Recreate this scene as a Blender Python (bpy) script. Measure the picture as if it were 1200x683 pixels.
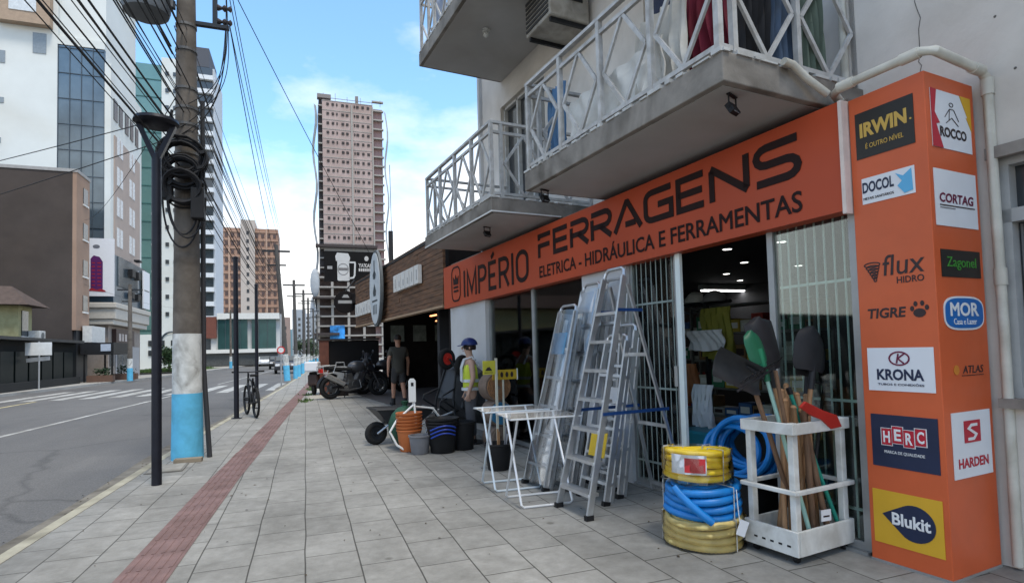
import bpy, bmesh, math, random
from mathutils import Vector, Matrix, Quaternion
rnd = random.Random(7)
PI = math.pi; rad = math.radians
for o in list(bpy.data.objects): bpy.data.objects.remove(o)
S = bpy.context.scene; COL = S.collection
# ---------------------------------------------------------------- camera, sky, sun, exposure
YAW, PITCH, ROLL, FPX, CAMH = .34688, .04306, -.02732, 671.5, 1.35
fw = Vector((math.sin(YAW)*math.cos(PITCH), math.cos(YAW)*math.cos(PITCH), math.sin(PITCH)))
rt = Vector((math.cos(YAW), -math.sin(YAW), 0)); up = rt.cross(fw)
c_, s_ = math.cos(ROLL), math.sin(ROLL)
R_ = c_*rt + s_*up; U_ = -s_*rt + c_*up
cd = bpy.data.cameras.new('camera'); cam = bpy.data.objects.new('camera', cd); COL.objects.link(cam)
cam.matrix_world = Matrix(((R_.x, U_.x, -fw.x, 0), (R_.y, U_.y, -fw.y, 0), (R_.z, U_.z, -fw.z, CAMH), (0, 0, 0, 1)))
cd.sensor_width = 36; cd.lens = 36*FPX/1200; cd.shift_y = 38.8/1200; cd.clip_start = .05; cd.clip_end = 6000
S.camera = cam
W = bpy.data.worlds.new('World'); S.world = W; W.use_nodes = True
nt = W.node_tree; N = nt.nodes; L = nt.links; N.clear()
SUN_EL, SUN_AZ = rad(66), rad(165)          # azimuth clockwise from +Y
sky = N.new('ShaderNodeTexSky'); sky.sky_type = 'NISHITA'; sky.sun_disc = False
sky.sun_elevation = SUN_EL; sky.sun_rotation = SUN_AZ; sky.air_density = 1.0; sky.dust_density = .6; sky.ozone_density = 2.0
tc = N.new('ShaderNodeTexCoord'); sep = N.new('ShaderNodeSeparateXYZ'); L.new(tc.outputs['Generated'], sep.inputs[0])
mp = N.new('ShaderNodeMapping'); mp.inputs['Scale'].default_value = (1, 1, 2.2); mp.inputs['Location'].default_value = (.35, .1, .0)
L.new(tc.outputs['Generated'], mp.inputs[0])
n1 = N.new('ShaderNodeTexNoise'); n1.inputs['Scale'].default_value = 2.6; n1.inputs['Detail'].default_value = 7; n1.inputs['Roughness'].default_value = .55
L.new(mp.outputs[0], n1.inputs['Vector'])
# more cloud towards the horizon
mr = N.new('ShaderNodeMapRange'); mr.inputs[1].default_value = .10; mr.inputs[2].default_value = .50; mr.inputs[3].default_value = .38; mr.inputs[4].default_value = -.17
L.new(sep.outputs[2], mr.inputs[0])
mr2 = N.new('ShaderNodeMapRange'); mr2.inputs[1].default_value = .60; mr2.inputs[2].default_value = .85; mr2.inputs[3].default_value = 0; mr2.inputs[4].default_value = .42   # cloudier overhead
L.new(sep.outputs[2], mr2.inputs[0])
a0 = N.new('ShaderNodeMath'); a0.operation = 'ADD'; L.new(mr.outputs[0], a0.inputs[0]); L.new(mr2.outputs[0], a0.inputs[1])
ad = N.new('ShaderNodeMath'); ad.operation = 'ADD'; L.new(n1.outputs[0], ad.inputs[0]); L.new(a0.outputs[0], ad.inputs[1])
cr = N.new('ShaderNodeValToRGB'); cr.color_ramp.elements[0].position = .47; cr.color_ramp.elements[1].position = .75
cr.color_ramp.elements[0].color = (0, 0, 0, 1); cr.color_ramp.elements[1].color = (.93, .93, .93, 1); L.new(ad.outputs[0], cr.inputs[0])
gm = N.new('ShaderNodeMixRGB'); gm.blend_type = 'MULTIPLY'; gm.inputs[0].default_value = 1; gm.inputs[2].default_value = (1.7, 2.08, 2.1, 1)
L.new(sky.outputs[0], gm.inputs[1])
mx = N.new('ShaderNodeMixRGB'); mx.inputs[2].default_value = (9.2, 9.0, 8.7, 1); L.new(cr.outputs[0], mx.inputs[0]); L.new(gm.outputs[0], mx.inputs[1])
bg = N.new('ShaderNodeBackground'); bg.inputs[1].default_value = .1; L.new(mx.outputs[0], bg.inputs[0])
wo = N.new('ShaderNodeOutputWorld'); L.new(bg.outputs[0], wo.inputs[0])
sl = bpy.data.lights.new('sun', 'SUN'); sl.energy = 1.8; sl.angle = rad(15); sl.color = (1, .93, .82)
so = bpy.data.objects.new('sun', sl); COL.objects.link(so)
sd = Vector((math.sin(SUN_AZ)*math.cos(SUN_EL), math.cos(SUN_AZ)*math.cos(SUN_EL), math.sin(SUN_EL)))
so.rotation_euler = sd.to_track_quat('Z', 'Y').to_euler()
vs = S.view_settings; vs.view_transform = 'Standard'; vs.look = 'None'; vs.exposure = .82; vs.gamma = 1; vs.use_curve_mapping = False
# ---------------------------------------------------------------- frames: F(s, n) runs along the shop front
FA = .1106; CF, SF = math.cos(FA), math.sin(FA)
def F(s, n, z=0): return Vector((n*CF - s*SF, n*SF + s*CF, z))
# ---------------------------------------------------------------- materials
MATS = {}
def m(name, col, rough=.7, metal=0, var=.12, scale=6, bump=0, bscale=40, spec=.3, stain=0, stretch=None, alpha=None):
    if name in MATS: return MATS[name]
    M = bpy.data.materials.new(name); M.use_nodes = True; t = M.node_tree; b = t.nodes['Principled BSDF']
    b.inputs['Roughness'].default_value = rough; b.inputs['Metallic'].default_value = metal; b.inputs['Specular IOR Level'].default_value = spec
    co = t.nodes.new('ShaderNodeTexCoord'); vec = co.outputs['Object']
    if stretch:
        mpp = t.nodes.new('ShaderNodeMapping'); mpp.inputs['Scale'].default_value = stretch; t.links.new(vec, mpp.inputs[0]); vec = mpp.outputs[0]
    if var > 0:
        nz = t.nodes.new('ShaderNodeTexNoise'); nz.inputs['Scale'].default_value = scale; nz.inputs['Detail'].default_value = 6; nz.inputs['Roughness'].default_value = .62
        t.links.new(vec, nz.inputs['Vector'])
        r = t.nodes.new('ShaderNodeValToRGB'); e = r.color_ramp.elements
        e[0].position = .3; e[1].position = .7
        lo = [max(0, c*(1-var)) for c in col]; hi = [min(1, c*(1+var)) for c in col]
        e[0].color = (*lo, 1); e[1].color = (*hi, 1); t.links.new(nz.outputs[0], r.inputs[0]); out = r.outputs[0]
        if stain:
            n2 = t.nodes.new('ShaderNodeTexNoise'); n2.inputs['Scale'].default_value = scale*.45; n2.inputs['Detail'].default_value = 8; n2.inputs['Distortion'].default_value = .8
            t.links.new(vec, n2.inputs['Vector'])
            r2 = t.nodes.new('ShaderNodeValToRGB'); r2.color_ramp.elements[0].position = .42; r2.color_ramp.elements[1].position = .68
            k = 1-stain; r2.color_ramp.elements[0].color = (1, 1, 1, 1); r2.color_ramp.elements[1].color = (k, k*.97, k*.93, 1); t.links.new(n2.outputs[0], r2.inputs[0])
            mm = t.nodes.new('ShaderNodeMixRGB'); mm.blend_type = 'MULTIPLY'; mm.inputs[0].default_value = 1
            t.links.new(out, mm.inputs[1]); t.links.new(r2.outputs[0], mm.inputs[2]); out = mm.outputs[0]
        t.links.new(out, b.inputs['Base Color'])
        rr = t.nodes.new('ShaderNodeMapRange'); rr.inputs[3].default_value = max(.03, rough-.1); rr.inputs[4].default_value = min(1, rough+.1)
        t.links.new(nz.outputs[0], rr.inputs[0]); t.links.new(rr.outputs[0], b.inputs['Roughness'])
    else: b.inputs['Base Color'].default_value = (*col, 1)
    if bump:
        nb = t.nodes.new('ShaderNodeTexNoise'); nb.inputs['Scale'].default_value = bscale; nb.inputs['Detail'].default_value = 4; t.links.new(vec, nb.inputs['Vector'])
        bp = t.nodes.new('ShaderNodeBump'); bp.inputs['Strength'].default_value = bump; bp.inputs['Distance'].default_value = .01
        t.links.new(nb.outputs[0], bp.inputs['Height']); t.links.new(bp.outputs[0], b.inputs['Normal'])
    if alpha is not None: b.inputs['Alpha'].default_value = alpha
    M['mat'] = 1; MATS[name] = M; return M
def glass(name, col, alpha, rough=.03):
    if name in MATS: return MATS[name]
    M = bpy.data.materials.new(name); M.use_nodes = True; t = M.node_tree; t.nodes.clear()
    o = t.nodes.new('ShaderNodeOutputMaterial'); tr = t.nodes.new('ShaderNodeBsdfTransparent'); tr.inputs[0].default_value = (*col, 1)
    gl = t.nodes.new('ShaderNodeBsdfGlossy'); gl.inputs['Roughness'].default_value = rough
    fr = t.nodes.new('ShaderNodeFresnel'); fr.inputs[0].default_value = 1.5
    a = t.nodes.new('ShaderNodeMath'); a.operation = 'ADD'; a.inputs[1].default_value = alpha; t.links.new(fr.outputs[0], a.inputs[0])
    x = t.nodes.new('ShaderNodeMixShader'); t.links.new(a.outputs[0], x.inputs[0]); t.links.new(tr.outputs[0], x.inputs[1]); t.links.new(gl.outputs[0], x.inputs[2]); t.links.new(x.outputs[0], o.inputs[0])
    MATS[name] = M; return M
def emis(name, col, st):
    M = bpy.data.materials.new(name); M.use_nodes = True; b = M.node_tree.nodes['Principled BSDF']
    b.inputs['Base Color'].default_value = (*col, 1); b.inputs['Emission Color'].default_value = (*col, 1); b.inputs['Emission Strength'].default_value = st; MATS[name] = M; return M
def nodes_of(name, col=(.5,.5,.5), rough=.8):
    M = bpy.data.materials.new(name); M.use_nodes = True; t = M.node_tree; b = t.nodes['Principled BSDF']; b.inputs['Roughness'].default_value = rough
    b.inputs['Base Color'].default_value = (*col, 1); MATS[name] = M
    return M, t, b, (lambda k: t.nodes.new('ShaderNode'+k)), t.links
# ---------------------------------------------------------------- mesh builder
class MB:
    def __init__(s, off=(0, 0, 0)): s.v = []; s.f = []; s.o = Vector(off)
    def add(s, vs, fs):
        k = len(s.v); s.v += [Vector(p) - s.o for p in vs]; s.f += [[i+k for i in f] for f in fs]; return s
    def box(s, x0, x1, y0, y1, z0, z1):
        return s.add([(x, y, z) for x in (x0, x1) for y in (y0, y1) for z in (z0, z1)], [(0,1,3,2),(4,6,7,5),(0,4,5,1),(2,3,7,6),(0,2,6,4),(1,5,7,3)])
    def cbox(s, c, h, M=None):
        ps = [Vector((x*h[0], y*h[1], z*h[2])) for x in (-1, 1) for y in (-1, 1) for z in (-1, 1)]
        if M is not None: ps = [M @ p for p in ps]
        return s.add([p + Vector(c) for p in ps], [(0,1,3,2),(4,6,7,5),(0,4,5,1),(2,3,7,6),(0,2,6,4),(1,5,7,3)])
    def bar(s, a, b, w, h, upv=(0, 0, 1)):
        a, b = Vector(a), Vector(b); d = (b-a); l = d.length; d.normalize(); u = Vector(upv)
        if abs(d.dot(u)) > .98: u = Vector((1, 0, 0)) if abs(d.x) < .9 else Vector((0, 1, 0))
        r = d.cross(u).normalized(); u = r.cross(d)
        return s.add([p + r*i*w/2 + u*j*h/2 for p in (a, b) for i, j in ((-1,-1),(1,-1),(1,1),(-1,1))], [(3,2,1,0),(4,5,6,7),(0,1,5,4),(1,2,6,5),(2,3,7,6),(3,0,4,7)])
    def tube(s, pts, r, n=8, closed=False, cap=True):
        pts = [Vector(p) for p in pts]; k = len(pts); rs = r if isinstance(r, (list, tuple)) else [r]*k
        ring = []; prev = None
        for i, p in enumerate(pts):
            if closed: d = pts[(i+1) % k] - pts[i-1]
            else: d = pts[min(i+1, k-1)] - pts[max(i-1, 0)]
            d = d.normalized() if d.length > 1e-9 else Vector((0, 0, 1))
            if prev is None:
                u = Vector((0, 0, 1)) if abs(d.z) < .9 else Vector((1, 0, 0)); x = d.cross(u).normalized()
            else: x = (prev - d*prev.dot(d)); x = x.normalized() if x.length > 1e-6 else d.cross(Vector((0,0,1))).normalized()
            prev = x; y = d.cross(x)
            ring.append([p + (x*math.cos(2*PI*j/n) + y*math.sin(2*PI*j/n))*rs[i] for j in range(n)])
        vs = [q for rg in ring for q in rg]; fs = []
        for i in range(k if closed else k-1):
            a = i*n; b = ((i+1) % k)*n
            fs += [(a+j, a+(j+1) % n, b+(j+1) % n, b+j) for j in range(n)]
        if cap and not closed: fs += [tuple(reversed(range(n))), tuple(range((k-1)*n, k*n))]
        return s.add(vs, fs)
    def lathe(s, prof, c=(0, 0, 0), n=20, axis='z', M=None, cap=False):
        vs = []; k = len(prof)
        for r, z in prof:
            for j in range(n):
                a = 2*PI*j/n; p = Vector((r*math.cos(a), r*math.sin(a), z))
                if axis == 'x': p = Vector((p.z, p.x, p.y))
                if axis == 'y': p = Vector((p.x, p.z, p.y))
                if M is not None: p = M @ p
                vs.append(p + Vector(c))
        fs = [(i*n+j, i*n+(j+1) % n, (i+1)*n+(j+1) % n, (i+1)*n+j) for i in range(k-1) for j in range(n)]
        if cap: fs += [tuple(reversed(range(n))), tuple(range((k-1)*n, k*n))]
        return s.add(vs, fs)
    def prism(s, poly, fn, t):       # poly 2-D, fn(u, v, w) -> point, thickness t
        k = len(poly); vs = [fn(u, v, 0) for u, v in poly] + [fn(u, v, t) for u, v in poly]
        return s.add(vs, [tuple(range(k)), tuple(reversed(range(k, 2*k)))] + [(i, i+k, (i+1) % k+k, (i+1) % k) for i in range(k)])
    def sphere(s, c, r, n=14, sc=(1, 1, 1), z0=-1, z1=1):
        k = max(6, n//2); prof = []
        for i in range(k+1):
            a = math.asin(z0) + (math.asin(z1)-math.asin(z0))*i/k; prof.append((max(.0005, math.cos(a)*r), math.sin(a)*r))
        vs = []; c = Vector(c)
        for q, z in prof:
            for j in range(n): a = 2*PI*j/n; vs.append(c + Vector((q*math.cos(a)*sc[0], q*math.sin(a)*sc[1], z*sc[2])))
        return s.add(vs, [(i*n+j, i*n+(j+1) % n, (i+1)*n+(j+1) % n, (i+1)*n+j) for i in range(k) for j in range(n)] + [tuple(reversed(range(n))), tuple(range(k*n, (k+1)*n))])
    def mesh(s, name, mat, smooth=False):
        me = bpy.data.meshes.new(name); me.from_pydata([tuple(v) for v in s.v], [], s.f)
        bm = bmesh.new(); bm.from_mesh(me); bmesh.ops.recalc_face_normals(bm, faces=bm.faces); bm.to_mesh(me); bm.free()
        if mat: me.materials.append(mat)
        if smooth:
            for p in me.polygons: p.use_smooth = True
            try: me.set_sharp_from_angle(angle=rad(40))
            except Exception: pass
        return me
    def build(s, name, mat, parent=None, smooth=False, bevel=0, loc=None, rz=0):
        o = bpy.data.objects.new(name, s.mesh(name, mat, smooth)); COL.objects.link(o)
        if parent: o.parent = parent
        if loc is not None: o.location = loc
        o.rotation_euler.z = rz
        if bevel:
            b = o.modifiers.new('Bevel', 'BEVEL'); b.width = bevel; b.segments = 2; b.limit_method = 'ANGLE'; b.angle_limit = rad(35)
        return o
def tag(o, label=None, cat=None, group=None, kind=None):
    if label: o['label'] = label
    if cat: o['category'] = cat
    if group: o['group'] = group
    if kind: o['kind'] = kind
    return o
def thing(name, label, cat, loc=(0, 0, 0), rz=0, group=None):
    o = bpy.data.objects.new(name, None); COL.objects.link(o); o.location = loc; o.rotation_euler.z = rz; o.empty_display_size = .1
    return tag(o, label, cat, group)
def kids(o): return [c for c in o.children]
def copy_tree(o, loc=None, rz=None, label=None, parent=None):
    c = o.copy(); COL.objects.link(c)
    if parent: c.parent = parent
    if loc is not None: c.location = loc
    if rz is not None: c.rotation_euler.z = rz
    if label: c['label'] = label
    for ch in kids(o): copy_tree(ch, parent=c)
    return c
def windows(root, name, mat, boxes, off=(0, 0, 0), sub=None):   # each window its own part, past 100 one stuff part
    for i, b in enumerate(boxes[:99]):
        c = ((b[0]+b[1])/2, (b[2]+b[3])/2, (b[4]+b[5])/2)
        o = MB(c).box(*b).build(name, mat, root, loc=Vector(c)-Vector(off))
        if sub: sub(o, b, c)
    if len(boxes) > 99:
        q = MB(off)
        for b in boxes[99:]: q.box(*b)
        tag(q.build(name, mat, root), kind='stuff')
def text_mesh(txt, size, fn, t=.004, bold=0, squeeze=1, align='CENTER', shear=0, space=1):
    """glyph outlines laid on a surface: fn(u, v, w) -> point; u runs right, v up, origin at the text's centre"""
    cu = bpy.data.curves.new('t', 'FONT'); cu.body = txt; cu.size = size; cu.align_x = 'LEFT'; cu.bevel_depth = bold*size; cu.bevel_resolution = 0; cu.extrude = 0; cu.resolution_u = 3; cu.shear = shear; cu.space_character = space
    o = bpy.data.objects.new('t', cu); COL.objects.link(o); bpy.context.view_layer.update()
    dg = bpy.context.evaluated_depsgraph_get(); me = bpy.data.meshes.new_from_object(o.evaluated_get(dg))
    bpy.data.objects.remove(o); bpy.data.curves.remove(cu)
    bm = bmesh.new(); bm.from_mesh(me); bmesh.ops.remove_doubles(bm, verts=bm.verts, dist=1e-6)
    if bold:
        for v in bm.verts: v.co.z = t*(v.co.z+bold*size)/(2*bold*size)
    else:
        for e in bmesh.ops.extrude_face_region(bm, geom=bm.faces[:])['geom']:
            if isinstance(e, bmesh.types.BMVert): e.co.z = t
    xs = [v.co.x for v in bm.verts]; ys = [v.co.y for v in bm.verts]; cx, cy = (min(xs)+max(xs))/2, (min(ys)+max(ys))/2
    w = (max(xs)-min(xs))
    k = squeeze if squeeze < 10 else 1
    q = MB(); bm.verts.index_update()
    q.v = [Vector(fn((v.co.x-cx)*k, v.co.y-cy, v.co.z)) for v in bm.verts]; q.f = [[v.index for v in f.verts] for f in bm.faces]
    bm.free(); bpy.data.meshes.remove(me); q.w = w*k; return q
def text_fit(txt, w, h, fn, **k):
    """text scaled to a box w x h"""
    q0 = text_mesh(txt, 1, lambda u, v, z: Vector((u, v, z)), **k)
    xs = [v.x for v in q0.v]; ys = [v.y for v in q0.v]; sx = w/(max(xs)-min(xs)); sy = h/(max(ys)-min(ys))
    q0.v = [Vector(fn(v.x*sx, v.y*sy, v.z)) for v in q0.v]; return q0
def ribbon(q, pts, w, fn, t=.004, wv=None):
    """flat stroke of width w along a 2-D polyline with mitred corners"""
    P = []
    for p in pts:
        p = Vector((p[0], p[1]))
        if not P or (p-P[-1]).length > 1e-4: P.append(p)
    k = len(P); L_, R2 = [], []
    closed = (P[0]-P[-1]).length < 1e-6
    if closed: P = P[:-1]; k -= 1
    for i in range(k):
        if closed: a, b = P[i]-P[i-1], P[(i+1) % k]-P[i]
        else: a = P[i]-P[i-1] if i else P[1]-P[0]; b = P[i+1]-P[i] if i < k-1 else a
        a = a.normalized(); b = b.normalized(); n1_ = Vector((-a.y, a.x)); n2_ = Vector((-b.y, b.x)); mth = (n1_+n2_)
        if mth.length < .3: mth = n1_
        mth.normalize(); l = w/2/max(.5, mth.dot(n1_)); L_.append(P[i]+mth*l); R2.append(P[i]-mth*l)
    rng = range(k if closed else k-1)
    for i in rng:
        j = (i+1) % k; poly = [L_[i], R2[i], R2[j], L_[j]]
        q.prism([(p.x, p.y) for p in poly], fn, t)
def skin(name, nodes, edges, mat, parent, root=0, sub=2):
    me = bpy.data.meshes.new(name); me.from_pydata([n[0] for n in nodes], edges, [])
    o = bpy.data.objects.new(name, me); COL.objects.link(o); o.parent = parent
    sk = o.modifiers.new('Skin', 'SKIN'); sk.use_smooth_shade = True
    for i, n in enumerate(nodes):
        d = me.skin_vertices[0].data[i]; r = n[1]; d.radius = r if isinstance(r, tuple) else (r, r); d.use_root = (i == root)
    ss = o.modifiers.new('Sub', 'SUBSURF'); ss.levels = sub; ss.render_levels = sub
    me.materials.append(mat); return o
def leaves(c, r, n, size, seed, flat=1.0):
    g = random.Random(seed); q = MB()
    blobs = [(Vector((g.uniform(-.6, .6)*r[0], g.uniform(-.6, .6)*r[1], g.uniform(-.5, .6)*r[2])), g.uniform(.4, .65)) for _ in range(9)]
    for _ in range(n):
        b, k = g.choice(blobs); d = Vector((g.gauss(0, 1), g.gauss(0, 1), g.gauss(0, 1))).normalized()*(g.random()**.4)
        p = Vector(c) + b + Vector((d.x*r[0], d.y*r[1], d.z*r[2]))*k
        a = Vector((g.gauss(0, 1), g.gauss(0, 1), g.gauss(0, .7))).normalized(); e = a.cross(Vector((g.gauss(0, 1), g.gauss(0, 1), g.gauss(0, 1)))).normalized(); z = size*g.uniform(.6, 1.3)
        q.add([p-a*z, p+e*z*.5, p+a*z, p-e*z*.5], [(0, 1, 2, 3)])
    return q
# common paints
white_m = m('white_paint', (.62, .62, .60), .5, var=.08); dwhite = m('dirty_white_paint', (.50, .50, .48), .55, var=.15, stain=.25, scale=9)
black_m = m('black_plastic', (.014, .014, .015), .55, var=.2, spec=.2); rubber = m('rubber', (.015, .015, .015), .85, spec=.2); alu = m('aluminium', (.58, .59, .60), .36, .85, var=.08, scale=12)
steel = m('galvanised_steel', (.42, .43, .44), .42, .8); darkmetal = m('dark_metal', (.025, .027, .03), .45, .5); wood_h = m('handle_wood', (.28, .155, .075), .6, var=.25, stretch=(6, 6, 1), scale=8)
orange_m = m('orange_vinyl', (.55, .105, .035), .36, var=.09, scale=2.2, stain=.13, bump=.3, bscale=2.2); grey_m = m('grey_plastic', (.16, .16, .17), .5)
blue_m = m('blue_plastic', (.012, .10, .50), .4, var=.1); yel_m = m('yellow_plastic', (.66, .43, .03), .42, var=.08); red_m = m('red_paint', (.48, .025, .02), .4)
green_m = m('green_plastic', (.012, .16, .075), .42); black_v = m('black_vinyl', (.022, .012, .012), .6, var=.1, spec=.12); cable_m = m('cable_rubber', (.014, .014, .016), .7)
# ================================================================ SETTING
KP = [(-2.35, -10), (-2.15, 2), (-2.05, 5.13), (-1.89, 9.79), (-1.56, 15.7), (-.96, 26.3), (-.18, 44), (.94, 72), (3, 120), (8, 240)]
def interp(P, y):
    for (x0, y0), (x1, y1) in zip(P, P[1:]):
        if y <= y1: return x0+(x1-x0)*(y-y0)/(y1-y0)
    return P[-1][0]
def kx(y): return interp(KP, y)
FK = [(-13.2, -10), (-12.6, 30), (-10.0, 63), (-8.2, 100), (-4, 240)]
YS = [-10, -4, 2, 3.5, 5, 7, 9, 11, 13, 15.7, 18, 21, 24, 27, 30, 34, 38, 44, 50, 58, 66, 72, 82, 95, 110, 140, 180, 240]
def strip(q, fa_, fb_, z, ys=YS):
    for a, b in zip(ys, ys[1:]): q.add([(fa_(a), a, z), (fb_(a), a, z), (fb_(b), b, z), (fa_(b), b, z)], [(0, 1, 2, 3)])
    return q
g_m = m('ground_soil', (.13, .13, .11), .95, var=.2, scale=.2)
tag(MB().add([(-3000, -300, -.18), (3000, -300, -.18), (3000, 4000, -.18), (-3000, 4000, -.18)], [(0, 1, 2, 3)]).build('ground', g_m), kind='structure')
# asphalt
M, t, b, nd, lk = nodes_of('asphalt', rough=.85)
co = nd('TexCoord'); a1 = nd('TexNoise'); a1.inputs['Scale'].default_value = .22; a1.inputs['Detail'].default_value = 9; a1.inputs['Roughness'].default_value = .65
mpa = nd('Mapping'); mpa.inputs['Scale'].default_value = (1.6, .35, 1); lk.new(co.outputs['Object'], mpa.inputs[0]); lk.new(mpa.outputs[0], a1.inputs['Vector'])
a2 = nd('TexNoise'); a2.inputs['Scale'].default_value = 60; a2.inputs['Detail'].default_value = 3; lk.new(co.outputs['Object'], a2.inputs['Vector'])
r1 = nd('ValToRGB'); r1.color_ramp.elements[0].position = .3; r1.color_ramp.elements[1].position = .72; r1.color_ramp.elements[0].color = (.070, .069, .070, 1); r1.color_ramp.elements[1].color = (.130, .126, .122, 1); lk.new(a1.outputs[0], r1.inputs[0])
r2 = nd('ValToRGB'); r2.color_ramp.elements[0].color = (.75, .75, .75, 1); r2.color_ramp.elements[1].color = (1.2, 1.2, 1.2, 1); r2.color_ramp.elements[0].position = .35; r2.color_ramp.elements[1].position = .65; lk.new(a2.outputs[0], r2.inputs[0])
mmx = nd('MixRGB'); mmx.blend_type = 'MULTIPLY'; mmx.inputs[0].default_value = 1; lk.new(r1.outputs[0], mmx.inputs[1]); lk.new(r2.outputs[0], mmx.inputs[2]); 
cv = nd('TexVoronoi'); cv.feature = 'DISTANCE_TO_EDGE'; cv.inputs['Scale'].default_value = .33
cn = nd('TexNoise'); cn.inputs['Scale'].default_value = 1.3; cn.inputs['Detail'].default_value = 6; lk.new(co.outputs['Object'], cn.inputs['Vector'])
ca = nd('MixRGB'); ca.inputs[0].default_value = .38; lk.new(co.outputs['Object'], ca.inputs[1]); lk.new(cn.outputs[1], ca.inputs[2]); lk.new(ca.outputs[0], cv.inputs['Vector'])
cr_ = nd('ValToRGB'); cr_.color_ramp.elements[0].position = .0; cr_.color_ramp.elements[1].position = .012; cr_.color_ramp.elements[0].color = (.68, .68, .68, 1); cr_.color_ramp.elements[1].color = (1, 1, 1, 1); lk.new(cv.outputs['Distance'], cr_.inputs[0])
cp = nd('TexVoronoi'); cp.inputs['Scale'].default_value = .16; lk.new(co.outputs['Object'], cp.inputs['Vector']); cpr = nd('ValToRGB'); cpr.color_ramp.elements[0].color = (.82, .82, .82, 1); cpr.color_ramp.elements[1].color = (1.1, 1.09, 1.07, 1); lk.new(cp.outputs['Color'], cpr.inputs[0])
c1_ = nd('MixRGB'); c1_.blend_type = 'MULTIPLY'; c1_.inputs[0].default_value = 1; lk.new(mmx.outputs[0], c1_.inputs[1]); lk.new(cr_.outputs[0], c1_.inputs[2])
c2_ = nd('MixRGB'); c2_.blend_type = 'MULTIPLY'; c2_.inputs[0].default_value = .6; lk.new(c1_.outputs[0], c2_.inputs[1]); lk.new(cpr.outputs[0], c2_.inputs[2]); lk.new(c2_.outputs[0], b.inputs['Base Color'])
bmp = nd('Bump'); bmp.inputs['Strength'].default_value = .35; bmp.inputs['Distance'].default_value = .01; lk.new(a2.outputs[0], bmp.inputs['Height']); lk.new(bmp.outputs[0], b.inputs['Normal'])
tag(strip(MB(), lambda y: -60, lambda y: kx(y)+.02, -.12).build('road', MATS['asphalt']), kind='structure')
# paving: rows of concrete slabs along the street
M, t, b, nd, lk = nodes_of('paving', rough=.8)
co = nd('TexCoord'); sp = nd('SeparateXYZ'); cb = nd('CombineXYZ'); lk.new(co.outputs['Object'], sp.inputs[0])
wob = nd('TexNoise'); wob.inputs['Scale'].default_value = .9; lk.new(co.outputs['Object'], wob.inputs['Vector'])
wm = nd('Math'); wm.operation = 'MULTIPLY_ADD'; wm.inputs[1].default_value = .03; lk.new(wob.outputs[0], wm.inputs[0]); lk.new(sp.outputs[0], wm.inputs[2])
lk.new(sp.outputs[1], cb.inputs[0]); lk.new(wm.outputs[0], cb.inputs[1])
br = nd('TexBrick'); br.offset = .37; br.offset_frequency = 2; br.inputs['Scale'].default_value = 1; br.inputs['Mortar Size'].default_value = .005; br.inputs['Mortar Smooth'].default_value = .15
br.inputs['Brick Width'].default_value = .48; br.inputs['Row Height'].default_value = .335; br.inputs['Bias'].default_value = 0
br.inputs['Color1'].default_value = (.215, .210, .200, 1); br.inputs['Color2'].default_value = (.258, .252, .240, 1); br.inputs['Mortar'].default_value = (.06, .057, .05, 1); lk.new(cb.outputs[0], br.inputs['Vector'])
s1 = nd('TexNoise'); s1.inputs['Scale'].default_value = 1.1; s1.inputs['Detail'].default_value = 9; s1.inputs['Roughness'].default_value = .66; s1.inputs['Distortion'].default_value = .4; lk.new(co.outputs['Object'], s1.inputs['Vector'])
r1 = nd('ValToRGB'); e = r1.color_ramp.elements; e[0].position = .30; e[1].position = .70; e[0].color = (.66, .66, .64, 1); e[1].color = (1.15, 1.16, 1.15, 1); lk.new(s1.outputs[0], r1.inputs[0])
s3 = nd('TexNoise'); s3.inputs['Scale'].default_value = 9; s3.inputs['Detail'].default_value = 7; s3.inputs['Roughness'].default_value = .7; lk.new(co.outputs['Object'], s3.inputs['Vector'])
r3 = nd('ValToRGB'); e = r3.color_ramp.elements; e[0].position = .30; e[1].position = .72; e[0].color = (.78, .77, .75, 1); e[1].color = (1.15, 1.15, 1.14, 1); lk.new(s3.outputs[0], r3.inputs[0])
# dark spots (gum, oil)
vo = nd('TexVoronoi'); vo.inputs['Scale'].default_value = 1.5; lk.new(co.outputs['Object'], vo.inputs['Vector']); rv = nd('ValToRGB'); e = rv.color_ramp.elements; e[0].position = .035; e[1].position = .06; e[0].color = (.55, .54, .52, 1); e[1].color = (1, 1, 1, 1); lk.new(vo.outputs[0], rv.inputs[0])
prev = br.outputs[0]
for r_ in (r1, r3, rv):
    x = nd('MixRGB'); x.blend_type = 'MULTIPLY'; x.inputs[0].default_value = 1; lk.new(prev, x.inputs[1]); lk.new(r_.outputs[0], x.inputs[2]); prev = x.outputs[0]
lk.new(prev, b.inputs['Base Color'])
s2 = nd('TexNoise'); s2.inputs['Scale'].default_value = 45; s2.inputs['Detail'].default_value = 4; lk.new(co.outputs['Object'], s2.inputs['Vector'])
mh = nd('Math'); mh.operation = 'MULTIPLY_ADD'; mh.inputs[1].default_value = -2.5; lk.new(br.outputs[1], mh.inputs[0]); lk.new(s2.outputs[0], mh.inputs[2])
bmp = nd('Bump'); bmp.inputs['Strength'].default_value = .4; bmp.inputs['Distance'].default_value = .006; lk.new(mh.outputs[0], bmp.inputs['Height']); lk.new(bmp.outputs[0], b.inputs['Normal'])
tag(strip(MB(), lambda y: kx(y)+.10, lambda y: 70, 0).build('pavement', MATS['paving']), kind='structure')
q = MB()
for a, c in zip(YS, YS[1:]):
    q.add([(kx(a), a, -.16), (kx(c), c, -.16), (kx(c)+.01, c, .004), (kx(a)+.01, a, .004), (kx(c)+.11, c, .004), (kx(a)+.11, a, .004), (kx(a)+.11, a, -.16), (kx(c)+.11, c, -.16)], [(0, 1, 2, 3), (3, 2, 4, 5), (5, 4, 7, 6)])
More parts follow.
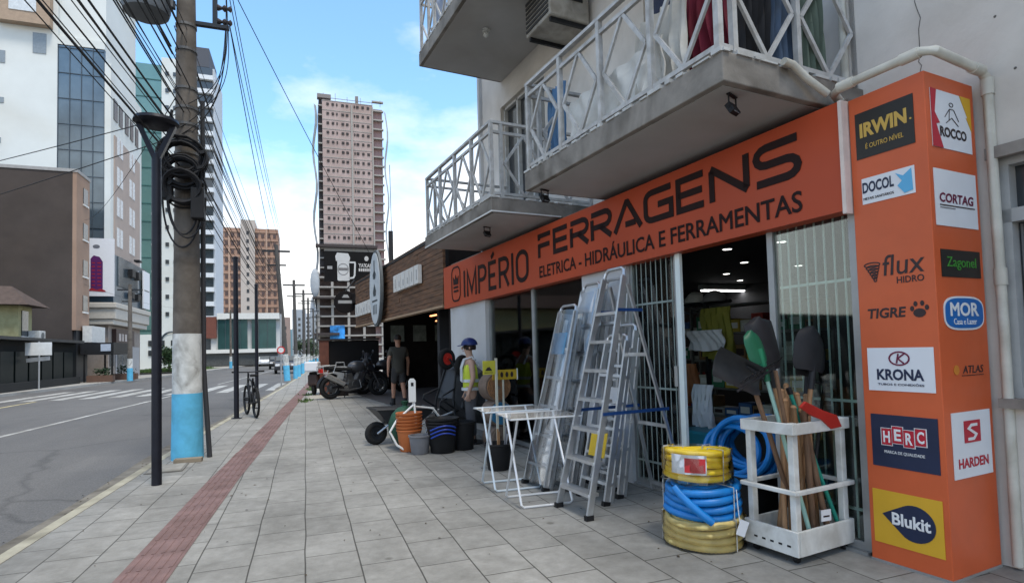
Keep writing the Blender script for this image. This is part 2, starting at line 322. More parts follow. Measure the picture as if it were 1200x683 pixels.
kerb_m = m('kerb_concrete', (.34, .32, .25), .85, var=.3, scale=3, stain=.35)
tag(q.build('kerb', kerb_m), kind='structure')
gut_m = m('gutter_grit', (.17, .155, .13), .95, var=.3, scale=5, stain=.4)
tag(strip(MB(), lambda y: kx(y)-.34-.06*math.sin(y*.7), lambda y: kx(y)+.01, -.115, [y_*.5 for y_ in range(-20, 80)]).build('gutter', gut_m), kind='structure')
q = MB(); g = random.Random(77)
for _ in range(420):
    if g.random() < .55: y = g.uniform(2, 22); x = kx(y)-abs(g.gauss(0, .16))-.02; z = -.112
    else: y = g.uniform(2.5, 14); x = g.uniform(kx(y)+.15, 3.0); z = .0045
    s = g.uniform(.006, .018); a = g.uniform(0, 6.28)
    q.add([(x+s*math.cos(a), y+s*math.sin(a), z), (x-s*.5*math.sin(a), y+s*.5*math.cos(a), z+.006), (x-s*math.cos(a), y-s*math.sin(a), z), (x+s*.5*math.sin(a), y-s*.5*math.cos(a), z+.002)], [(0, 1, 2, 3)])
tag(q.build('leaf_litter', m('litter_brown', (.07, .05, .03), .9, var=.5, scale=2)), 'small dry leaves and grit scattered along the kerb and paving', 'litter', kind='stuff')
# red tactile paving with ribs
red_t = m('tactile_red', (.170, .108, .102), .8, var=.22, scale=5, bump=.3, stain=.22)
q = MB(); off = lambda y: .96 if y < 9 else 1.0-.02*(y-9)*.3
ys = [x for x in YS if x < 60]
strip(q, lambda y: kx(y)+off(y), lambda y: kx(y)+off(y)+.315, .004, ys)
y = 1.0
while y < 34:
    for i in range(5):
        x0 = .025 + i*.06
        a, c = y+.01, y+.31
        q.add([(kx(a)+off(a)+x0, a, .004), (kx(a)+off(a)+x0+.006, a, .009), (kx(a)+off(a)+x0+.024, a, .009), (kx(a)+off(a)+x0+.03, a, .004),
               (kx(c)+off(c)+x0, c, .004), (kx(c)+off(c)+x0+.006, c, .009), (kx(c)+off(c)+x0+.024, c, .009), (kx(c)+off(c)+x0+.03, c, .004)], [(0, 1, 5, 4), (1, 2, 6, 5), (2, 3, 7, 6), (0, 3, 2, 1), (4, 5, 6, 7)])
    y += .33
tag(q.build('tactile_path', red_t), kind='structure')
# paint on the road
mark = m('road_paint', (.36, .36, .345), .7, var=.25, scale=4, stain=.4); ymark = m('yellow_road_paint', (.42, .36, .2), .75, var=.25, scale=4, stain=.35)
def line(q, P, w, z=-.116):
    for (x0, y0), (x1, y1) in zip(P, P[1:]): q.add([(x0-w/2, y0, z), (x0+w/2, y0, z), (x1+w/2, y1, z), (x1-w/2, y1, z)], [(0, 1, 2, 3)])
q = MB(); line(q, [(-6.35, -10), (-6.0, 8), (-5.76, 14.3), (-5.5, 18.2), (-5.0, 25.9)], .13)
line(q, [(-4.5, 35), (-4, 44), (-2.9, 66), (-1, 100)], .13)
i = 0
while True:
    x = -10.9 + i*.95
    if x > kx(30)-.5: break
    line(q, [(x, 26.6), (x+.25, 33.2)], .48); i += 1
tag(q.build('road_markings', mark), kind='structure')
q = MB(); line(q, [(-9.6, -10), (-9.48, 23.6), (-9.5, 26.3)], .14); line(q, [(-11.6, 0), (-11.5, 25)], .1)
tag(q.build('lane_marking', ymark), kind='structure')
# far side pavement, verge, lawn, hill
fkx = lambda y: interp(FK, y)
far_m = m('far_paving', (.30, .29, .27), .85, var=.15, scale=.8, stain=.2)
q = MB(); yy = [-10, 10, 30, 45, 58]
for a, c in zip(yy, yy[1:]): q.add([(fkx(a), a, -.13), (fkx(a), a, .0), (-45, a, .0), (fkx(c), c, -.13), (fkx(c), c, .0), (-45, c, .0)], [(0, 3, 4, 1), (1, 4, 5, 2)])
q.add([(-60, 58, -.02), (fkx(58), 58, -.02), (fkx(58), 58, -.14), (-60, 58, -.14)], [(0, 1, 2, 3)])
yy = [66, 82, 110, 180, 240]
for a, c in zip(yy, yy[1:]): q.add([(fkx(a), a, -.13), (fkx(a), a, .0), (-60, a, .0), (fkx(c), c, -.13), (fkx(c), c, .0), (-60, c, .0)], [(0, 3, 4, 1), (1, 4, 5, 2)])
tag(q.build('far_pavement', far_m), kind='structure')
lawn_m = m('lawn_soil', (.06, .10, .025), .95, var=.25, scale=2)
tag(MB().add([(-18, 66.5, .02), (-11.2, 66.5, .02), (-10.2, 84, .02), (-18, 84, .02)], [(0, 1, 2, 3)]).build('lawn', lawn_m), kind='structure')
grass_m = m('grass_blades', (.065, .11, .03), .8, var=.35, scale=3)
q = MB()
for _ in range(5000):
    x, y = rnd.uniform(-17.8, -11.2), rnd.uniform(66.6, 83); h = rnd.uniform(.08, .3); a = rnd.uniform(0, PI); d = .05
    q.add([(x-d*math.cos(a), y-d*math.sin(a), .02), (x+d*math.cos(a), y+d*math.sin(a), .02), (x+rnd.uniform(-.08, .08), y+rnd.uniform(-.08, .08), .02+h)], [(0, 1, 2)])
tag(q.build('grass', grass_m), kind='stuff')
conc_m = m('verge_concrete', (.36, .345, .31), .85, var=.2, scale=1.2, stain=.25)
tag(MB().add([(.05, 18.6, .006), (14, 18.2, .006), (16, 60, .006), (1.75, 60, .006)], [(0, 1, 2, 3)]).build('verge', conc_m), kind='structure')
q = MB()
for _ in range(1500):
    y = rnd.uniform(17.4, 38); k = rnd.random()
    if math.sin(y*1.9)+math.sin(y*.83) < -.2: continue
    x = -.02+(y-18)*.04+rnd.gauss(0, .09); h = rnd.uniform(.02, .09); a = rnd.uniform(0, PI); d = .03
    q.add([(x-d*math.cos(a), y-d*math.sin(a), .004), (x+d*math.cos(a), y+d*math.sin(a), .004), (x+rnd.uniform(-.05, .05), y+rnd.uniform(-.05, .05), h)], [(0, 1, 2)])
tag(q.build('weeds', grass_m), kind='stuff')
hill_m = m('hill_forest_hazy', (.07, .125, .145), .95, var=.2, scale=.02)  # blue of distance haze mixed into the forest colour
q = MB(); nx, ny = 40, 14
for j in range(ny+1):
    for i in range(nx+1):
        u, v = i/nx, j/ny; x = -700+1500*u
        h = 58*math.exp(-((x-70)/180)**2) + 34*math.exp(-((x+260)/160)**2) + 4*math.sin(x*.05)+2.5*math.sin(x*.13)
        q.v.append(Vector((x, 880+260*v, -.2+max(0, h)*math.sin(PI*min(1, v*.9+.001))*(1+.06*math.sin(u*60+v*17)))))
q.f = [(j*(nx+1)+i, j*(nx+1)+i+1, (j+1)*(nx+1)+i+1, (j+1)*(nx+1)+i) for j in range(ny) for i in range(nx)]
tag(q.build('hill', hill_m, smooth=True), kind='structure')
# manhole-like square cover in the pavement
cov = thing('pavement_cover', 'flat square access cover in the pavement near the kerb and black lamp post', 'access cover', (kx(8.2)+.33, 8.15, 0), .04)
MB().box(-.2, .2, -.28, .28, .003, .011).build('frame', m('cover_frame', (.17, .165, .15), .8, stain=.3), cov); MB().box(-.175, .175, -.255, .255, .008, .015).build('lid', m('cover_lid', (.25, .24, .215), .85, stain=.3), cov)

# ================================================================ THE SHOP BUILDING (facade frame: n into the building, s along it)
NB, SB = 3.5, 5.0
bld = thing('shop_building', 'grey stuccoed building with hardware shop below and balconies above', 'building', F(SB, NB), FA)
def B(): return MB((NB, SB, 0))
stucco = m('grey_stucco', (.66, .62, .565), .9, var=.10, scale=1.6, bump=.25, bscale=30, stain=.22); trimw = m('painted_wall', (.52, .53, .54), .8, var=.06, scale=2, stain=.1)
slabc = m('balcony_concrete', (.25, .228, .20), .88, var=.2, scale=4.5, stain=.55, bump=.25); soff = m('soffit_plaster', (.42, .415, .405), .9, var=.07, scale=1.2, stain=.18)
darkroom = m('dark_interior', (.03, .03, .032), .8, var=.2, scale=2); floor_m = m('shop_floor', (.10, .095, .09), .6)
UW = 4.15
# upper wall with door openings (built as pieces round the openings)
q = B(); zt = 10.5
def wall_holes(q, s0, s1, z0, z1, holes, n0, n1):
    holes = sorted(holes); cur = s0
    for (a, b2, c, d) in holes:
        q.box(n0, n1, cur, a, z0, z1)
        if c > z0: q.box(n0, n1, a, b2, z0, c)
        if d < z1: q.box(n0, n1, a, b2, d, z1)
        cur = b2
    q.box(n0, n1, cur, s1, z0, z1)
wall_holes(q, 2.62, 9.6, 2.86, zt, [(3.1, 4.9, 3.14, 5.35), (7.15, 8.65, 3.12, 5.45)], UW, UW+.22)
q.box(4.1, 4.3, -6, 2.62, 2.42, zt); q.box(4.1, 4.3, 1.76, 2.3, 0, 2.42); q.box(4.1, 4.3, -6, 1.76, 0, .98)
q.box(4.37, 12, 9.38, 9.6, 2.86, zt)
q.build('upper_wall', stucco, bld)
B().box(3.64, 4.15, 2.32, 9.86, 2.80, 2.93).build('ledge', slabc, bld)
B().box(UW-.06, UW, 9.42, 9.5, 2.93, zt).build('downpipe', trimw, bld)
B().box(3.5, 13, -6, 9.6, zt, zt+.3).build('roof', slabc, bld)
# storefront piers, interior
for x_ in ((3.56, 3.86, 8.16, 9.72, 0, 2.3), (3.56, 3.86, 4.62, 5.42, 0, 2.3)): B().box(*x_).build('pier', trimw, bld)
B().box(3.6, 3.9, 2.2, 2.285, 0, 2.3).build('end_frame', m('grey_aluminium_frame', (.33, .34, .34), .45, .5), bld)
B().box(3.555, 3.565, 8.17, 9.71, 0, .09).build('skirting', m('skirting_grey', (.2, .2, .2), .7), bld)
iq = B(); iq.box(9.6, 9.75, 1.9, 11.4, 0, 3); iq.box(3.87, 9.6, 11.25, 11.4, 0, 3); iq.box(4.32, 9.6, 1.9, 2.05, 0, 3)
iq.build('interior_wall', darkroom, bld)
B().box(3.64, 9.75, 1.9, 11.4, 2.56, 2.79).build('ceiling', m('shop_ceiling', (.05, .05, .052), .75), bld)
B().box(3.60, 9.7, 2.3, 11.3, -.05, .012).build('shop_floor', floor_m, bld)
# glazing: dark window, two glass panels with white bars, frames
gl = glass('shop_glass', (.80, .88, .86), .03); fr_m = m('grey_aluminium_frame', (.33, .34, .34), .45, .5); bar_m = m('white_bars', (.72, .78, .75), .5, var=.06)
def pane(name, s0, s1, z0, z1, n, label=None, fr=.05):
    o = B().box(n, n+.008, s0+fr, s1-fr, z0+fr, z1-fr).build(name, gl, bld)
    f = B(); f.box(n-.02, n+.03, s0, s0+fr, z0, z1); f.box(n-.02, n+.03, s1-fr, s1, z0, z1); f.box(n-.02, n+.03, s0+fr, s1-fr, z0, z0+fr); f.box(n-.02, n+.03, s0+fr, s1-fr, z1-fr, z1)
    f.build('frame', fr_m, o); return o
w1 = pane('shop_window', 5.42, 6.7, .02, 2.28, 3.62)
w3 = pane('shop_window', 6.7, 8.16, .02, 2.28, 3.64)
def barred(s0, s1, n, dn=.05, bm_=None):
    w = pane('glass_door', s0, s1, .02, 2.28, n)
    bq = B(); k = int((s1-s0-.1)/.072)
    for i in range(k+1):
        s = s0+.06+(s1-s0-.12)*i/k; bq.tube([(n+dn, s, .06), (n+dn, s, 2.24)], .0075 if dn > 0 else .005, 6)
    for z in (.25, .95, 1.75): bq.box(n+dn-.008, n+dn+.008, s0+.05, s1-.05, z-.009, z+.009)
    bq.build('security_bars', bm_ or bar_m, w); return w
d1 = barred(3.93, 4.62, 3.62, -.03, m('green_grey_bars', (.24, .29, .27), .5)); d2 = barred(2.29, 2.97, 3.62)
hq = B(); hq.box(3.57, 3.60, 3.945, 3.985, .98, 1.16); hq.build('handle', m('lock_metal', (.5, .5, .48), .4, .6), d1)
B().box(3.57, 3.6, 3.865, 3.925, .02, 2.28).build('door_jamb', bar_m, bld)
B().box(3.57, 3.66, 2.3, 4.7, .0, .018).build('threshold', fr_m, bld)
# upper doors behind the balconies
ug = m('dark_window_glass', (.03, .035, .04), .12, spec=.7)
for (a, b2, c, d) in ((3.1, 4.9, 3.14, 5.35), (7.15, 8.65, 3.12, 5.45)):
    o = B().box(UW+.12, UW+.13, a+.04, b2-.04, c+.04, d-.04).build('balcony_door', ug, bld)
    f = B()
    for s in (a+.02, (a*2+b2)/3, (a+2*b2)/3, b2-.02): f.box(UW+.06, UW+.14, s-.025, s+.025, c, d)
    f.box(UW+.06, UW+.14, a, b2, c, c+.05); f.box(UW+.06, UW+.14, a, b2, d-.05, d); f.build('frame', dwhite, o)
# right hand window beside the pillar
o = B().box(4.22, 4.23, -2, 1.74, 1.0, 2.4).build('window', ug, bld)
f = B(); f.box(4.14, 4.24, -2, 1.76, 2.36, 2.42); f.box(4.14, 4.24, -2, 1.76, 2.02, 2.10); f.box(4.14, 4.24, -2, 1.76, .98, 1.04); f.box(4.14, 4.24, 1.70, 1.76, 1.04, 2.36); f.box(4.14, 4.24, .9, .95, 1.04, 2.36)
f.build('frame', m('grey_frame_paint', (.36, .36, .35), .6), o)
f = B()
for i in range(18): f.box(4.205, 4.215, .96+i*.042, .972+i*.042, 1.05, 2.01)
f.build('grille', m('grille_grey', (.13, .13, .13), .5), o)
B().box(4.06, 4.12, -6, 1.78, 2.40, 2.47).build('lintel', slabc, bld)
B().box(4.04, 4.14, -6, 1.78, .93, .985).build('sill', slabc, bld)
for s0, z0, z1, sd in ((2.12, 2.98, 4.6, 3), (1.35, 2.5, 3.7, 8), (1.9, 3.5, 5.2, 5)):   # hairline cracks
    g = random.Random(sd); pts = []; s = s0; z = z0
    while z < z1: pts.append((4.0985, s, z)); z += g.uniform(.03, .09); s += g.uniform(-.022, .024)
    B().tube(pts, .0026, 4).build('crack', m('crack_dark', (.12, .11, .10), .95), bld)
for s, z in ((1.62, 2.9), (1.5, 3.1), (1.7, 3.25), (1.4, 2.75), (1.1, 3.0), (2.0, 3.6)): B().lathe([(.001, -.004), (.006, -.003), (.008, 0)], (4.099, s, z), 10, 'x').build('plug_hole', m('crack_dark', (.12, .11, .10), .95), bld)
# balconies: slab > railing with diamonds
rail_m = m('white_rail_paint', (.47, .465, .45), .5, var=.14, scale=14, stain=.25)
def diamond_panel(q, P0, P1, z0, z1, w=.021):
    """one bay: a diamond of flat bars between two posts"""
    P0, P1 = Vector(P0), Vector(P1); mid = (P0+P1)/2; zc = (z0+z1)/2; d = (P1-P0)*.04
    a, b2, c, e = Vector((P0.x+d.x, P0.y+d.y, zc)), Vector((mid.x, mid.y, z1)), Vector((P1.x-d.x, P1.y-d.y, zc)), Vector((mid.x, mid.y, z0))
    for u, v in ((a, b2), (b2, c), (c, e), (e, a)): q.bar(u, v, w, .03)
def balcony(s0, s1, zb, th, n0=2.72, rail=.92, bays=4, strip_=False, extra=False):
    sl_ = B(); sl_.box(n0, UW-.003, s0, s1, zb, zb+th); o = sl_.build('balcony', slabc, bld, bevel=.008)
    B().box(n0+.05, UW-.004, s0+.05, s1-.05, zb-.006, zb-.001).build('soffit', soff, o)
    z0, z1 = zb+th, zb+th+rail; r = B(); e = .07
    for z in (z0+.06, z1-.13): 
        r.box(n0+.02, n0+.05, s0+e, s1-e, z-.016, z+.016); r.box(n0+.05, UW, s0+.04, s0+.07, z-.016, z+.016); r.box(n0+.05, UW, s1-.07, s1-.04, z-.016, z+.016)
    r.box(n0+.012, n0+.058, s0+.03, s1-.03, z1-.03, z1); r.box(n0+.058, UW, s0+.03, s0+.076, z1-.03, z1); r.box(n0+.058, UW, s1-.076, s1-.03, z1-.03, z1)
    for i in range(bays+1):
        s = s0+.055+(s1-s0-.11)*i/bays; r.box(n0+.014, n0+.056, s-.021, s+.021, z0-.0, z1-.031)
        if i < bays:
            sb = s0+.055+(s1-s0-.11)*(i+1)/bays; diamond_panel(r, (n0+.035, s+.03, 0), (n0+.035, sb-.03, 0), z0+.06, z1-.13)
    for s in (s0+.053, s1-.053):
        ns = [n0+.16, (n0+UW)/2+.05, UW-.03]
        for n_ in ns: r.box(n_-.02, n_+.02, s-.02, s+.02, z0, z1-.031)
        diamond_panel(r, (ns[0]+.02, s, 0), (ns[1]-.02, s, 0), z0+.06, z1-.13); diamond_panel(r, (ns[1]+.02, s, 0), (ns[2]-.02, s, 0), z0+.06, z1-.13)
    r.build('railing', rail_m, o)
    if strip_:
        MBs = B(); MBs.box(n0-.006, n0-.001, s0-.004, s1, zb-.004, zb+.014); MBs.box(n0, UW-.5, s0-.006, s0-.001, zb-.004, zb+.014); MBs.build('edge_strip', white_m, o)
    # flaking edge under the railing
    fl = B(); g = random.Random(int(s0*10))
    s = s0
    while s < s1:
        l = g.uniform(.03, .16); fl.box(n0-.012*g.random()-.004, n0+.05, s, min(s1, s+l), zb+th-.004, zb+th+g.uniform(.008, .028)); s += l+g.uniform(0, .1)
    n_ = n0
    while n_ < 4.0:
        l = g.uniform(.04, .18); fl.box(n_, n_+l, s0-.012*g.random()-.004, s0+.05, zb+th-.004, zb+th+g.uniform(.008, .028)); n_ += l+g.uniform(0, .08)
    fl.build('flaking_edge', dwhite, o)
    return o
b1 = balcony(2.50, 5.14, 2.96, .19, bays=4); b2 = balcony(5.97, 8.50, 2.95, .17, bays=4, strip_=True); b3 = balcony(5.97, 8.62, 5.88, .2, bays=4); b4 = balcony(2.50, 5.14, 5.9, .2)
B().tube([(3.26, 7.2, 5.868), (3.26, 7.2, 5.83)], .05, 12).sphere((3.26, 7.2, 5.79), .04, 10).build('light_bulb', m('bulb_glass', (.55, .55, .52), .3), b3, smooth=True)
# drain pipes on the wall
pipe_m = m('pvc_pipe', (.56, .54, .47), .5, var=.1, stain=.25, scale=6)
pip = thing('drain_pipe', 'cream plastic drain pipe running over the orange pillar and down the wall', 'drain pipe', F(2.2, 4.0), FA)
q = MB((4.0, 2.2, 0)); q.tube([(4.06, 2.60, 7), (4.06, 2.60, 3.04), (4.02, 2.56, 2.99), (3.62, 2.40, 2.985), (3.5, 2.28, 2.96), (3.5, 1.80, 2.96), (3.54, 1.755, 2.955), (4.03, 1.755, 2.93), (4.075, 1.75, 2.88), (4.09, 1.75, 1.4), (4.08, 1.75, .02)], .027, 12)
q.build('pipe', pipe_m, pip, smooth=True)
for p, d in (((4.06, 2.60, 3.06), 'z'), ((3.5, 2.24, 2.96), 'y'), ((3.5, 1.86, 2.96), 'y'), ((3.98, 1.755, 2.932), 'x'), ((4.076, 1.75, 2.84), 'z'), ((4.09, 1.75, 1.7), 'z')):
    d = {'x': (.05, 0, 0), 'y': (0, .05, 0), 'z': (0, 0, .05)}[d]; MB((4.0, 2.2, 0)).tube([Vector(p)-Vector(d), Vector(p)+Vector(d)], .033, 12).build('joint', pipe_m, pip, smooth=True)
q = MB((4.0, 2.2, 0)); q.tube([(3.22, 2.46, 3.16), (3.3, 2.46, 3.155), (3.42, 2.45, 3.08), (3.58, 2.42, 2.99)], .025, 10)
q.build('branch_pipe', pipe_m, pip, smooth=True)
# ================================================================ SHOP SIGN
sg = thing('shop_sign', 'long orange fascia sign reading IMPÉRIO FERRAGENS above the shop front', 'shop sign', F(6.1, 3.5, 2.16), FA)
def SG(): return MB((3.5, 6.1, 2.16))
q = SG(); q.add([(3.5, 2.30, 2.17), (3.5, 9.88, 2.115), (3.5, 9.88, 2.855), (3.5, 2.30, 2.875), (3.63, 2.30, 2.17), (3.63, 9.88, 2.115), (3.63, 9.88, 2.855), (3.63, 2.30, 2.875)], [(0,1,2,3),(4,7,6,5),(0,4,5,1),(1,5,6,2),(2,6,7,3),(3,7,4,0)])
sgn_m = m('sign_orange_shaded', (.43, .064, .021), .45, var=.05, scale=1.5, stain=.06)  # pillar's orange darkened: shade under the balconies put into the base colour
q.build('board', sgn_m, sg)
SG().box(3.49, 3.64, 2.272, 2.297, 2.15, 2.875).build('end_trim', m('trim_pale', (.66, .56, .50), .5), sg)
tx = lambda s0, z0: (lambda u, v, w: Vector((3.497-w-3.5, s0-u-6.1, z0+v-2.16)))
def stroke_word(glyphs, s_left, s_right, z0, z1, w, gap, slope=0, t=.003):
    """glyphs: list of (width, [polylines in 0..1 x 0..1]); fitted between two places on the sign"""
    tot = sum(g_[0] for g_ in glyphs)+gap*(len(glyphs)-1); sc = (s_left-s_right)/tot; q = MB(); x = 0
    fn = tx(s_left, 0)
    for wd, pls in glyphs:
        for pl in pls:
            wv = w
            if isinstance(pl, tuple): wv, pl = pl
            ribbon(q, [((x+px_*wd)*sc, z0+w/2+py_*(z1-z0-w)) for px_, py_ in pl], wv, fn, t)
        x += wd+gap
    return q
def rc(x0, y0, x1, y1, r=.18, rx=None):   # rounded corner helper: returns arc points between
    return None
def arc(cx, cy, rx, ry, a0, a1, n=6): return [(cx+rx*math.cos(rad(a0+(a1-a0)*i/n)), cy+ry*math.sin(rad(a0+(a1-a0)*i/n))) for i in range(n+1)]
Fg = (.82, [[(0, -.07), (0, .62)], [(0, .62-.11), (.92, .51)], [(0, .8), (0, 1), (1, 1)]])
Eg = (.85, [[(1, 1), (0, 1), (0, 0), (1, 0)], [(0, .5), (.95, .5)]])
Rg = (.95, [[(0, -.07), (0, .8)], [(-.03, 1), (.7, 1)]+arc(.72, .72, .28, .28, 90, -90)+[(.0, .44)], [(.45, .44), (1.02, -.05)]])
Ag = (1.08, [[(-.05, -.07), (.47, 1.02), (.53, 1.02), (1.05, -.07)], [(.42, .16), (.84, .16)]])
Gg = (1.0, [[(1, 1), (.28, 1)]+arc(.25, .75, .25, .25, 90, 180, 4)+arc(.25, .25, .25, .25, 180, 270, 4)+[(1, 0), (1, .5), (.5, .5)]])
Ng = (1.0, [[(0, -.07), (0, .93)], [(-.02, 1.0), (1.02, .0)], [(1, .07), (1, 1.07)]])
Sg = (1.0, [[(1, 1), (.25, 1)]+arc(.25, .75, .25, .25, 90, 270, 6)+[(.75, .5)]+arc(.75, .25, .25, .25, 90, -90, 6)+[(0, 0)]])
lt_m = black_v
q = stroke_word([Fg, Eg, Rg, Rg, Ag, Gg, Eg, Ng, Sg], 6.27, 2.60, 2.475, 2.785, .058, .27); q.build('lettering', lt_m, sg)
Ig = (.04, [[(.5, -.08), (.5, 1.08)]])
Mg = (.72, [[(0, -.08), (0, 1.0), (.5, .1), (1, 1.0), (1, -.08)]])
Pg = (.55, [[(0, -.08), (0, 1), (.55, 1)]+arc(.55, .73, .45, .27, 90, -90, 6)+[(0, .46)]])
Eg2 = (.5, [[(1, 1), (0, 1), (0, 0), (1, 0)], [(0, .5), (.85, .5)], [(.35, 1.2), (.75, 1.36)]])
Rg2 = (.58, [[(0, -.08), (0, 1), (.55, 1)]+arc(.55, .73, .45, .27, 90, -90, 6)+[(0, .46)], [(.5, .46), (1.02, -.06)]])
Og = (.62, [arc(.5, .72, .5, .28, 0, 180, 8)+arc(.5, .28, .5, .28, 180, 360, 8)+[(1, .72)]])
q = stroke_word([Ig, Mg, Pg, Eg2, Rg2, Ig, Og], 8.86, 6.60, 2.235, 2.675, .062, .26); q.build('lettering', lt_m, sg)
q = text_fit('ELETRICA - HIDRÁULICA E FERRAMENTAS', 3.70, .185, tx((6.28+2.58)/2, 2.325), bold=.016, t=.003)
q.build('lettering', lt_m, sg)
# crown emblem in a rounded frame
q = MB(); fn = tx(9.25, 2.50); a_, b_ = .2, .29; r_ = .13
pts = arc(a_-r_, b_-r_, r_, r_, 0, 90, 5)+arc(-a_+r_, b_-r_, r_, r_, 90, 180, 5)+arc(-a_+r_, -b_+r_, r_, r_, 180, 270, 5)+arc(a_-r_, -b_+r_, r_, r_, 270, 360, 5); pts.append(pts[0])
ribbon(q, pts, .03, fn); q.prism([(-.11, -.01), (.11, -.01), (.13, .13), (.055, .07), (0, .16), (-.055, .07), (-.13, .13)], fn, .005)
q.prism([(-.11, -.075), (.11, -.075), (.11, -.04), (-.11, -.04)], fn, .005); q.prism([(-.11, -.14), (.11, -.14), (.11, -.105), (-.11, -.105)], fn, .005)
q.build('crown_emblem', lt_m, sg)

# ================================================================ ORANGE PILLAR WITH STICKERS
pl = thing('advertising_pillar', 'square orange clad pillar covered with hardware brand stickers', 'pillar', F(2.04, 3.8), FA)
PO = Vector((3.8, 2.04, 0)); P_S0, P_S1, P_N0, P_N1, P_H = 1.82, 2.265, 3.55, 4.06, 2.872
MB(PO).box(P_N0, P_N1, P_S0, P_S1, .012, P_H).build('cladding', orange_m, pl, bevel=.004)
MB(PO).box(P_N0-.004, P_N1, P_S0-.004, P_S1+.002, .0, .014).build('base_trim', m('trim_grey', (.25, .24, .23), .7), pl)
def face_fn(face, u0, v0, lift=.003):
    if face == 'L': return lambda u, v, w: Vector((P_N0-lift-w, P_S1-(u0+u), v0+v)) - PO
    return lambda u, v, w: Vector((P_N0+(u0+u), P_S0-lift-w, v0+v)) - PO
WL, WR = P_S1-P_S0, P_N1-P_N0
def panel(face, u0, u1, v0, v1, mat, name='sticker'):
    Wd = WL if face == 'L' else WR; a, b2 = u0*Wd, u1*Wd; c, d = v0*P_H, v1*P_H
    q = MB(); fn = face_fn(face, (a+b2)/2, (c+d)/2, .001); hw, hh = (b2-a)/2, (d-c)/2
    q.prism([(-hw, -hh), (hw, -hh), (hw, hh), (-hw, hh)], fn, .003); o = q.build(name, mat, pl)
    return o, face_fn(face, (a+b2)/2, (c+d)/2, .005), hw, hh
k_w = m('sticker_white', (.66, .67, .69), .4, var=.03); k_k = m('sticker_black', (.022, .020, .018), .4, var=.1); k_navy = m('sticker_navy', (.014, .022, .055), .4, var=.1)
k_y = m('sticker_yellow', (.60, .34, .025), .4, var=.04); k_gold = m('ink_gold', (.52, .33, .07), .4, var=0); k_grn = m('ink_green', (.05, .24, .035), .4, var=0); k_red = m('ink_red', (.42, .012, .03), .4, var=0)
k_wine = m('ink_wine', (.13, .008, .04), .4, var=0); k_blue = m('ink_blue', (.10, .38, .62), .4, var=0); k_mor = m('ink_royal', (.012, .12, .38), .4, var=.05); k_ink = m('ink_dark', (.03, .018, .02), .45, var=0); k_wh = m('ink_white', (.68, .68, .68), .4, var=0)
def put(o, fn, txt, w, h, mat, du=0, dv=0, **k):
    f2 = lambda u, v, z: fn(u+du, v+dv, z); text_fit(txt, w, h, f2, t=.002, **k).build('lettering', mat, o)
def shape(o, fn, poly, mat, name='emblem', t=.002): 
    q = MB(); q.prism(poly, fn, t); return q.build(name, mat, o)
def strokes(o, fn, pls, w, mat, name='emblem'):
    q = MB()
    for p in pls: ribbon(q, p, w, fn, .002)
    return q.build(name, mat, o)
o, fn, hw, hh = panel('L', .09, .86, .862, .963, k_k); o['label'] = 'black sticker with yellow lettering'; put(o, fn, 'IRWIN', hw*1.62, hh*.62, k_gold, -.005, hh*.2, bold=.045); put(o, fn, 'É OUTRO NÍVEL', hw*1.3, hh*.26, k_gold, 0, -hh*.5, bold=.01)
shape(o, lambda u, v, w: fn(u+hw*.9, v+hh*.02, w), arc(0, 0, .006, .006, 0, 330, 8), k_gold)
o, fn, hw, hh = panel('L', .14, .83, .762, .818, k_w); put(o, fn, 'DOCOL', hw*1.22, hh*.85, k_navy, -hw*.36, hh*.26, bold=.03); put(o, fn, 'METAIS SANITÁRIOS', hw*1.18, hh*.24, k_ink, -hw*.36, -hh*.58)
shape(o, fn, [(hw*.32, hh*.75), (hw*.6, hh*.45), (hw*.9, hh*.85), (hw*.93, -hh*.75), (hw*.62, -hh*.85), (hw*.38, -hh*.2), (hw*.55, hh*.1)], k_blue)
# lettering straight on the orange
fn = face_fn('L', .5*WL, .617*P_H, .001)
text_fit('flux', .235, .125, lambda u, v, w: fn(u+.055, v+.02, w), shear=.1, bold=.004, t=.002).build('lettering', k_ink, pl)
text_fit('HIDRO', .15, .04, lambda u, v, w: fn(u+.09, v-.075, w), bold=.02, t=.002).build('lettering', k_ink, pl)
q = MB()
for i in range(6): ribbon(q, arc(-.125+i*.003, .035-i*.018, .048-i*.008, .014, 0, 350, 14), .007, fn, .002)
q.build('emblem', k_ink, pl)
fn = face_fn('L', .5*WL, .525*P_H, .001)
text_fit('TIGRE', .225, .062, lambda u, v, w: fn(u-.055, v, w), bold=.03, shear=.12, t=.002).build('lettering', k_ink, pl)
q = MB(); q.prism(arc(.13, -.012, .034, .026, 0, 350, 12), fn, .002)
for a, r2_ in ((150, .045), (112, .053), (72, .053), (32, .047)): q.prism(arc(.13+math.cos(rad(a))*r2_, -.008+math.sin(rad(a))*r2_, .011, .016, 0, 340, 8), fn, .002)
q.build('paw_emblem', k_ink, pl)
o, fn, hw, hh = panel('L', .09, .93, .362, .452, k_w); put(o, fn, 'KRONA', hw*1.42, hh*.52, k_navy, 0, -hh*.24, bold=.035); put(o, fn, 'TUBOS E CONEXÕES', hw*1.4, hh*.12, k_navy, 0, -hh*.68, bold=.02)
strokes(o, fn, [[(x, y+hh*.5) for x, y in arc(0, 0, hw*.30, hh*.30, 0, 360, 20)], [(-hw*.08, hh*.28), (-hw*.02, hh*.72)], [(hw*.16, hh*.72), (-hw*.04, hh*.5), (hw*.14, hh*.28)]], .009, k_wine)
o, fn, hw, hh = panel('L', .09, .93, .203, .312, k_navy)
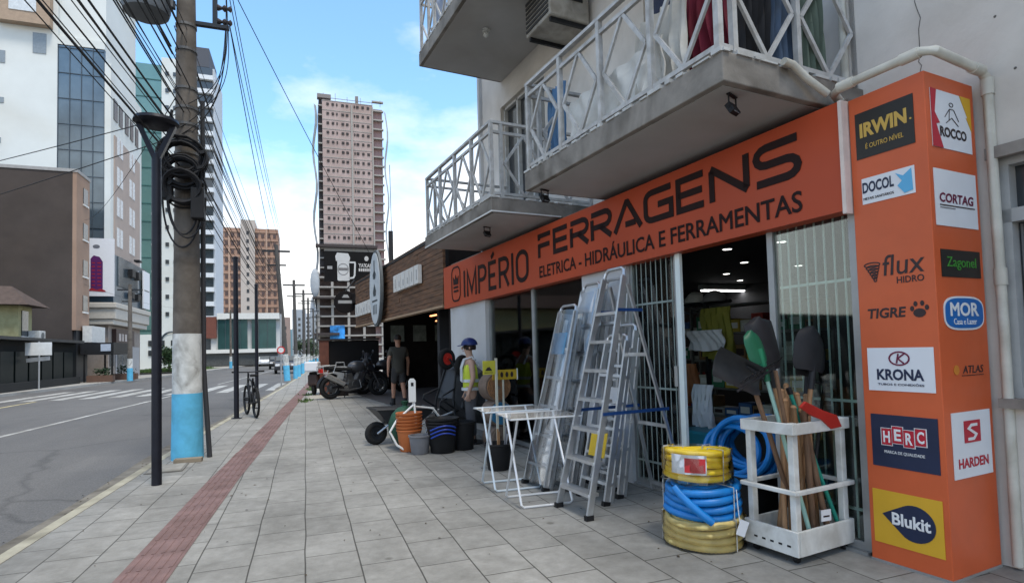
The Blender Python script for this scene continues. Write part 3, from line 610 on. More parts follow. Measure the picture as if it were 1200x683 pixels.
for i, c in enumerate('HERC'):
    x = (-.51+i*.34)*hw; y = (.06 if i % 2 else -.04)*hh
    shape(o, fn, [(x-hw*.165, y-hh*.12), (x+hw*.165, y-hh*.12), (x+hw*.165, y+hh*.52), (x-hw*.165, y+hh*.52)], k_red, 'letter_tile')
    f2 = (lambda x, y: (lambda u, v, w: fn(u+x, v+y+hh*.2, w+.002)))(x, y); text_fit(c, hw*.21, hh*.44, f2, bold=.03, t=.002).build('lettering', k_wh, o)
    strokes(o, fn, [[(x-hw*.165, y-hh*.12), (x+hw*.165, y-hh*.12), (x+hw*.165, y+hh*.52), (x-hw*.165, y+hh*.52), (x-hw*.165, y-hh*.12)]], .005, k_wh, 'outline')
put(o, fn, 'MARCA DE QUALIDADE', hw*1.2, hh*.13, k_wh, 0, -hh*.42)
o, fn, hw, hh = panel('L', .06, .93, .042, .153, k_y)
drop = [(-hw*.72, hh*.12)]+[(hw*.22+hw*.58*math.cos(rad(a)), -hh*.02+hh*.66*math.sin(rad(a))) for a in range(118, -130, -12)]
shape(o, fn, drop, k_navy, 'drop_emblem'); put(o, lambda u, v, w: fn(u, v-u*.0, w+.002), 'Blukit', hw*1.1, hh*.46, k_wh, hw*.12, hh*.02, bold=.03)
# narrow face
o, fn, hw, hh = panel('R', .09, .90, .85, .968, k_w); shape(o, fn, [(-hw, hh), (-hw*.72, hh*.99), (-hw*.85, hh*.2), (-hw*.62, -hh*.15), (-hw*.8, -hh*.2), (-hw*.5, -hh), (-hw, -hh)], k_red, 'flash'); shape(o, fn, [(hw*.45, hh*.99), (hw, hh*.99), (hw, -hh*.2), (hw*.75, hh*.25), (hw*.82, hh*.28)], k_y, 'flash')
put(o, fn, 'ROCCO', hw*1.35, hh*.36, k_ink, .01, -hh*.42, bold=.04)
strokes(o, fn, [arc(0, hh*.58, hw*.1, hh*.07, 0, 360, 10), [(-hw*.35, hh*.1), (-hw*.1, hh*.42), (hw*.12, hh*.42), (hw*.35, hh*.05)], [(-hw*.3, -hh*.1), (0, hh*.12), (hw*.32, -hh*.12)], [(-hw*.1, hh*.42), (-hw*.14, hh*.02)]], .004, k_ink, 'figure_outline')
o, fn, hw, hh = panel('R', .07, .93, .692, .806, k_w); put(o, fn, 'CORTAG', hw*1.62, hh*.34, k_wine, 0, -.0, bold=.03, shear=.1); strokes(o, fn, [[(-hw*.8, -hh*.27), (hw*.85, -hh*.27)]], .006, k_ink, 'underline'); strokes(o, fn, [[(-hw*.8, -hh*.36), (-hw*.1, -hh*.36)]], .003, k_ink, 'underline')
o, fn, hw, hh = panel('R', .12, .92, .59, .645, k_k); put(o, fn, 'Zagonel', hw*1.5, hh*.95, k_grn, 0, 0, bold=.0)
fn = face_fn('R', .52*WR, .518*P_H, .001); q = MB(); q.prism([(.21*math.copysign(abs(math.cos(rad(a)))**.6, math.cos(rad(a))), .098*math.copysign(abs(math.sin(rad(a)))**.6, math.sin(rad(a)))) for a in range(0, 360, 10)], fn, .003); o = q.build('sticker', k_wh, pl)
q = MB(); q.prism([(.198*math.copysign(abs(math.cos(rad(a)))**.6, math.cos(rad(a))), .087*math.copysign(abs(math.sin(rad(a)))**.6, math.sin(rad(a)))) for a in range(0, 360, 10)], lambda u, v, w: fn(u, v, w+.003), .002); q.build('backing', k_mor, o)
f2 = lambda u, v, w: fn(u, v, w+.005); put(o, f2, 'MOR', .30, .08, k_wh, 0, .022, bold=.03); put(o, f2, 'Casa e Lazer', .24, .035, k_wh, 0, -.048)
fn = face_fn('R', .56*WR, .405*P_H, .001); text_fit('ATLAS', .22, .045, lambda u, v, w: fn(u+.04, v, w), bold=.01, shear=.15, t=.002).build('lettering', k_ink, pl)
q = MB(); q.prism(arc(-.135, 0, .028, .028, 0, 350, 14), fn, .002); q.build('emblem', m('ink_amber', (.55, .2, .03), .45, var=0), pl)
q = MB(); ribbon(q, [(-.08, -.034), (.15, -.034)], .004, fn, .002); q.build('underline', k_ink, pl)
o, fn, hw, hh = panel('R', .13, .92, .193, .322, k_w); shape(o, fn, [(-hw*.42, hh*.05), (hw*.42, hh*.05), (hw*.42, hh*.72), (-hw*.42, hh*.72)], k_red, 'emblem'); put(o, fn, 'HARDEN', hw*1.55, hh*.3, k_red, 0, -hh*.55, bold=.03)
f2 = lambda u, v, w: fn(u, v+hh*.38, w+.002)
strokes(o, f2, [[(hw*.25, hh*.2), (-hw*.05, hh*.2), (-hw*.2, hh*.1), (hw*.18, -hh*.1), (hw*.05, -hh*.22), (-hw*.25, -hh*.22)]], .016, k_wh, 'emblem')
# ================================================================ BUILDINGS ACROSS THE STREET AND FAR AWAY
wallw = m('white_render', (.60, .62, .60), .8, var=.05, scale=.4, stain=.06); beige = m('beige_tiles', (.36, .29, .25), .75, var=.08, scale=.8); brownw = m('brown_wall', (.058, .046, .040), .9, var=.2, scale=.5, stain=.15, bump=.1)
terra = m('salmon_wall', (.30, .20, .145), .8, var=.1, scale=.6, stain=.1); dglass = m('dark_glass', (.03, .045, .055), .1, var=.3, scale=.3, spec=.8); bglass = m('grey_curtain_glass', (.10, .13, .15), .12, .35, var=.45, scale=.22, spec=.8)
tealg = m('teal_glass', (.11, .21, .19), .15, .3, var=.2, scale=.15, spec=.8); navyg = m('blue_grey_cladding', (.05, .085, .12), .3, .3, var=.2, scale=.3); wnd = m('window_dark', (.04, .045, .05), .15, spec=.7); whitew = m('window_pale', (.55, .57, .58), .25)
fcr = m('white_window_frame', (.6, .6, .58), .5); mull = m('mullion_grey', (.07, .085, .10), .4, .4)
# --- white office block with curtain glass
off = thing('office_building', 'tall white office block with grey curtain glass and beige windowed side', 'building', (-13.5, 49.7, 0))
def O(): return MB((-13.5, 49.7, 0))
q = O(); q.box(-40, -13.9, 50.0, 58, 9, 40); q.box(-40, -16.8, 49.7, 50.0, 4, 40); q.box(-16.8, -13.9, 49.7, 50.0, 24.6, 25.2); q.box(-13.9, -13.5, 49.7, 58.2, 9, 23.6); q.build('wall', wallw, off)
q = O(); q.box(-13.499, -13.42, 50.4, 57.4, 9.2, 18.4); q.build('beige_panel', beige, off)
cw = O().box(-16.78, -13.92, 49.75, 49.99, 9.2, 24.55).build('curtain_glass', bglass, off)
q = O()
for i in range(5): x = -16.8+i*.72; q.box(x-.02, x+.02, 49.69, 49.75, 9.2, 24.6)
for i in range(9): z = 9.2+i*1.9; q.box(-16.8, -13.9, 49.692, 49.749, z-.02, z+.02)
q.build('mullions', mull, cw)
bx = []
for k in range(5):
    for y in (50.9, 51.75, 54.2, 55.1): bx.append((-13.43, -13.39, y, y+.6, 10.0+k*2.35-(.9 if k > 3 else 0)*0, 11.45+k*2.35))
windows(off, 'window', whitew, [b_ for b_ in bx if b_[5] < 19], (-13.5, 49.7, 0))
windows(off, 'upper_window', wnd, [(-13.5, -13.44, y, y+.9, 19.6, 21.2) for y in (50.3, 51.6, 53.2, 54.6, 56.1)], (-13.5, 49.7, 0))
q = O(); q.add([(-17, 50.0, 25.2), (-14.1, 50.0, 25.2), (-14.1, 57.8, 24), (-17, 57.8, 36), (-17, 52.5, 36), (-16.2, 52.5, 36)], [(0, 1, 2, 3, 4)]); q.build('sloped_glazing', m('pale_glazing', (.42, .47, .50), .2, .2, var=.2, scale=.3), off)
q = O(); q.box(-20.3, -17.1, 49.1, 49.68, 25.6, 27.9); lb = q.build('beige_balcony', m('tan_render', (.34, .25, .18), .8), off); O().box(-19.5, -17.9, 49.06, 49.09, 26.4, 27.3).build('window', whitew, lb)
windows(off, 'window', m('grey_window', (.22, .25, .27), .2), [(-18.3, -17.5, 49.66, 49.71, 23.7, 25.2), (-20.5, -19.9, 49.66, 49.71, 22.7, 23.6), (-20.5, -19.95, 49.66, 49.71, 19.8, 20.2), (-20.6, -20.1, 49.66, 49.71, 16.9, 17.3), (-20.7, -20.2, 49.66, 49.71, 14.4, 14.8)], (-13.5, 49.7, 0))
q = O(); q.box(-17, -13.2, 49.3, 58.6, 5.6, 9.15); q.build('blue_cladding', navyg, off)
q = O(); q.box(-13.2, -13.12, 50.2, 57.6, 6.9, 9.14); pg_ = q.build('glazed_front', bglass, off)
windows(off, 'louvre', black_m, [(-13.11, -12.7, 54.2, 55.0, 9.35, 9.5), (-13.11, -12.8, 52.6, 53.5, 7.9, 8.5), (-13.11, -12.8, 54.4, 55.2, 7.9, 8.5), (-13.11, -12.85, 52.8, 53.5, 6.2, 6.7), (-13.11, -12.85, 54.5, 55.2, 6.2, 6.7)], (-13.5, 49.7, 0))
q = O(); q.box(-17.2, -12.9, 48.9, 58.8, 5.15, 5.55); q.box(-17.1, -13.0, 49.05, 58.7, 4.35, 5.15); q.box(-17.0, -13.15, 49.15, 58.6, 3.95, 4.35); q.build('moulded_ledge', m('ledge_cream', (.46, .43, .38), .8, var=.08), off, bevel=.06)
q = O(); q.box(-16.9, -13.6, 49.6, 58.2, 0, 3.95); q.build('ground_floor', m('taupe_render', (.27, .235, .21), .8, stain=.1), off)
q = O(); q.box(-13.59, -13.5, 51.2, 54.2, .1, 2.2); q.box(-13.59, -13.5, 55, 57.6, .1, 2.4); q.build('shop_door', m('roller_grey', (.30, .30, .31), .5), off)
windows(off, 'window', wnd, [(-13.6, -13.56+.02, 49.9, 50.8, .9, 2.1), (-13.52, -13.47, 51.4, 52.6, .2, 2.0), (-13.52, -13.47, 52.75, 54.0, 1.0, 2.0)], (-13.5, 49.7, 0))
q = O(); q.box(-13.58, -13.3, 50.4, 55.2, 2.45, 3.7); sgnb = q.build('dark_sign', m('dark_brown_sign', (.045, .025, .022), .5), off)
for y, w_ in ((51.0, .5), (51.8, .35), (52.5, .5), (53.3, .35), (54.0, .5)): O().box(-13.3, -13.27, y, y+w_, 2.8, 3.35).build('letter', m('sign_grey', (.4, .36, .34), .5), sgnb)
# banner with the purple tower
ban = thing('banner', 'white banner with a purple tower drawing on the office block corner', 'banner', (-13.95, 48.9, 6.3))
MB((-13.95, 48.9, 6.3)).box(-14.85, -13.05, 48.9, 48.98, 6.0, 10.2).build('sheet', m('banner_white', (.66, .67, .70), .5, var=.03), ban)
pv = m('banner_purple', (.085, .015, .10), .5); q = MB((-13.95, 48.9, 6.3))
q.prism([(-14.5, 6.5), (-13.75, 6.4), (-13.75, 8.5), (-13.95, 8.85), (-14.3, 8.95), (-14.5, 8.7)], lambda u, v, w: (u, 48.895-w, v), .01); q.build('tower_drawing', pv, ban)
q = MB((-13.95, 48.9, 6.3))
for k in range(7): q.box(-14.42, -14.22, 48.875, 48.884, 6.75+k*.27, 6.82+k*.27); q.box(-14.08, -13.85, 48.875, 48.884, 6.75+k*.27, 6.82+k*.27)
q.prism([(-14.7, 6.4), (-13.55, 6.3), (-13.6, 6.42), (-13.9, 6.55), (-14.1, 6.44), (-14.4, 6.6)], lambda u, v, w: (u, 48.884-w, v), .006); q.build('drawing_lines', m('banner_red', (.3, .02, .03), .5), ban)
q = MB((-13.95, 48.9, 6.3)); q.prism(arc(-14.15, 9.6, .22, .14, 0, 350, 14), lambda u, v, w: (u, 48.895-w, v), .008); q.build('oval_mark', m('banner_grey', (.14, .15, .17), .5), ban)
ban2 = thing('banner', 'narrow white banner on the street side of the office block', 'banner', (-12.95, 57.2, 6))
MB((-12.95, 57.2, 6)).box(-13.0, -12.9, 56.4, 58.4, 5.7, 8.9).build('sheet', MATS['banner_white'], ban2); MB((-12.95, 57.2, 6)).box(-12.9, -12.89, 56.6, 58.2, 7.2, 7.3).build('seam', mull, ban2)
# --- brown block
bb = thing('brown_building', 'windowless dark brown block with a narrow salmon street side', 'building', (-13.5, 43, 0))
q = MB((-13.5, 43, 0)); q.box(-40, -13.72, 43, 45.2, 0, 13.3); q.build('side_wall', brownw, bb)
MB((-13.5, 43, 0)).box(-13.719, -13.5, 43, 45.3, 3.3, 13.45).build('front_wall', terra, bb)
MB((-13.5, 43, 0)).box(-40, -13.45, 42.95, 45.35, 13.3, 13.5).build('coping', m('coping_grey', (.3, .29, .28), .8), bb)
windows(bb, 'window', wnd, [(-13.51, -13.46, 44.1, 44.9, z, z+1.0) for z in (4.6, 6.9, 9.3, 11.6)], (-13.5, 43, 0))
q = MB((-13.5, 43, 0))
for z in (4.5, 6.8, 9.2, 11.5): q.box(-13.5, -13.42, 44.05, 44.95, z-.06, z+.05)
q.build('window_sill', fcr, bb)
MB((-13.5, 43, 0)).box(-13.7, -13.55, 43.2, 45.2, 0, 3.3).build('ground_floor', m('dark_shopfront', (.03, .03, .032), .5), bb)
MB((-13.5, 43, 0)).box(-13.4, -12.9, 43.8, 46.4, 2.55, 3.6).build('pale_shutter', m('pale_ribbed', (.55, .55, .53), .6), bb)
aw = thing('shop_awning', 'black box awning with a pale plate over a shop entrance', 'awning', (-12.4, 45, 2))
MB((-12.4, 45, 2)).box(-13.4, -11.6, 43.4, 47.6, 1.75, 2.5).build('box', black_m, aw); MB((-12.4, 45, 2)).box(-12.3, -11.75, 43.37, 43.395, 1.95, 2.4).build('plate', m('plate_grey', (.36, .40, .46), .5), aw)
q = MB((-12.4, 45, 2)); 
for x in (-13.2, -11.7):
    for y in (43.5, 47.5): q.box(x-.05, x+.05, y-.05, y+.05, 0, 1.75)
q.build('post', black_m, aw)
for i, (x, y, l) in enumerate(((-12.2, 43.1, 'nearer low wooden planter with shrubs beside the black awning'), (-11.7, 46.4, 'farther low wooden planter with shrubs beside the black awning'))):
    p = thing('planter', l, 'planter', (x, y, 0), group='planters by the awning'); MB().box(-.7, .7, -.25, .25, 0, .42).build('box', m('planter_wood', (.12, .07, .05), .8), p); leaves((0, 0, .65), (.6, .25, .35), 160, .09, 50+i).build('foliage', m('dark_foliage', (.025, .05, .022), .7, var=.4, scale=2), p)
# --- green house and dark shop front on the left edge
gh = thing('green_house', 'small olive yellow house with a tiled roof beside the brown wall', 'house', (-14, 37, 0))
G0 = (-14, 37, 0); MB(G0).box(-26, -13.6, 35.6, 37.1, 0, 4.6).build('wall', m('olive_yellow', (.26, .245, .13), .8, var=.1, stain=.15), gh); MB(G0).add([(-26, 35.0, 4.45), (-13.0, 35.0, 4.25), (-13.0, 37.7, 4.25), (-26, 37.7, 4.45), (-26, 36.4, 5.6), (-14.2, 36.4, 5.3)], [(0, 1, 5, 4), (1, 2, 5), (2, 3, 4, 5), (0, 3, 2, 1)]).build('roof', m('roof_tiles', (.07, .05, .042), .9, var=.25, scale=4), gh)
w_ = MB(G0).box(-13.61, -13.56, 35.9, 36.6, 2.7, 4.0).build('window', wnd, gh); MB(G0).box(-13.58, -13.54, 35.8, 36.7, 2.6, 2.7).build('sill', fcr, w_)
ac2 = thing('air_conditioner', 'small pale air conditioner on the olive yellow house', 'air conditioner', (-13.3, 36.9, 2.5)); MB().box(-.25, .25, -.35, .35, 0, .5).build('case', dwhite, ac2, bevel=.02); MB().lathe([(.17, 0), (.17, .02)], (.25, 0, .25), 16, 'x', cap=True).build('grille', mull, ac2)
ds = thing('dark_shopfront', 'long low black shop front along the far pavement', 'shop', (-13.3, 33, 0))
D0 = (-13.3, 33, 0); MB(D0).box(-22, -13.35, 14, 42.6, 0, 2.45).build('wall', m('black_front', (.010, .011, .011), .8, var=.3, spec=.1), ds); q = MB(D0)
for i in range(18): q.box(-13.34, -13.28, 15+i*1.5, 16.3+i*1.5, .35, 1.9)
q.build('glazing', m('black_glazing', (.008, .012, .011), .5, var=.3, spec=.15), ds); MB(D0).box(-13.34, -12.9, 14, 42.5, 2.45, 2.6).build('canopy', m('canopy_black', (.03, .03, .03), .6), ds)
q = MB(D0); q.box(-13.3, -12.95, 14, 42, 0, .4); q.build('plinth', m('dark_plinth', (.02, .02, .019), .9), ds)
# sign on post
sp_ = thing('street_sign', 'white rectangular sign on a thin post before the dark shop front', 'sign', (-12.6, 35.2, 0))
q = MB(); q.tube([(0, 0, 0), (0, 0, 2.4)], .04, 8); q.build('post', steel, sp_); MB().box(-.55, .55, -.06, -.03, 1.7, 2.35).build('board', white_m, sp_); q = MB(); q.bar((-.5, -.05, 1.45), (.45, .02, 1.55), .03, .2); q.build('name_plate', steel, sp_)
# --- teal and white tower, balcony tower, brown tower
def grid_tower(root, off, x0, x1, y, z0, z1, nx, nz, ww, wh, mat, name='window', depth=.12):
    bx = []
    for k in range(nz):
        for i in range(nx):
            x = x0+(x1-x0)*(i+.5)/nx; z = z0+(z1-z0)*(k+.5)/nz; bx.append((x-ww/2, x+ww/2, y-depth, y+.02, z-wh/2, z+wh/2))
    bx.sort(key=lambda b_: b_[4]); windows(root, name, mat, bx, off)
tA = thing('apartment_tower', 'white apartment tower with a teal glass stripe beside the office block', 'tower', (-16, 85, 0)); A0 = (-16, 85, 0)
MB(A0).box(-30, -17.4, 85, 96, 0, 40).build('teal_glazing', tealg, tA); MB(A0).box(-17.39, -15.0, 84.8, 97, 4.5, 41).build('wall', wallw, tA); MB(A0).box(-22, -15.0, 84.6, 97, 0, 4.5).build('podium', wallw, tA)
q = MB(A0)
for k in range(15): q.box(-22, -17.41, 84.93, 84.999, 5+k*2.35, 5.1+k*2.35)
q.build('floor_bands', m('teal_dark', (.03, .1, .09), .3), tA)
grid_tower(tA, A0, -17.2, -15.4, 84.8, 6, 40, 2, 15, .4, .5, wnd); grid_tower(tA, A0, -19.2, -15.4, 84.6, 1.5, 4, 3, 2, .55, .7, wnd, 'podium_window')
windows(tA, 'pale_panel', whitew, [(-18.6, -18.2, 84.9, 84.99, z, z+.3) for z in (9, 12.5, 16, 20)], A0)  # small plain pale panels on the teal glazing
q = MB(A0); q.tube([(x, 84.55, z) for x, z in arc(-16.2, 3.6, 1.2, 1.2, 0, 180, 12)], .12, 6); q.build('arch', mull, tA)
tB = thing('balcony_tower', 'pale tower with stacked dark glazed balconies behind the utility pole', 'tower', (-20, 130, 0)); B0_ = (-20, 130, 0)
MB(B0_).box(-26.5, -17.1, 130, 142, 0, 61).build('wall', m('pale_grey_wall', (.50, .54, .58), .7, var=.05), tB); MB(B0_).box(-22, -18.0, 129.5, 140, 61, 65).build('roof_block', m('slate', (.07, .075, .09), .7), tB)
bx = [(-23.5, -17.2, 128.6, 129.99, 3+k*2.9, 3.9+k*2.9) for k in range(20)]; windows(tB, 'balcony', m('balcony_white', (.58, .60, .62), .6), bx, B0_)
windows(tB, 'balcony_glazing', wnd, [(-23.3, -17.4, 129.3, 129.98, 3.95+k*2.9, 5.75+k*2.9) for k in range(20)], B0_)
tC = thing('brown_tower', 'brick coloured high rise with many small windows down the street', 'tower', (-17.5, 210, 0)); C0 = (-17.5, 210, 0)
MB(C0).box(-27, -8.4, 210, 226, 0, 44.5).build('wall', m('brick_render', (.33, .205, .15), .85, var=.12, scale=.3), tC); MB(C0).box(-20, -15.6, 209.2, 222, 0, 47.2).build('stair_core', m('cream_core', (.45, .40, .36), .8), tC)
bx = []
for k in range(15):
    for i in range(10):
        x = -26.2+i*1.86
        if -20.5 < x < -15.4: continue
        bx.append((x-.45, x+.45, 209.85, 210.02, 2.2+k*2.8, 3.5+k*2.8))
windows(tC, 'window', m('window_brown', (.09, .06, .055), .4), bx, C0)
q = MB(C0)
for k in range(16): q.box(-27.05, -20.02, 209.7, 209.99, 1.1+k*2.8, 1.3+k*2.8); q.box(-15.58, -8.35, 209.7, 209.99, 1.1+k*2.8, 1.3+k*2.8)
for x in (-23.5, -12): q.box(x-.25, x+.25, 209.6, 209.98, 0, 44.5)
q.build('floor_bands', m('brick_pale', (.42, .29, .22), .85), tC)
windows(tC, 'core_window', wnd, [(-18.2, -17.4, 209.1, 209.21, 3+k*2.8, 4.2+k*2.8) for k in range(15)], C0)
MB(C0).box(-10.8, -6.0, 204, 210, 8.2, 8.9).build('canopy', m('dark_canopy', (.05, .05, .055), .6), tC)
# --- low glass and brick building
lo = thing('glass_showroom', 'low showroom of brown brick, white bands and green glass', 'building', (-11, 95, 0)); L0 = (-11, 95, 0)
MB(L0).box(-21, -3.5, 95.4, 108, 0, 7.0).build('wall', m('showroom_white', (.52, .53, .53), .7, var=.06), lo); MB(L0).box(-19.6, -12.4, 95.0, 95.39, 4.2, 7.4).build('brick_front', m('brown_brick', (.16, .06, .045), .85, var=.15, scale=2), lo)
MB(L0).box(-12.3, -3.3, 94.6, 95.38, 7.0, 7.9).build('white_band', white_m, lo); MB(L0).box(-20, -3.2, 94.5, 95.39, 1.95, 2.5).build('white_band', white_m, lo)
windows(lo, 'glass_wall', m('green_glass', (.03, .075, .075), .12, .2, var=.3, scale=.4), [(-12.2, -8.2, 94.9, 95.38, 2.5, 6.95), (-7.6, -4.2, 94.9, 95.38, 2.5, 6.95)], L0); windows(lo, 'window', wnd, [(-18.4, -16.4, 95.2, 95.38, 2.5, 4.1), (-15.2, -13.2, 95.2, 95.38, 2.5, 4.1)], L0); windows(lo, 'garage_opening', m('garage_dark', (.07, .075, .075), .7, var=.3), [(-18.5, -4, 94.95, 95.38, .1, 1.9)], L0)
q = MB(L0)
for x in (-11.2, -10.2, -9.2, -6.6, -5.4): q.box(x-.03, x+.03, 94.86, 94.9, 2.5, 6.95)
q.build('mullions', mull, lo)
# --- tower under construction
ct = thing('construction_tower', 'tall unfinished concrete tower wrapped in scaffold nets at the street end', 'tower', (13.5, 180, 0)); T0 = (13.5, 180, 0)
conc = m('raw_block_wall', (.37, .285, .26), .9, var=.14, scale=.25, stain=.2); slab_c = m('raw_slab', (.30, .28, .255), .9, var=.1, scale=.4); opn = m('raw_opening', (.045, .04, .04), .9, var=.3); netm = m('scaffold_net', (.34, .36, .38), .9, var=.15, scale=.5)
MB(T0).box(5.6, 20.6, 180, 196, 26, 78.6).build('block_wall', conc, ct); MB(T0).box(4.6, 5.59, 181, 195, 26, 79).build('side_bay', opn, ct); MB(T0).box(20.61, 23.6, 181, 195, 0, 78).build('side_bay', m('pinkish_block', (.30, .20, .19), .9, var=.2), ct)
MB(T0).box(5.7, 20.5, 179.93, 179.998, 26, 33.4).build('grey_block_wall', m('bare_block', (.28, .275, .27), .9, var=.15), ct)
fh = 2.92; bx = []
for k in range(18):
    z = 26.6+k*fh
    for x, w_ in ((7.2, .75), (8.7, .7), (9.9, .4), (11.6, .8), (12.9, .75), (15.1, .4), (16.0, .8), (17.6, .7), (19.2, .75)): bx.append((x-w_/2, x+w_/2, 179.8, 180.05, z+.95, z+1.7))
windows(ct, 'window_opening', opn, bx, T0)
q = MB(T0)
for k in range(28): q.box(4.4, 5.6, 180.2, 181.0, 1+k*fh, 1.35+k*fh); q.box(20.6, 23.9, 179.9, 181.0, 1+k*fh, 1.4+k*fh)
for k in range(9): q.box(3.4, 23.2, 179.0, 196, .8+k*fh, 1.25+k*fh)
for k in range(19): q.box(5.55, 20.6, 179.9, 179.995, 26+k*fh, 26.18+k*fh)
q.build('floor_slabs', slab_c, ct)
q = MB(T0)
for x in (3.8, 7.8, 12.5, 17, 22.5): q.box(x-.35, x+.35, 179.2, 180.2, 0, 26)
q.build('columns', slab_c, ct)
MB(T0).box(4.2, 23, 183, 194, 0, 26).build('inner_dark', m('inner_brown', (.10, .075, .07), .9, var=.3, scale=.6), ct)
q = MB(T0); q.box(14.0, 14.5, 179.7, 179.99, 26, 78); q.box(20.3, 20.7, 179.7, 179.99, 20, 78); q.build('vertical_ribs', slab_c, ct)
MB(T0).box(3.2, 21.2, 178.2, 180, 33.4, 34.2).build('scaffold_deck', m('deck_dark', (.05, .04, .038), .9), ct); MB(T0).box(2.2, 12, 176.8, 180, 17.8, 18.3).build('scaffold_deck', MATS['deck_dark'], ct); MB(T0).box(2.2, 9.6, 176.8, 180, 7.0, 7.7).build('scaffold_deck', MATS['deck_dark'], ct)
for x0, ph in ((3.4, 0), (23.9, 1)):
    q = MB(T0)
    pts = [(x0+(.5*math.sin(k*.9+ph)-.4*(1 if ph == 0 else -1)), 179.4, 5+k*3.0) for k in range(25)]
    for a, b_ in zip(pts, pts[1:]): q.add([a, (a[0]+.7, a[1]+1.5, a[2]), (b_[0]+.7, b_[1]+1.5, b_[2]), b_], [(0, 1, 2, 3)])
    q.build('scaffold_net', netm, ct)
MB(T0).sphere((2.9, 179.3, 22.6), 1.7, 14, (.8, .6, 2.6)).build('bulging_net', netm, ct, smooth=True); MB(T0).sphere((2.2, 179.3, 12.5), 1.2, 14, (.7, .6, 5.2)).build('bulging_net', netm, ct, smooth=True)
q = MB(T0)
for x in (6, 9.5, 13, 17, 20.5, 23): q.box(x-.06, x+.06, 180.4, 180.5, 78.6, 80.2+rnd.random()*1.2)
q.box(5.6, 23.4, 180.4, 180.5, 79.6, 79.75); q.box(4.2, 8.2, 180, 182, 79.4, 80.6); q.box(15.5, 16.4, 181, 182, 78.6, 81.5); q.build('roof_scaffold', m('scaffold_steel', (.18, .16, .15), .6), ct)
MB(T0).box(7.0, 11.2, 178.7, 178.95, 5.6, 9.9).build('blue_billboard', m('poster_blue', (.03, .20, .50), .5, var=.8, scale=.5), ct)
mst = thing('mast', 'thin tall dark mast rising behind the restaurant roof', 'mast', (8.5, 60, 0)); q = MB(); q.box(-.22, .22, -.2, .2, 0, 14); q.build('post', black_m, mst); q = MB(); q.tube([(.1, 0, 14), (.02, 0, 21)], .035, 6); q.build('rod', darkmetal, mst)
# low distant blocks along the street end
farb = [(9, 260, 12, 22, 'pale', 'pale low block beyond the construction tower'), (-3.0, 330, 7, 26, 'grey', 'grey block far down the street below the hill'), (-11, 300, 8, 20, 'brown', 'brownish block far down the street by the hill'), (4.5, 420, 9, 30, 'pale', 'pale distant block at the very end of the street')]
for x, y, w_, h, c, l in farb:
    f = thing('distant_building', l, 'building', (x, y, 0)); mt_ = m('far_'+c, {'pale': (.45, .47, .50), 'grey': (.30, .33, .36), 'brown': (.30, .22, .19)}[c], .85, var=.1, scale=.2)
    MB().box(-w_/2, w_/2, 0, 14, -1, h).build('wall', mt_, f)
    windows(f, 'window', wnd, [(-w_/2+.8+i*2.2, -w_/2+2+i*2.2, -.1, .02, 2+k*3, 3.5+k*3) for k in range(int(h/3)-1) for i in range(int(w_/2.2))], sub=None)
# hedge tree by the lawn, distant trees
fol = m('foliage', (.03, .062, .022), .7, var=.5, scale=1.2); fol2 = m('foliage_far', (.045, .07, .035), .75, var=.45, scale=.8); bark = m('bark', (.09, .065, .045), .9)
def tree(name, label, cat, loc, h, r, n, size, seed, mat=fol, group=None):
    t_ = thing(name, label, cat, loc, group=group); q = MB(); q.tube([(0, 0, -.02), (.05, 0, h*.35), (-.03, .05, h*.7)], [.06*h, .045*h, .02*h], 7)
    g = random.Random(seed)
    for i in range(5): a = g.uniform(0, 6.28); q.tube([(.03, 0, h*.4), (r[0]*.5*math.cos(a), r[1]*.5*math.sin(a), h*g.uniform(.55, .8))], [.03*h, .008*h], 5)
    q.build('trunk', bark, t_); leaves((0, 0, h-r[2]), r, n, size, seed).build('crown', mat, t_); return t_
tree('clipped_tree', 'round dark green clipped tree on the lawn across the street', 'tree', (-13.2, 67.5, 0), 2.6, (1.5, 1.4, 1.15), 2600, .12, 3)
for i, (x, y, h, l) in enumerate(((-7.6, 100, 3.6, 'dark tree at the corner of the low showroom'), (-6.3, 122, 4.2, 'dark tree behind the parked white car'), (-.2, 74, 3.4, 'brownish kerbside tree among the far poles'), (-6.2, 150, 5, 'far dark tree on the left of the road end'), (.9, 88, 3.2, 'farther small kerbside tree behind the far poles'))):
    tree('street_tree', l, 'tree', (x, y, 0), h, (h*.42, h*.42, h*.4), 700, .16, 20+i, fol2)
# ================================================================ POLES, LAMPS, CABLES
pconc = m('pole_concrete', (.13, .112, .095), .9, var=.22, scale=5, stain=.4, bump=.3, bscale=25); pwhite = m('pole_white_paint', (.58, .585, .56), .75, var=.12, scale=10, stain=.5); pblue = m('pole_blue_paint', (.10, .40, .60), .7, var=.10, scale=8, stain=.18)
UP = Vector((-1.51, 8.83, 0))
up_ = thing('utility_pole', 'thick concrete utility pole with white and blue painted base in the foreground', 'utility pole', UP)
R0 = lambda z: .19-.0115*z
MB().lathe([(R0(1.66), 1.66), (R0(9), 9)], n=24, cap=True).build('shaft', pconc, up_, smooth=True)
MB().lathe([(R0(.88)+.002, .88), (R0(1.68)+.002, 1.68)], n=24, cap=True).build('white_band', pwhite, up_, smooth=True)
MB().lathe([(R0(0)+.006, 0), (R0(.88)+.004, .88)], n=24, cap=True).build('blue_band', pblue, up_, smooth=True)
for z in (4.15, 4.55, 4.78, 5.05, 5.6, 5.95): MB().lathe([(R0(z)+.004, z-.02), (R0(z)+.012, z-.018), (R0(z)+.012, z+.018), (R0(z)+.004, z+.02)], n=20).build('clamp_band', m('band_steel', (.12, .115, .11), .6, .5), up_)
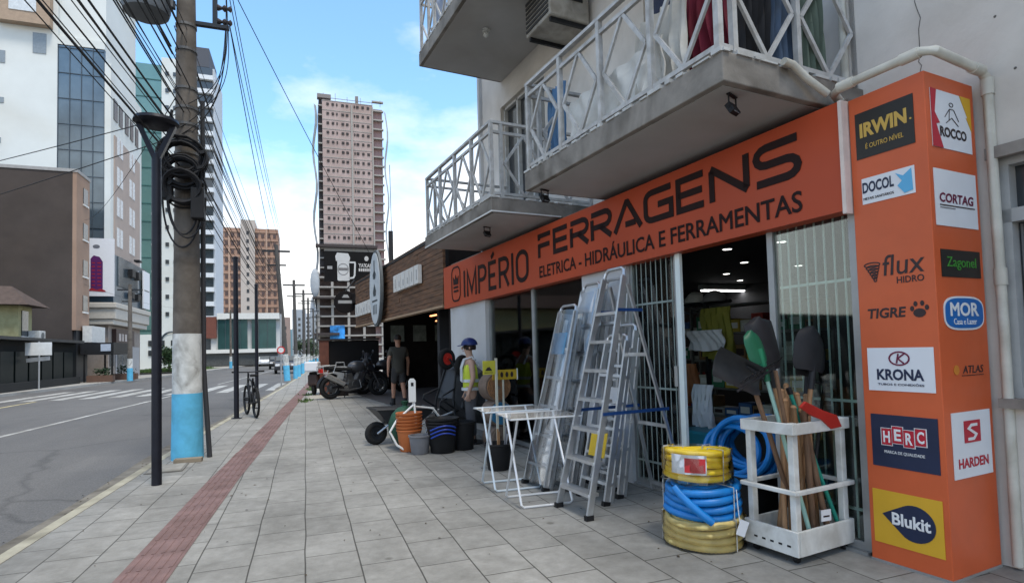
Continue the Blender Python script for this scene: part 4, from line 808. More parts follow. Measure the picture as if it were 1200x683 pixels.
q = MB(); q.tube([(.27, -.02, 0), (.19, .06, 1.2), (.185, .08, 4.95)], .032, 8); q.build('conduit', m('conduit_black', (.03, .03, .033), .6), up_, smooth=True)
q = MB(); q.box(-.1, .22, -.36, -.22, .003, .05); q.build('plank', m('old_wood', (.22, .18, .13), .9), up_)
q = MB(); q.bar((.1, 0, 6.02), (.54, 0, 6.02), .07, .05); q.box(.33, .39, -.03, .03, 6.0, 6.9); arm = q.build('crossarm', darkmetal, up_)
for z in (6.1, 6.3, 6.52, 6.75): MB((0, 0, 0)).lathe([(.02, -.12), (.045, -.1), (.02, -.05), (.05, -.02), (.02, .02), (.045, .06), (.02, .08)], (.5, 0, z), 12, 'x').build('insulator', m('insulator_brown', (.06, .05, .05), .3), arm, smooth=True)
trf = thing('transformer', 'grey barrel transformer hung high on the street side of the utility pole', 'transformer', UP+Vector((-.47, -.05, 5.98)))
tg = m('transformer_grey', (.13, .14, .15), .6, .2, var=.15); MB().lathe([(.01, .0), (.2, .01), (.27, .05), (.29, .12), (.29, .95), (.26, 1.0), (.01, 1.05)], n=24).build('tank', tg, trf, smooth=True)
q = MB()
for i in range(14): a = 2*PI*i/14; q.bar((.285*math.cos(a), .285*math.sin(a), .2), (.285*math.cos(a), .285*math.sin(a), .85), .02, .07, (math.cos(a), math.sin(a), 0))
q.build('cooling_fins', tg, trf); q = MB(); q.bar((.2, .03, .25), (.34, .05, .25), .06, .1); q.bar((.2, .03, .75), (.34, .05, .75), .06, .1); q.build('bracket', darkmetal, trf)
# coils of spare cable tied on the pole
def coil(label, z, r, turns, seed, tilt=0):
    turns += 6
    c = thing('cable_coil', label, 'cable coil', UP+Vector((0, -.2, z)), group='cable coils tied to the utility pole'); g = random.Random(seed); q = MB()
    for k in range(turns):
        rr = r+g.uniform(-.055, .04); pts = []
        for i in range(28):
            a = 2*PI*i/28; pts.append((rr*math.cos(a)*(1+.05*math.sin(3*a+k)), -.0-.012*k+.05*math.cos(a+tilt)+g.uniform(-.004, .004), rr*math.sin(a)*.95+g.uniform(-.006, .006)))
        q.tube(pts, .014, 6, closed=True)
    q.build('loops', cable_m, c, smooth=True); q = MB()
    for a in (.3, 2.2, 4.0): q.cbox((r*math.cos(a), -.08, r*math.sin(a)), (.03, .07, .02), Matrix.Rotation(-a, 3, 'Y'))
    q.build('ties', black_m, c); return c
coil('upper black coil of spare cable round the utility pole', 4.02, .25, 9, 1); coil('lower black coil of spare cable round the utility pole', 3.62, .23, 9, 2, 1.5); coil('middle black coil of spare cable squeezed between the other two', 3.82, .215, 7, 4, .8)
q = MB()
for k, (zb, dx, w_) in enumerate(((2.83, -.02, .23), (3.0, 0, .19), (2.95, .05, .22))):
    q.tube([(dx-w_*math.cos(PI*i/16)*(1), -.2-.03*k, 3.5-(3.5-zb)*math.sin(PI*i/16)) for i in range(17)], .013, 6)
tag(q.build('hanging_cable', cable_m, None, smooth=True, loc=UP), 'loose cable loops hanging below the coils on the utility pole', 'cable')
bx_ = thing('junction_box', 'black cable junction boxes strapped to the utility pole between the coils', 'junction box', UP+Vector((0, -.24, 3.2)))
MB().box(-.24, -.12, -.08, .06, .25, .55).build('case', black_m, bx_, bevel=.015); MB().box(.1, .26, -.1, .08, .0, .42).build('case', black_m, bx_, bevel=.015); q = MB(); q.tube([(-.18, 0, .55), (-.2, .02, 1.0), (-.15, .1, 1.5)], .02, 6); q.tube([(.2, 0, .42), (.24, .05, 1.1)], .02, 6); q.build('lead', cable_m, bx_)
# lamp post
lp = thing('street_lamp', 'slim black street lamp with a flat disc head before the utility pole', 'street lamp', (-1.52, 7.17, 0)); lb_ = m('lamp_black', (.012, .013, .02), .45, .3, var=.2)
MB().lathe([(.05, 0), (.048, 3.55), (.042, 3.6)], n=16, cap=True).build('post', lb_, lp, smooth=True); q = MB(); q.bar((0, 0, 3.52), (-.17, 0, 3.93), .05, .07, (0, 1, 0)); q.bar((0, 0, 3.52), (.17, 0, 3.93), .05, .07, (0, 1, 0)); q.build('bracket', lb_, lp)
MB().lathe([(.01, 3.92), (.19, 3.925), (.225, 3.95), (.215, 3.985), (.01, 4.0)], n=28).build('disc_head', lb_, lp, smooth=True)
for (x, y, h, l) in ((-1.44, 14.0, 3.55, 'nearer plain black post beside the parked bicycle'), (-1.47, 20.1, 3.65, 'farther plain black post beyond the parked bicycle')):
    p = thing('street_post', l, 'post', (x, y, 0)); MB().lathe([(.053, 0), (.05, h)], n=14, cap=True).build('post', lb_, p, smooth=True); MB().lathe([(.11, 0), (.11, .015), (.06, .018)], n=16).build('base_plate', lb_, p); MB().lathe([(.056, h-.02), (.056, h+.02), (.01, h+.035)], n=14).build('cap', lb_, p)
# far utility poles with painted feet
fp = [(-.92, 33, 7.3, -.5, .16, 'leaning dark utility pole beyond the second black post'), (-.58, 41, 6.4, -.1, .15, 'utility pole with crossarm behind the leaning one'), (-.1, 49, 6.6, 0, .15, 'utility pole fourth along the near kerb'), (.3, 60, 7, 0, .15, 'utility pole fifth along the near kerb'), (.95, 74, 7, 0, .15, 'distant utility pole sixth along the near kerb'), (1.7, 92, 7.5, 0, .15, 'most distant utility pole at the near kerb'),
      (-10.6, 43.0, 6.2, 0, .17, 'utility pole with blue foot before the office block'), (-9.4, 60, 7, .1, .16, 'pale utility pole before the low showroom'), (-8.4, 76, 7, 0, .16, 'farther utility pole by the green glass showroom')]
for x, y, h, lean, r, l in fp:
    p = thing('utility_pole', l, 'utility pole', (x, y, 0), group='utility poles along the street'); g_ = lambda z: lean*z/h
    MB().tube([(g_(1.4), 0, 1.4), (g_(h), 0, h)], [r*.85, r*.6], 12).build('shaft', pconc if x < -5 else m('pole_dark', (.07, .065, .06), .85, var=.2), p, smooth=True); MB().tube([(g_(.8), 0, .8), (g_(1.42), 0, 1.42)], r*.92, 12).build('white_band', pwhite, p, smooth=True); MB().tube([(0, 0, 0), (g_(.8), 0, .82)], r, 12).build('blue_band', pblue, p, smooth=True)
    q = MB(); q.bar((g_(h)-.7, 0, h-.35), (g_(h)+.7, 0, h-.35), .08, .1); q.bar((g_(h)-.45, 0, h-1.1), (g_(h)+.5, 0, h-1.1), .06, .08); q.build('crossarm', darkmetal, p)
for i, (x, y, l) in enumerate(((-.55, 35.5, 'nearest blue bollard on the far near side kerb'), (-.4, 38.5, 'second blue bollard beyond the leaning pole'), (-.2, 44.5, 'third blue bollard along the kerb'), (.15, 54, 'fourth blue bollard along the kerb'), (.6, 65, 'last visible blue bollard along the kerb'))):
    p = thing('bollard', l, 'bollard', (x, y, 0), group='blue bollards along the kerb'); MB().lathe([(.12, 0), (.12, .75)], n=12, cap=True).build('blue_foot', pblue, p); MB().lathe([(.11, .75), (.11, 1.2), (.01, 1.24)], n=12).build('white_top', pwhite, p)
rs = thing('road_sign', 'thin steel post with a small round red and white road sign', 'road sign', (-1.02, 27.5, 0)); MB().tube([(0, 0, 0), (0, 0, 3.2)], .035, 8).build('post', steel, rs); o = MB().lathe([(.01, -.035), (.17, -.035), (.17, -.03), (.01, -.03)], (0, 0, 1.6), 20, 'y').build('disc', white_m, rs); q = MB(); q.lathe([(.12, -.04), (.17, -.04), (.17, -.037), (.12, -.037)], (0, 0, 1.6), 20, 'y'); q.build('red_ring', red_m, o)
# overhead cables
def wire(a, b, sag, r, n=26):
    a, b = Vector(a), Vector(b); return [a.lerp(b, i/n)-Vector((0, 0, 4*sag*(i/n)*(1-i/n))) for i in range(n+1)]
g = random.Random(11); wires = []
for i in range(24):
    dx = g.uniform(-.34, .12); z = 3.95+2.1*((i*7) % 24)/24+g.uniform(-.06, .06); r = g.choice((.005, .006, .008, .012, .009, .005))
    wires.append((((-2.25+dx*1.2), -26, z+.15), (UP.x+dx*.55, UP.y-.12, z), g.uniform(.25, .65), r)); wires.append(((UP.x+dx*.5, UP.y+.12, z), (-1.35+dx*.6, 33, z*.72+1.5), g.uniform(.25, .7), r*.8))
for x, y, z in ((.54, 0, 6.1), (.54, 0, 6.5), (.54, 0, 6.75)):
    wires.append((UP+Vector((x, y, z)), (-.9, 33, z+.3), .5, .006))
for a, b, sg_, r in wires:
    q = MB(); q.tube(wire(a, b, sg_, r), r, 6); tag(q.build('overhead_cable', cable_m, smooth=True), 'black overhead cable strung along the street poles', 'cable', 'overhead cables along the street poles')
for a, b, sg_, l in (((-.97, 8.83, 6.7), (2.0, 16.4, 3.65), .08, 'thin service cable slanting across the sky from the pole to the restaurant'), ((-1.6, 8.8, 5.0), (-13.4, 44, 10.5), .5, 'thin cable crossing the street from the pole to the brown block'), ((-1.6, 8.8, 4.7), (-26, 36.5, 8.5), .4, 'thin cable crossing the street to above the olive house'), ((-1.6, 8.8, 4.4), (-26, 36.5, 6.0), .4, 'lower thin cable crossing the street to above the olive house'), ((-.97, 8.83, 6.1), (-.9, 33, 5.3), 1.0, 'slack thin cable sagging beyond the pole bracket'), ((-13.4, 44, 6.3), (-11, 62, 6.1), .3, 'thin cable along the far pavement before the banner')):
    q = MB(); q.tube(wire(a, b, sg_, .007), .007, 6); tag(q.build('service_cable', cable_m, smooth=True), l, 'cable')
for k in range(6):   # drop loops round the pole top
    g2 = random.Random(90+k); q = MB(); a = Vector((.5, 0, 6.05+.12*k)); b = Vector((g2.uniform(-.1, .25), -.15, g2.uniform(4.3, 5.2))); q.tube([a.lerp(b, i/12)+Vector((.15*math.sin(PI*i/12), 0, -.25*math.sin(PI*i/12))) for i in range(13)], .006, 5)
    tag(q.build('jumper_cable', cable_m, smooth=True, loc=UP), 'thin jumper cable looping from the pole bracket', 'cable', 'jumper cables on the pole bracket')
# ================================================================ BICYCLE
bk = thing('bicycle', 'black bicycle parked upright beside the black post at the kerb', 'bicycle', (-1.17, 14.35, 0), rad(105)); bkm = m('bicycle_black', (.012, .012, .013), .4, .2, var=0)
for x in (-.52, .53):
    w_ = MB().lathe([(.315+.027*math.cos(2*PI*i/8), .027*math.sin(2*PI*i/8)) for i in range(9)], (x, 0, .34), 28, 'y').build('wheel', rubber, bk, smooth=True)
    q = MB(); q.lathe([(.29, -.012), (.295, 0), (.29, .012), (.28, 0), (.29, -.012)], (x, 0, .34), 24, 'y')
    for i in range(12): a = 2*PI*i/12; q.tube([(x, .015*(-1)**i, .34), (x+.285*math.cos(a), 0, .34+.285*math.sin(a))], .0018, 4)
    q.tube([(x, -.05, .34), (x, .05, .34)], .022, 8); q.build('rim', darkmetal, w_)
q = MB()
for a, b in (((-.52, .05, .34), (-.08, .04, .30)), ((-.52, -.05, .34), (-.08, -.04, .30)), ((-.08, 0, .30), (-.2, 0, .86)), ((-.08, 0, .3), (.36, 0, .74)), ((-.18, 0, .78), (.35, 0, .84)), ((-.52, .045, .34), (-.18, .02, .78)), ((-.52, -.045, .34), (-.18, -.02, .78))): q.tube([a, b], .016 if abs(a[1]) else .021, 8)
q.build('frame', bkm, bk, smooth=True); q = MB(); q.tube([(.33, 0, .95), (.37, 0, .72)], .022, 8)
for s in (-1, 1): q.tube([(.38, .05*s, .68), (.53, .055*s, .34)], .016, 8)
q.build('fork', bkm, bk, smooth=True); q = MB(); q.tube([(.33, 0, .95), (.38, 0, .99)], .018, 8); q.tube([(.33, -.33, 1.0), (.37, -.12, .99), (.37, .12, .99), (.33, .33, 1.0)], .014, 8); q.build('handlebar', bkm, bk, smooth=True)
q = MB()
for s in (-1, 1): q.tube([(.335, .22*s, 1.0), (.33, .35*s, 1.0)], .019, 8)
q.build('grips', rubber, bk); q = MB(); q.prism([(-.32, -.07), (-.2, -.08), (.03, -.02), (.05, 0), (.03, .02), (-.2, .08), (-.32, .07)], lambda u, v, w: (u-.08, v, .90+w), .05); q.build('saddle', rubber, bk, bevel=.015); q = MB(); q.lathe([(.085, -.01), (.095, 0), (.085, .01)], (-.08, -.05, .3), 18, 'y', cap=True); q.bar((-.08, -.08, .3), (.04, -.08, .17), .015, .02); q.bar((-.08, .08, .3), (-.2, .08, .43), .015, .02); q.cbox((.04, -.13, .17), (.05, .05, .01)); q.cbox((-.2, .13, .43), (.05, .05, .01)); q.build('crank', darkmetal, bk)
q = MB()
for x in (-.52, .53): q.tube([(x+.36*math.cos(a), 0, .34+.36*math.sin(a)) for a in [PI*(.05+.5*i/8) if x < 0 else PI*(.5+.45*i/8) for i in range(9)]], .014, 5)
q.build('mudguard', bkm, bk)
# ================================================================ FAR CARS
def car(label, loc, rz, col, name='parked_car'):
    c = thing(name, label, 'car', loc, rz, 'cars along the far road'); mt_ = m('car_'+col[0], col[1], .3, .2, var=0)
    prof = [(-2.0, .3), (-2.05, .75), (-1.9, .95), (-1.2, 1.0), (-.85, 1.42), (.55, 1.45), (1.15, 1.02), (1.95, .88), (2.1, .6), (2.05, .3)]
    MB().prism(prof, lambda u, v, w: (u, -.82+w, v), 1.64).build('body', mt_, c, bevel=.08)
    MB().prism([(-1.1, 1.03), (-.8, 1.36), (.5, 1.38), (1.0, 1.05)], lambda u, v, w: (u, -.835+w, v), 1.67).build('window', dglass, c); MB().prism([(.58, 1.40), (1.12, 1.04), (1.16, 1.06), (.62, 1.44)], lambda u, v, w: (u, -.7+w, v), 1.4).build('windscreen', dglass, c)
    for x in (-1.3, 1.3):
        for s in (-1, 1): w_ = MB().lathe([(.01, -.1), (.3, -.1), (.32, 0), (.3, .1), (.01, .1)], (x, .74*s, .32), 16, 'y').build('wheel', rubber, c); MB().lathe([(.01, -.11*s*-1), (.19, .108*s)], (x, .74*s, .32), 12, 'y').build('rim', steel, w_)
    for s in (-1, 1): MB().cbox((2.04, .6*s, .72), (.06, .16, .08)).build('headlight', k_wh, c)
    return c
car('white car far down the road before the showroom trees', (-5.6, 92, -.12), rad(-88), ('white', (.55, .56, .57)), 'car'); car('black car following behind the far road sign', (-3.0, 70, -.12), rad(-88), ('black', (.02, .02, .022)), 'car'); car('dark grey car nearest the far poles', (-1.6, 52, -.12), rad(-88), ('grey', (.05, .05, .055)), 'car'); car('farthest silver car at the road end', (-4.4, 125, -.12), rad(-88), ('silver', (.35, .36, .37)), 'car')
# ================================================================ GOODS IN FRONT OF THE SHOP
# --- white wooden tool rack
TR = Vector((2.79, 2.74, 0)); rk = thing('tool_rack', 'white painted open wooden rack on castors holding shovels and rakes', 'rack', TR, rad(8)); wd_m = m('white_wood', (.60, .60, .57), .6, var=.1, scale=10, stain=.28)
for x, y in ((.0, 0), (.46, 0), (0, .3), (.46, .3)): MB().box(x+(.012 if x else 0), x+(.06 if x else .048), y+(.01 if y else 0), y+(.05 if y else .04), .05, .85).build('post', wd_m, rk, bevel=.004)
q = MB(); q.box(-.004, .524, -.022, -.002, .78, .85); q.box(-.004, .524, .352, .372, .78, .85); q.box(-.022, -.002, -.02, .37, .78, .85); q.box(.522, .542, -.02, .37, .78, .85); q.build('top_rail', wd_m, rk, bevel=.004)
q = MB(); q.box(-.02, .54, -.036, -.006, .42, .445); q.box(-.02, .54, .356, .386, .42, .445); q.box(-.036, -.006, -.03, .38, .42, .445); q.box(.526, .556, -.03, .38, .42, .445); q.build('middle_rail', wd_m, rk, bevel=.004)
q = MB(); q.box(-.0, .52, -.022, -.002, .05, .2); q.box(-.0, .52, .352, .372, .05, .2); q.box(-.022, -.002, -.02, .37, .05, .2); q.box(.522, .542, -.02, .37, .05, .2); q.build('bottom_board', wd_m, rk, bevel=.004)
q = MB(); q.box(.0, .52, .0, .35, .052, .07); q.build('floor', wd_m, rk)
q = MB()
for i in range(5): q.box(-.024, -.0219, .03+i*.06, .055+i*.06, .10, .112)
q.build('slots', black_m, rk)
for x, y in ((.03, .03), (.49, .03), (.03, .32), (.49, .32)): MB().tube([(x, y-.012, .025), (x, y+.012, .025)], .024, 12).box(x-.012, x+.012, y-.018, y+.018, .035, .052).build('castor', black_m, rk)
# --- long handled tools: handle from foot to neck, head beyond
def frame_dir(a, b, side):
    z = (Vector(b)-Vector(a)).normalized(); x = Vector(side); x = (x-z*x.dot(z)).normalized(); y = z.cross(x); return x, y, z
def tool(name, label, cat, foot, neck, hm, r=.016, group='long handled tools in the white rack'):
    t_ = thing(name, label, cat, foot, group=group); d = Vector(neck)-Vector(foot)
    q = MB(); q.tube([d*(i/6)+Vector((.002*math.sin(i*2), 0, 0)) for i in range(7)], [r*(1.05-.012*i) for i in range(7)], 10); q.build('handle', hm, t_, smooth=True); return t_, d
def blade(t_, d, side, L_, Wd, mat, pointed=.3, dish=.05, name='blade', flat=False):
    x, y, z = frame_dir((0, 0, 0), d, side); vs = []; n_, k = 9, 8
    for lay in (0, 1):
        for j in range(k+1):
            v = j/k
            wv = Wd/2*(1 if v < 1-pointed else math.sqrt(max(0.002, 1-((v-1+pointed)/max(.01, pointed))**2)))*(1 if v > .06 else .85)
            for i in range(n_+1):
                u = i/n_*2-1; vs.append(d + x*u*wv + z*(v*L_) + y*(dish*(u*u-.4)*(1-.3*v) + .10*v*v*L_ + .004*lay))
    fs = []; R1 = n_+1; off_ = (k+1)*R1
    for lay in (0, 1): fs += [(lay*off_+j*R1+i, lay*off_+j*R1+i+1, lay*off_+(j+1)*R1+i+1, lay*off_+(j+1)*R1+i) for j in range(k) for i in range(n_)]
    for j in range(k): fs += [(j*R1, (j+1)*R1, off_+(j+1)*R1, off_+j*R1), (j*R1+n_, (j+1)*R1+n_, off_+(j+1)*R1+n_, off_+j*R1+n_)]
    for i in range(n_): fs += [(i, i+1, off_+i+1, off_+i), (k*R1+i, k*R1+i+1, off_+k*R1+i+1, off_+k*R1+i)]
    b_ = MB().add(vs, fs).build(name, mat, t_, smooth=True)
    q = MB(); q.tube([d-z*.12, d+z*.02, d+z*L_*.35+y*(.02-.4*dish)], [.021, .023, .008], 10); q.build('socket', mat, t_, smooth=True); return b_
blk_iron = m('black_iron', (.016, .016, .018), .55, .0, var=.25, scale=12, spec=.25); grey_iron = m('worn_grey_iron', (.05, .052, .055), .36, .6, var=.3, scale=8)
wood2 = m('dark_handle_wood', (.15, .085, .05), .65, var=.25, scale=8, stretch=(6, 6, 1)); mint = m('mint_handle', (.26, .42, .36), .4); teal_h = m('teal_handle', (.02, .22, .16), .4)
t_, d = tool('shovel', 'grey square shovel tipping out of the rack to the left', 'shovel', (3.02, 2.92, .08), (2.70, 2.97, 1.13), wood2)
x_ = Vector((-.96, .05, .30)); q = MB()
def sheet(c, ex, ey, prof, thick, dish=0, n=8):
    """curved plate: prof(v)->half width; v runs along ey"""
    ex, ey = Vector(ex), Vector(ey); ez = ex.cross(ey).normalized(); vs = []; k = 8; R1 = n+1
    for lay in (0, 1):
        for j in range(k+1):
            v = j/k
            for i in range(n+1): u = i/n*2-1; vs.append(Vector(c)+ex*u*prof(v)+ey*v+ez*(dish*(u*u)*(1-.4*v)+thick*lay))
    o_ = (k+1)*R1; fs = []
    for lay in (0, 1): fs += [(lay*o_+j*R1+i, lay*o_+j*R1+i+1, lay*o_+(j+1)*R1+i+1, lay*o_+(j+1)*R1+i) for j in range(k) for i in range(n)]
    for j in range(k): fs += [(j*R1, (j+1)*R1, o_+(j+1)*R1, o_+j*R1), (j*R1+n, (j+1)*R1+n, o_+(j+1)*R1+n, o_+j*R1+n)]
    for i in range(n): fs += [(i, i+1, o_+i+1, o_+i), (k*R1+i, k*R1+i+1, o_+k*R1+i+1, o_+k*R1+i)]
    return vs, fs
vs_, fs_ = sheet((-.27, .03, 1.02), Vector((.16, -.25, .9)).normalized()*.095, Vector((-.33, .02, .15)), lambda v: 1 if v > .12 else .8+v*1.6, .004, .05); MB().add(vs_, fs_).build('blade', grey_iron, t_, smooth=True)
q = MB(); q.tube([(-.27, .0, 1.05), (-.40, -.01, 1.12)], [.02, .008], 8); q.build('rib', grey_iron, t_, smooth=True)
t_, d = tool('dust_shovel', 'small green shovel with a mint green handle', 'shovel', (2.97, 2.80, .1), (2.765, 2.93, 1.22), mint, .0135); blade(t_, d, (1, .25, 0), .22, .19, m('shovel_green', (.012, .10, .05), .45), .45, .035)
q = MB(); q.tube([d+Vector((0, 0, -.02)), d*1.08], .024, 10); q.build('ferrule', green_m, t_)
t_, d = tool('spade', 'tall dark square mouthed shovel leaning left of centre in the rack', 'shovel', (3.05, 2.95, .08), (2.90, 2.99, 1.17), wood_h); blade(t_, d+Vector((0, 0, -.0)), (.93, .1, .35), .36, .26, blk_iron, .12, .05)
t_, d = tool('spade', 'second dark spade standing behind the tall square shovel', 'shovel', (3.2, 3.0, .08), (2.97, 3.05, 1.10), teal_h, .015); blade(t_, d, (.85, .3, .1), .3, .19, blk_iron, .4, .05)
t_, d = tool('spade', 'round black shovel with the blade up at the right of the rack', 'shovel', (2.95, 2.90, .08), (3.17, 2.92, 1.15), wood_h); blade(t_, d, (1, .05, 0), .31, .30, blk_iron, .62, .05)
t_, d = tool('spade', 'black round shovel partly behind the rightmost one', 'shovel', (3.02, 3.0, .08), (3.26, 3.04, 1.10), wood_h); blade(t_, d, (.9, .4, 0), .28, .27, blk_iron, .6, .05)
t_, d = tool('rake', 'black rake head lying level at the left edge of the tools', 'rake', (2.98, 2.85, .08), (2.80, 2.86, 1.17), wood2, .013)
q = MB(); c0, c1 = d+Vector((-.32, -.05, -.06)), d+Vector((.04, .02, .055)); q.tube([c0, c1], .009, 6); q.tube([c0+Vector((-.03, 0, -.05)), c1+Vector((-.05, 0, -.05))], .007, 6)
for i in range(11): p = c0.lerp(c1, i/10); q.tube([p, p+Vector((-.01, -.05, .03))], [.006, .003], 5)
q.build('rake_head', blk_iron, t_)
t_, d = tool('fork', 'black garden fork standing at the far right of the rack', 'garden fork', (3.12, 2.98, .08), (3.36, 3.0, 1.05), blk_iron, .012)
q = MB(); x, y, z = frame_dir((0, 0, 0), d, (1, 0, 0)); q.tube([d-x*.09, d+x*.09], .010, 6)
for i in range(4): q.tube([d+x*(-.09+.06*i), d+x*(-.09+.06*i)+z*.17+y*.02], [.008, .003], 6)
q.build('tines', blk_iron, t_)
t_, d = tool('broom', 'teal handle leaning to the right corner of the rack', 'broom handle', (3.26, 2.84, .1), (3.0, 2.95, 1.02), teal_h, .0135); q = MB(); q.tube([d*.985, d*1.03], .018, 8); q.build('cap', black_m, t_)
for i, (f, nk, l) in enumerate((((2.93, 2.88, .08), (2.86, 2.86, .98), 'pale wooden handle left of centre in the rack'), ((3.05, 2.86, .08), (2.99, 2.83, .95), 'short thick brown handle in the middle of the rack'), ((3.10, 2.95, .08), (2.94, 2.87, .93), 'slanting brown handle behind the middle one'), ((3.14, 2.82, .08), (3.04, 2.90, .90), 'low right brown handle near the front board'), ((2.9, 3.0, .08), (3.10, 3.02, 1.0), 'brown handle leaning rightward at the back of the rack'))):
    t_, d = tool('wooden_pole', l, 'pole', f, nk, (wood_h, wood2)[i % 2], .019); q = MB(); q.lathe([(.02, -.01), (.021, .0), (.012, .012), (.002, .014)], d, 10); q.build('end_cap', wood_h, t_)
for i, (f, nk, l) in enumerate((((2.96, 2.95, .08), (3.04, 3.02, 1.06), 'upright pale wooden handle at the back of the rack'), ((3.2, 2.88, .08), (3.08, 2.97, 1.0), 'brown handle crossing the teal one in the rack'), ((2.88, 2.93, .08), (2.95, 2.97, 1.03), 'slim brown handle near the left post of the rack'), ((3.18, 2.95, .08), (3.22, 3.03, .98), 'straight brown handle before the right back post'))):
    t_, d = tool('wooden_pole', l, 'pole', f, nk, m('pale_handle_wood', (.33, .19, .10), .6, var=.25, scale=8, stretch=(6, 6, 1)), .017); q = MB(); q.lathe([(.018, -.01), (.019, .0), (.010, .012), (.002, .014)], d, 10); q.build('end_cap', wood_h, t_)
hx = thing('hoe_head', 'flat red steel head lying across the top rail of the rack', 'hoe', (3.0, 2.76, .9), group=None); q = MB(); q.prism([(-.17, .06), (-.14, .095), (.02, .03), (.15, -.01), (.22, -.09), (.13, -.10), (.04, -.035), (-.06, .0)], lambda u, v, w: (u, -.035+w-v*.35, v-.01), .02); q.build('blade', m('red_steel', (.50, .035, .025), .38, .2), hx, bevel=.004); q = MB(); q.tube([(-.02, -.03, .02), (.05, .15, -.03)], .017, 8); q.build('socket', m('dark_wood_peg', (.2, .12, .07), .7), hx)
tg_ = thing('price_tag', 'small white price tag low on the tools in the rack', 'price tag', (3.07, 2.78, .25)); q = MB(); q.box(-.04, .04, -.004, 0, -.03, .04); q.build('card', k_w, tg_); q = MB(); q.box(-.025, .025, -.006, -.0041, -.005, .005); q.build('print', k_ink, tg_)
# --- coils of hose, three high
def hose_mat(name, col):
    M, t, b, nd, lk = nodes_of(name, rough=.38); co = nd('TexCoord'); b.inputs['Base Color'].default_value = (*col, 1); nz = nd('TexNoise'); nz.inputs['Scale'].default_value = 14; lk.new(co.outputs['Object'], nz.inputs['Vector'])
    r = nd('ValToRGB'); r.color_ramp.elements[0].position = .3; r.color_ramp.elements[1].position = .7; r.color_ramp.elements[0].color = (*[c*.86 for c in col], 1); r.color_ramp.elements[1].color = (*[min(1, c*1.08) for c in col], 1); lk.new(nz.outputs[0], r.inputs[0]); lk.new(r.outputs[0], b.inputs['Base Color']); return M
h_y = hose_mat('hose_yellow', (.80, .54, .015)); h_b = hose_mat('hose_blue', (.006, .175, .50)); h_c = hose_mat('hose_cream', (.70, .54, .20))
HC = Vector((2.565, 3.33, 0))
def hose_coil(label, z0, R, rr, levels, layers, mat, seed, corr=False):
    c = thing('hose_coil', label, 'hose coil', HC+Vector((0, 0, z0))); g = random.Random(seed); q = MB(); pts = []; n = 120 if corr else 40; rad_ = []
    for ly in range(layers):
        for lv in range(levels):
            l = lv if ly % 2 == 0 else levels-1-lv
            for i in range(n):
                a = 2*PI*i/n; R2 = R-rr-ly*rr*1.85+.008*math.sin(2*a+lv*1.7+seed)+.004*math.sin(3*a+lv)
                zz = rr+l*rr*1.93+.006*math.sin(a*2+lv*1.3+seed)+.010*(l/levels)*math.sin(a+seed)
                pts.append((R2*math.cos(a), R2*math.sin(a), zz))
    q.tube(pts, [rr*(1.03 if i % 2 else .93) for i in range(len(pts))] if corr else rr, 9); q.build('hose', mat, c, smooth=True)
    for a in (.5, 2.6, 4.9):
        q = MB(); h = levels*rr*1.93+.012; ri = R-layers*rr*1.9-.006; q.tube([((R+.006)*math.cos(a), (R+.006)*math.sin(a), .004), ((R+.006)*math.cos(a), (R+.006)*math.sin(a), h), (ri*math.cos(a), ri*math.sin(a), h), (ri*math.cos(a), ri*math.sin(a), .004)], .004, 5, closed=True); q.build('tie', dwhite, c)
    return c
c1 = hose_coil('cream yellow hose coil at the bottom of the stack', 0, .266, .0255, 4, 3, h_c, 1, True)
c2 = hose_coil('blue corrugated hose coil in the middle of the stack', .205, .255, .027, 4, 3, h_b, 2, True); c2.rotation_euler = (.05, -.03, 0)
c3 = hose_coil('bright yellow hose coil with red label on top of the stack', .435, .215, .0205, 5, 3, h_y, 3); c3.location += Vector((-.035, 0, 0)); c3.rotation_euler = (-.03, .05, 0)
q = MB(); q.tube([(.265*math.cos(a), .265*math.sin(a), .20*(1-i/14)+.012) for i, a in [(i, PI*(1.06+.30*i/14)) for i in range(15)]], .026, 9); q.build('loose_end', h_b, c2, smooth=True)
q = MB(); q.tube([(.06, -.267, .21), (.062, -.274, .1), (.07, -.278, .0)], .0035, 5); q.build('string', k_w, c2); q = MB(); q.cbox((.085, -.285, -.04), (.035, .003, .05), Matrix.Rotation(.45, 3, 'Y')); q.build('tag', k_w, c2)
def wrap(c, r, z0, z1, a0, a1, mat, name, dr=0):
    q = MB(); n = 10; vs = []
    for i in range(n+1):
        a = rad(a0+(a1-a0)*i/n); vs += [(r*math.cos(a), r*math.sin(a), z0), (r*math.cos(a), r*math.sin(a), z1), ((r+.002)*math.cos(a), (r+.002)*math.sin(a), z0), ((r+.002)*math.cos(a), (r+.002)*math.sin(a), z1)]
    for i in range(n): k = i*4; q.add([vs[k], vs[k+1], vs[k+5], vs[k+4], vs[k+2], vs[k+3], vs[k+7], vs[k+6]], [(0, 1, 2, 3), (4, 5, 6, 7), (1, 2, 6, 5), (0, 3, 7, 4)])
    return q.build(name, mat, c)
lb2 = wrap(c3, .222, .05, .175, 186, 248, k_w, 'label'); wrap(c3, .225, .062, .155, 212, 246, m('label_red', (.5, .03, .035), .4), 'label_print')
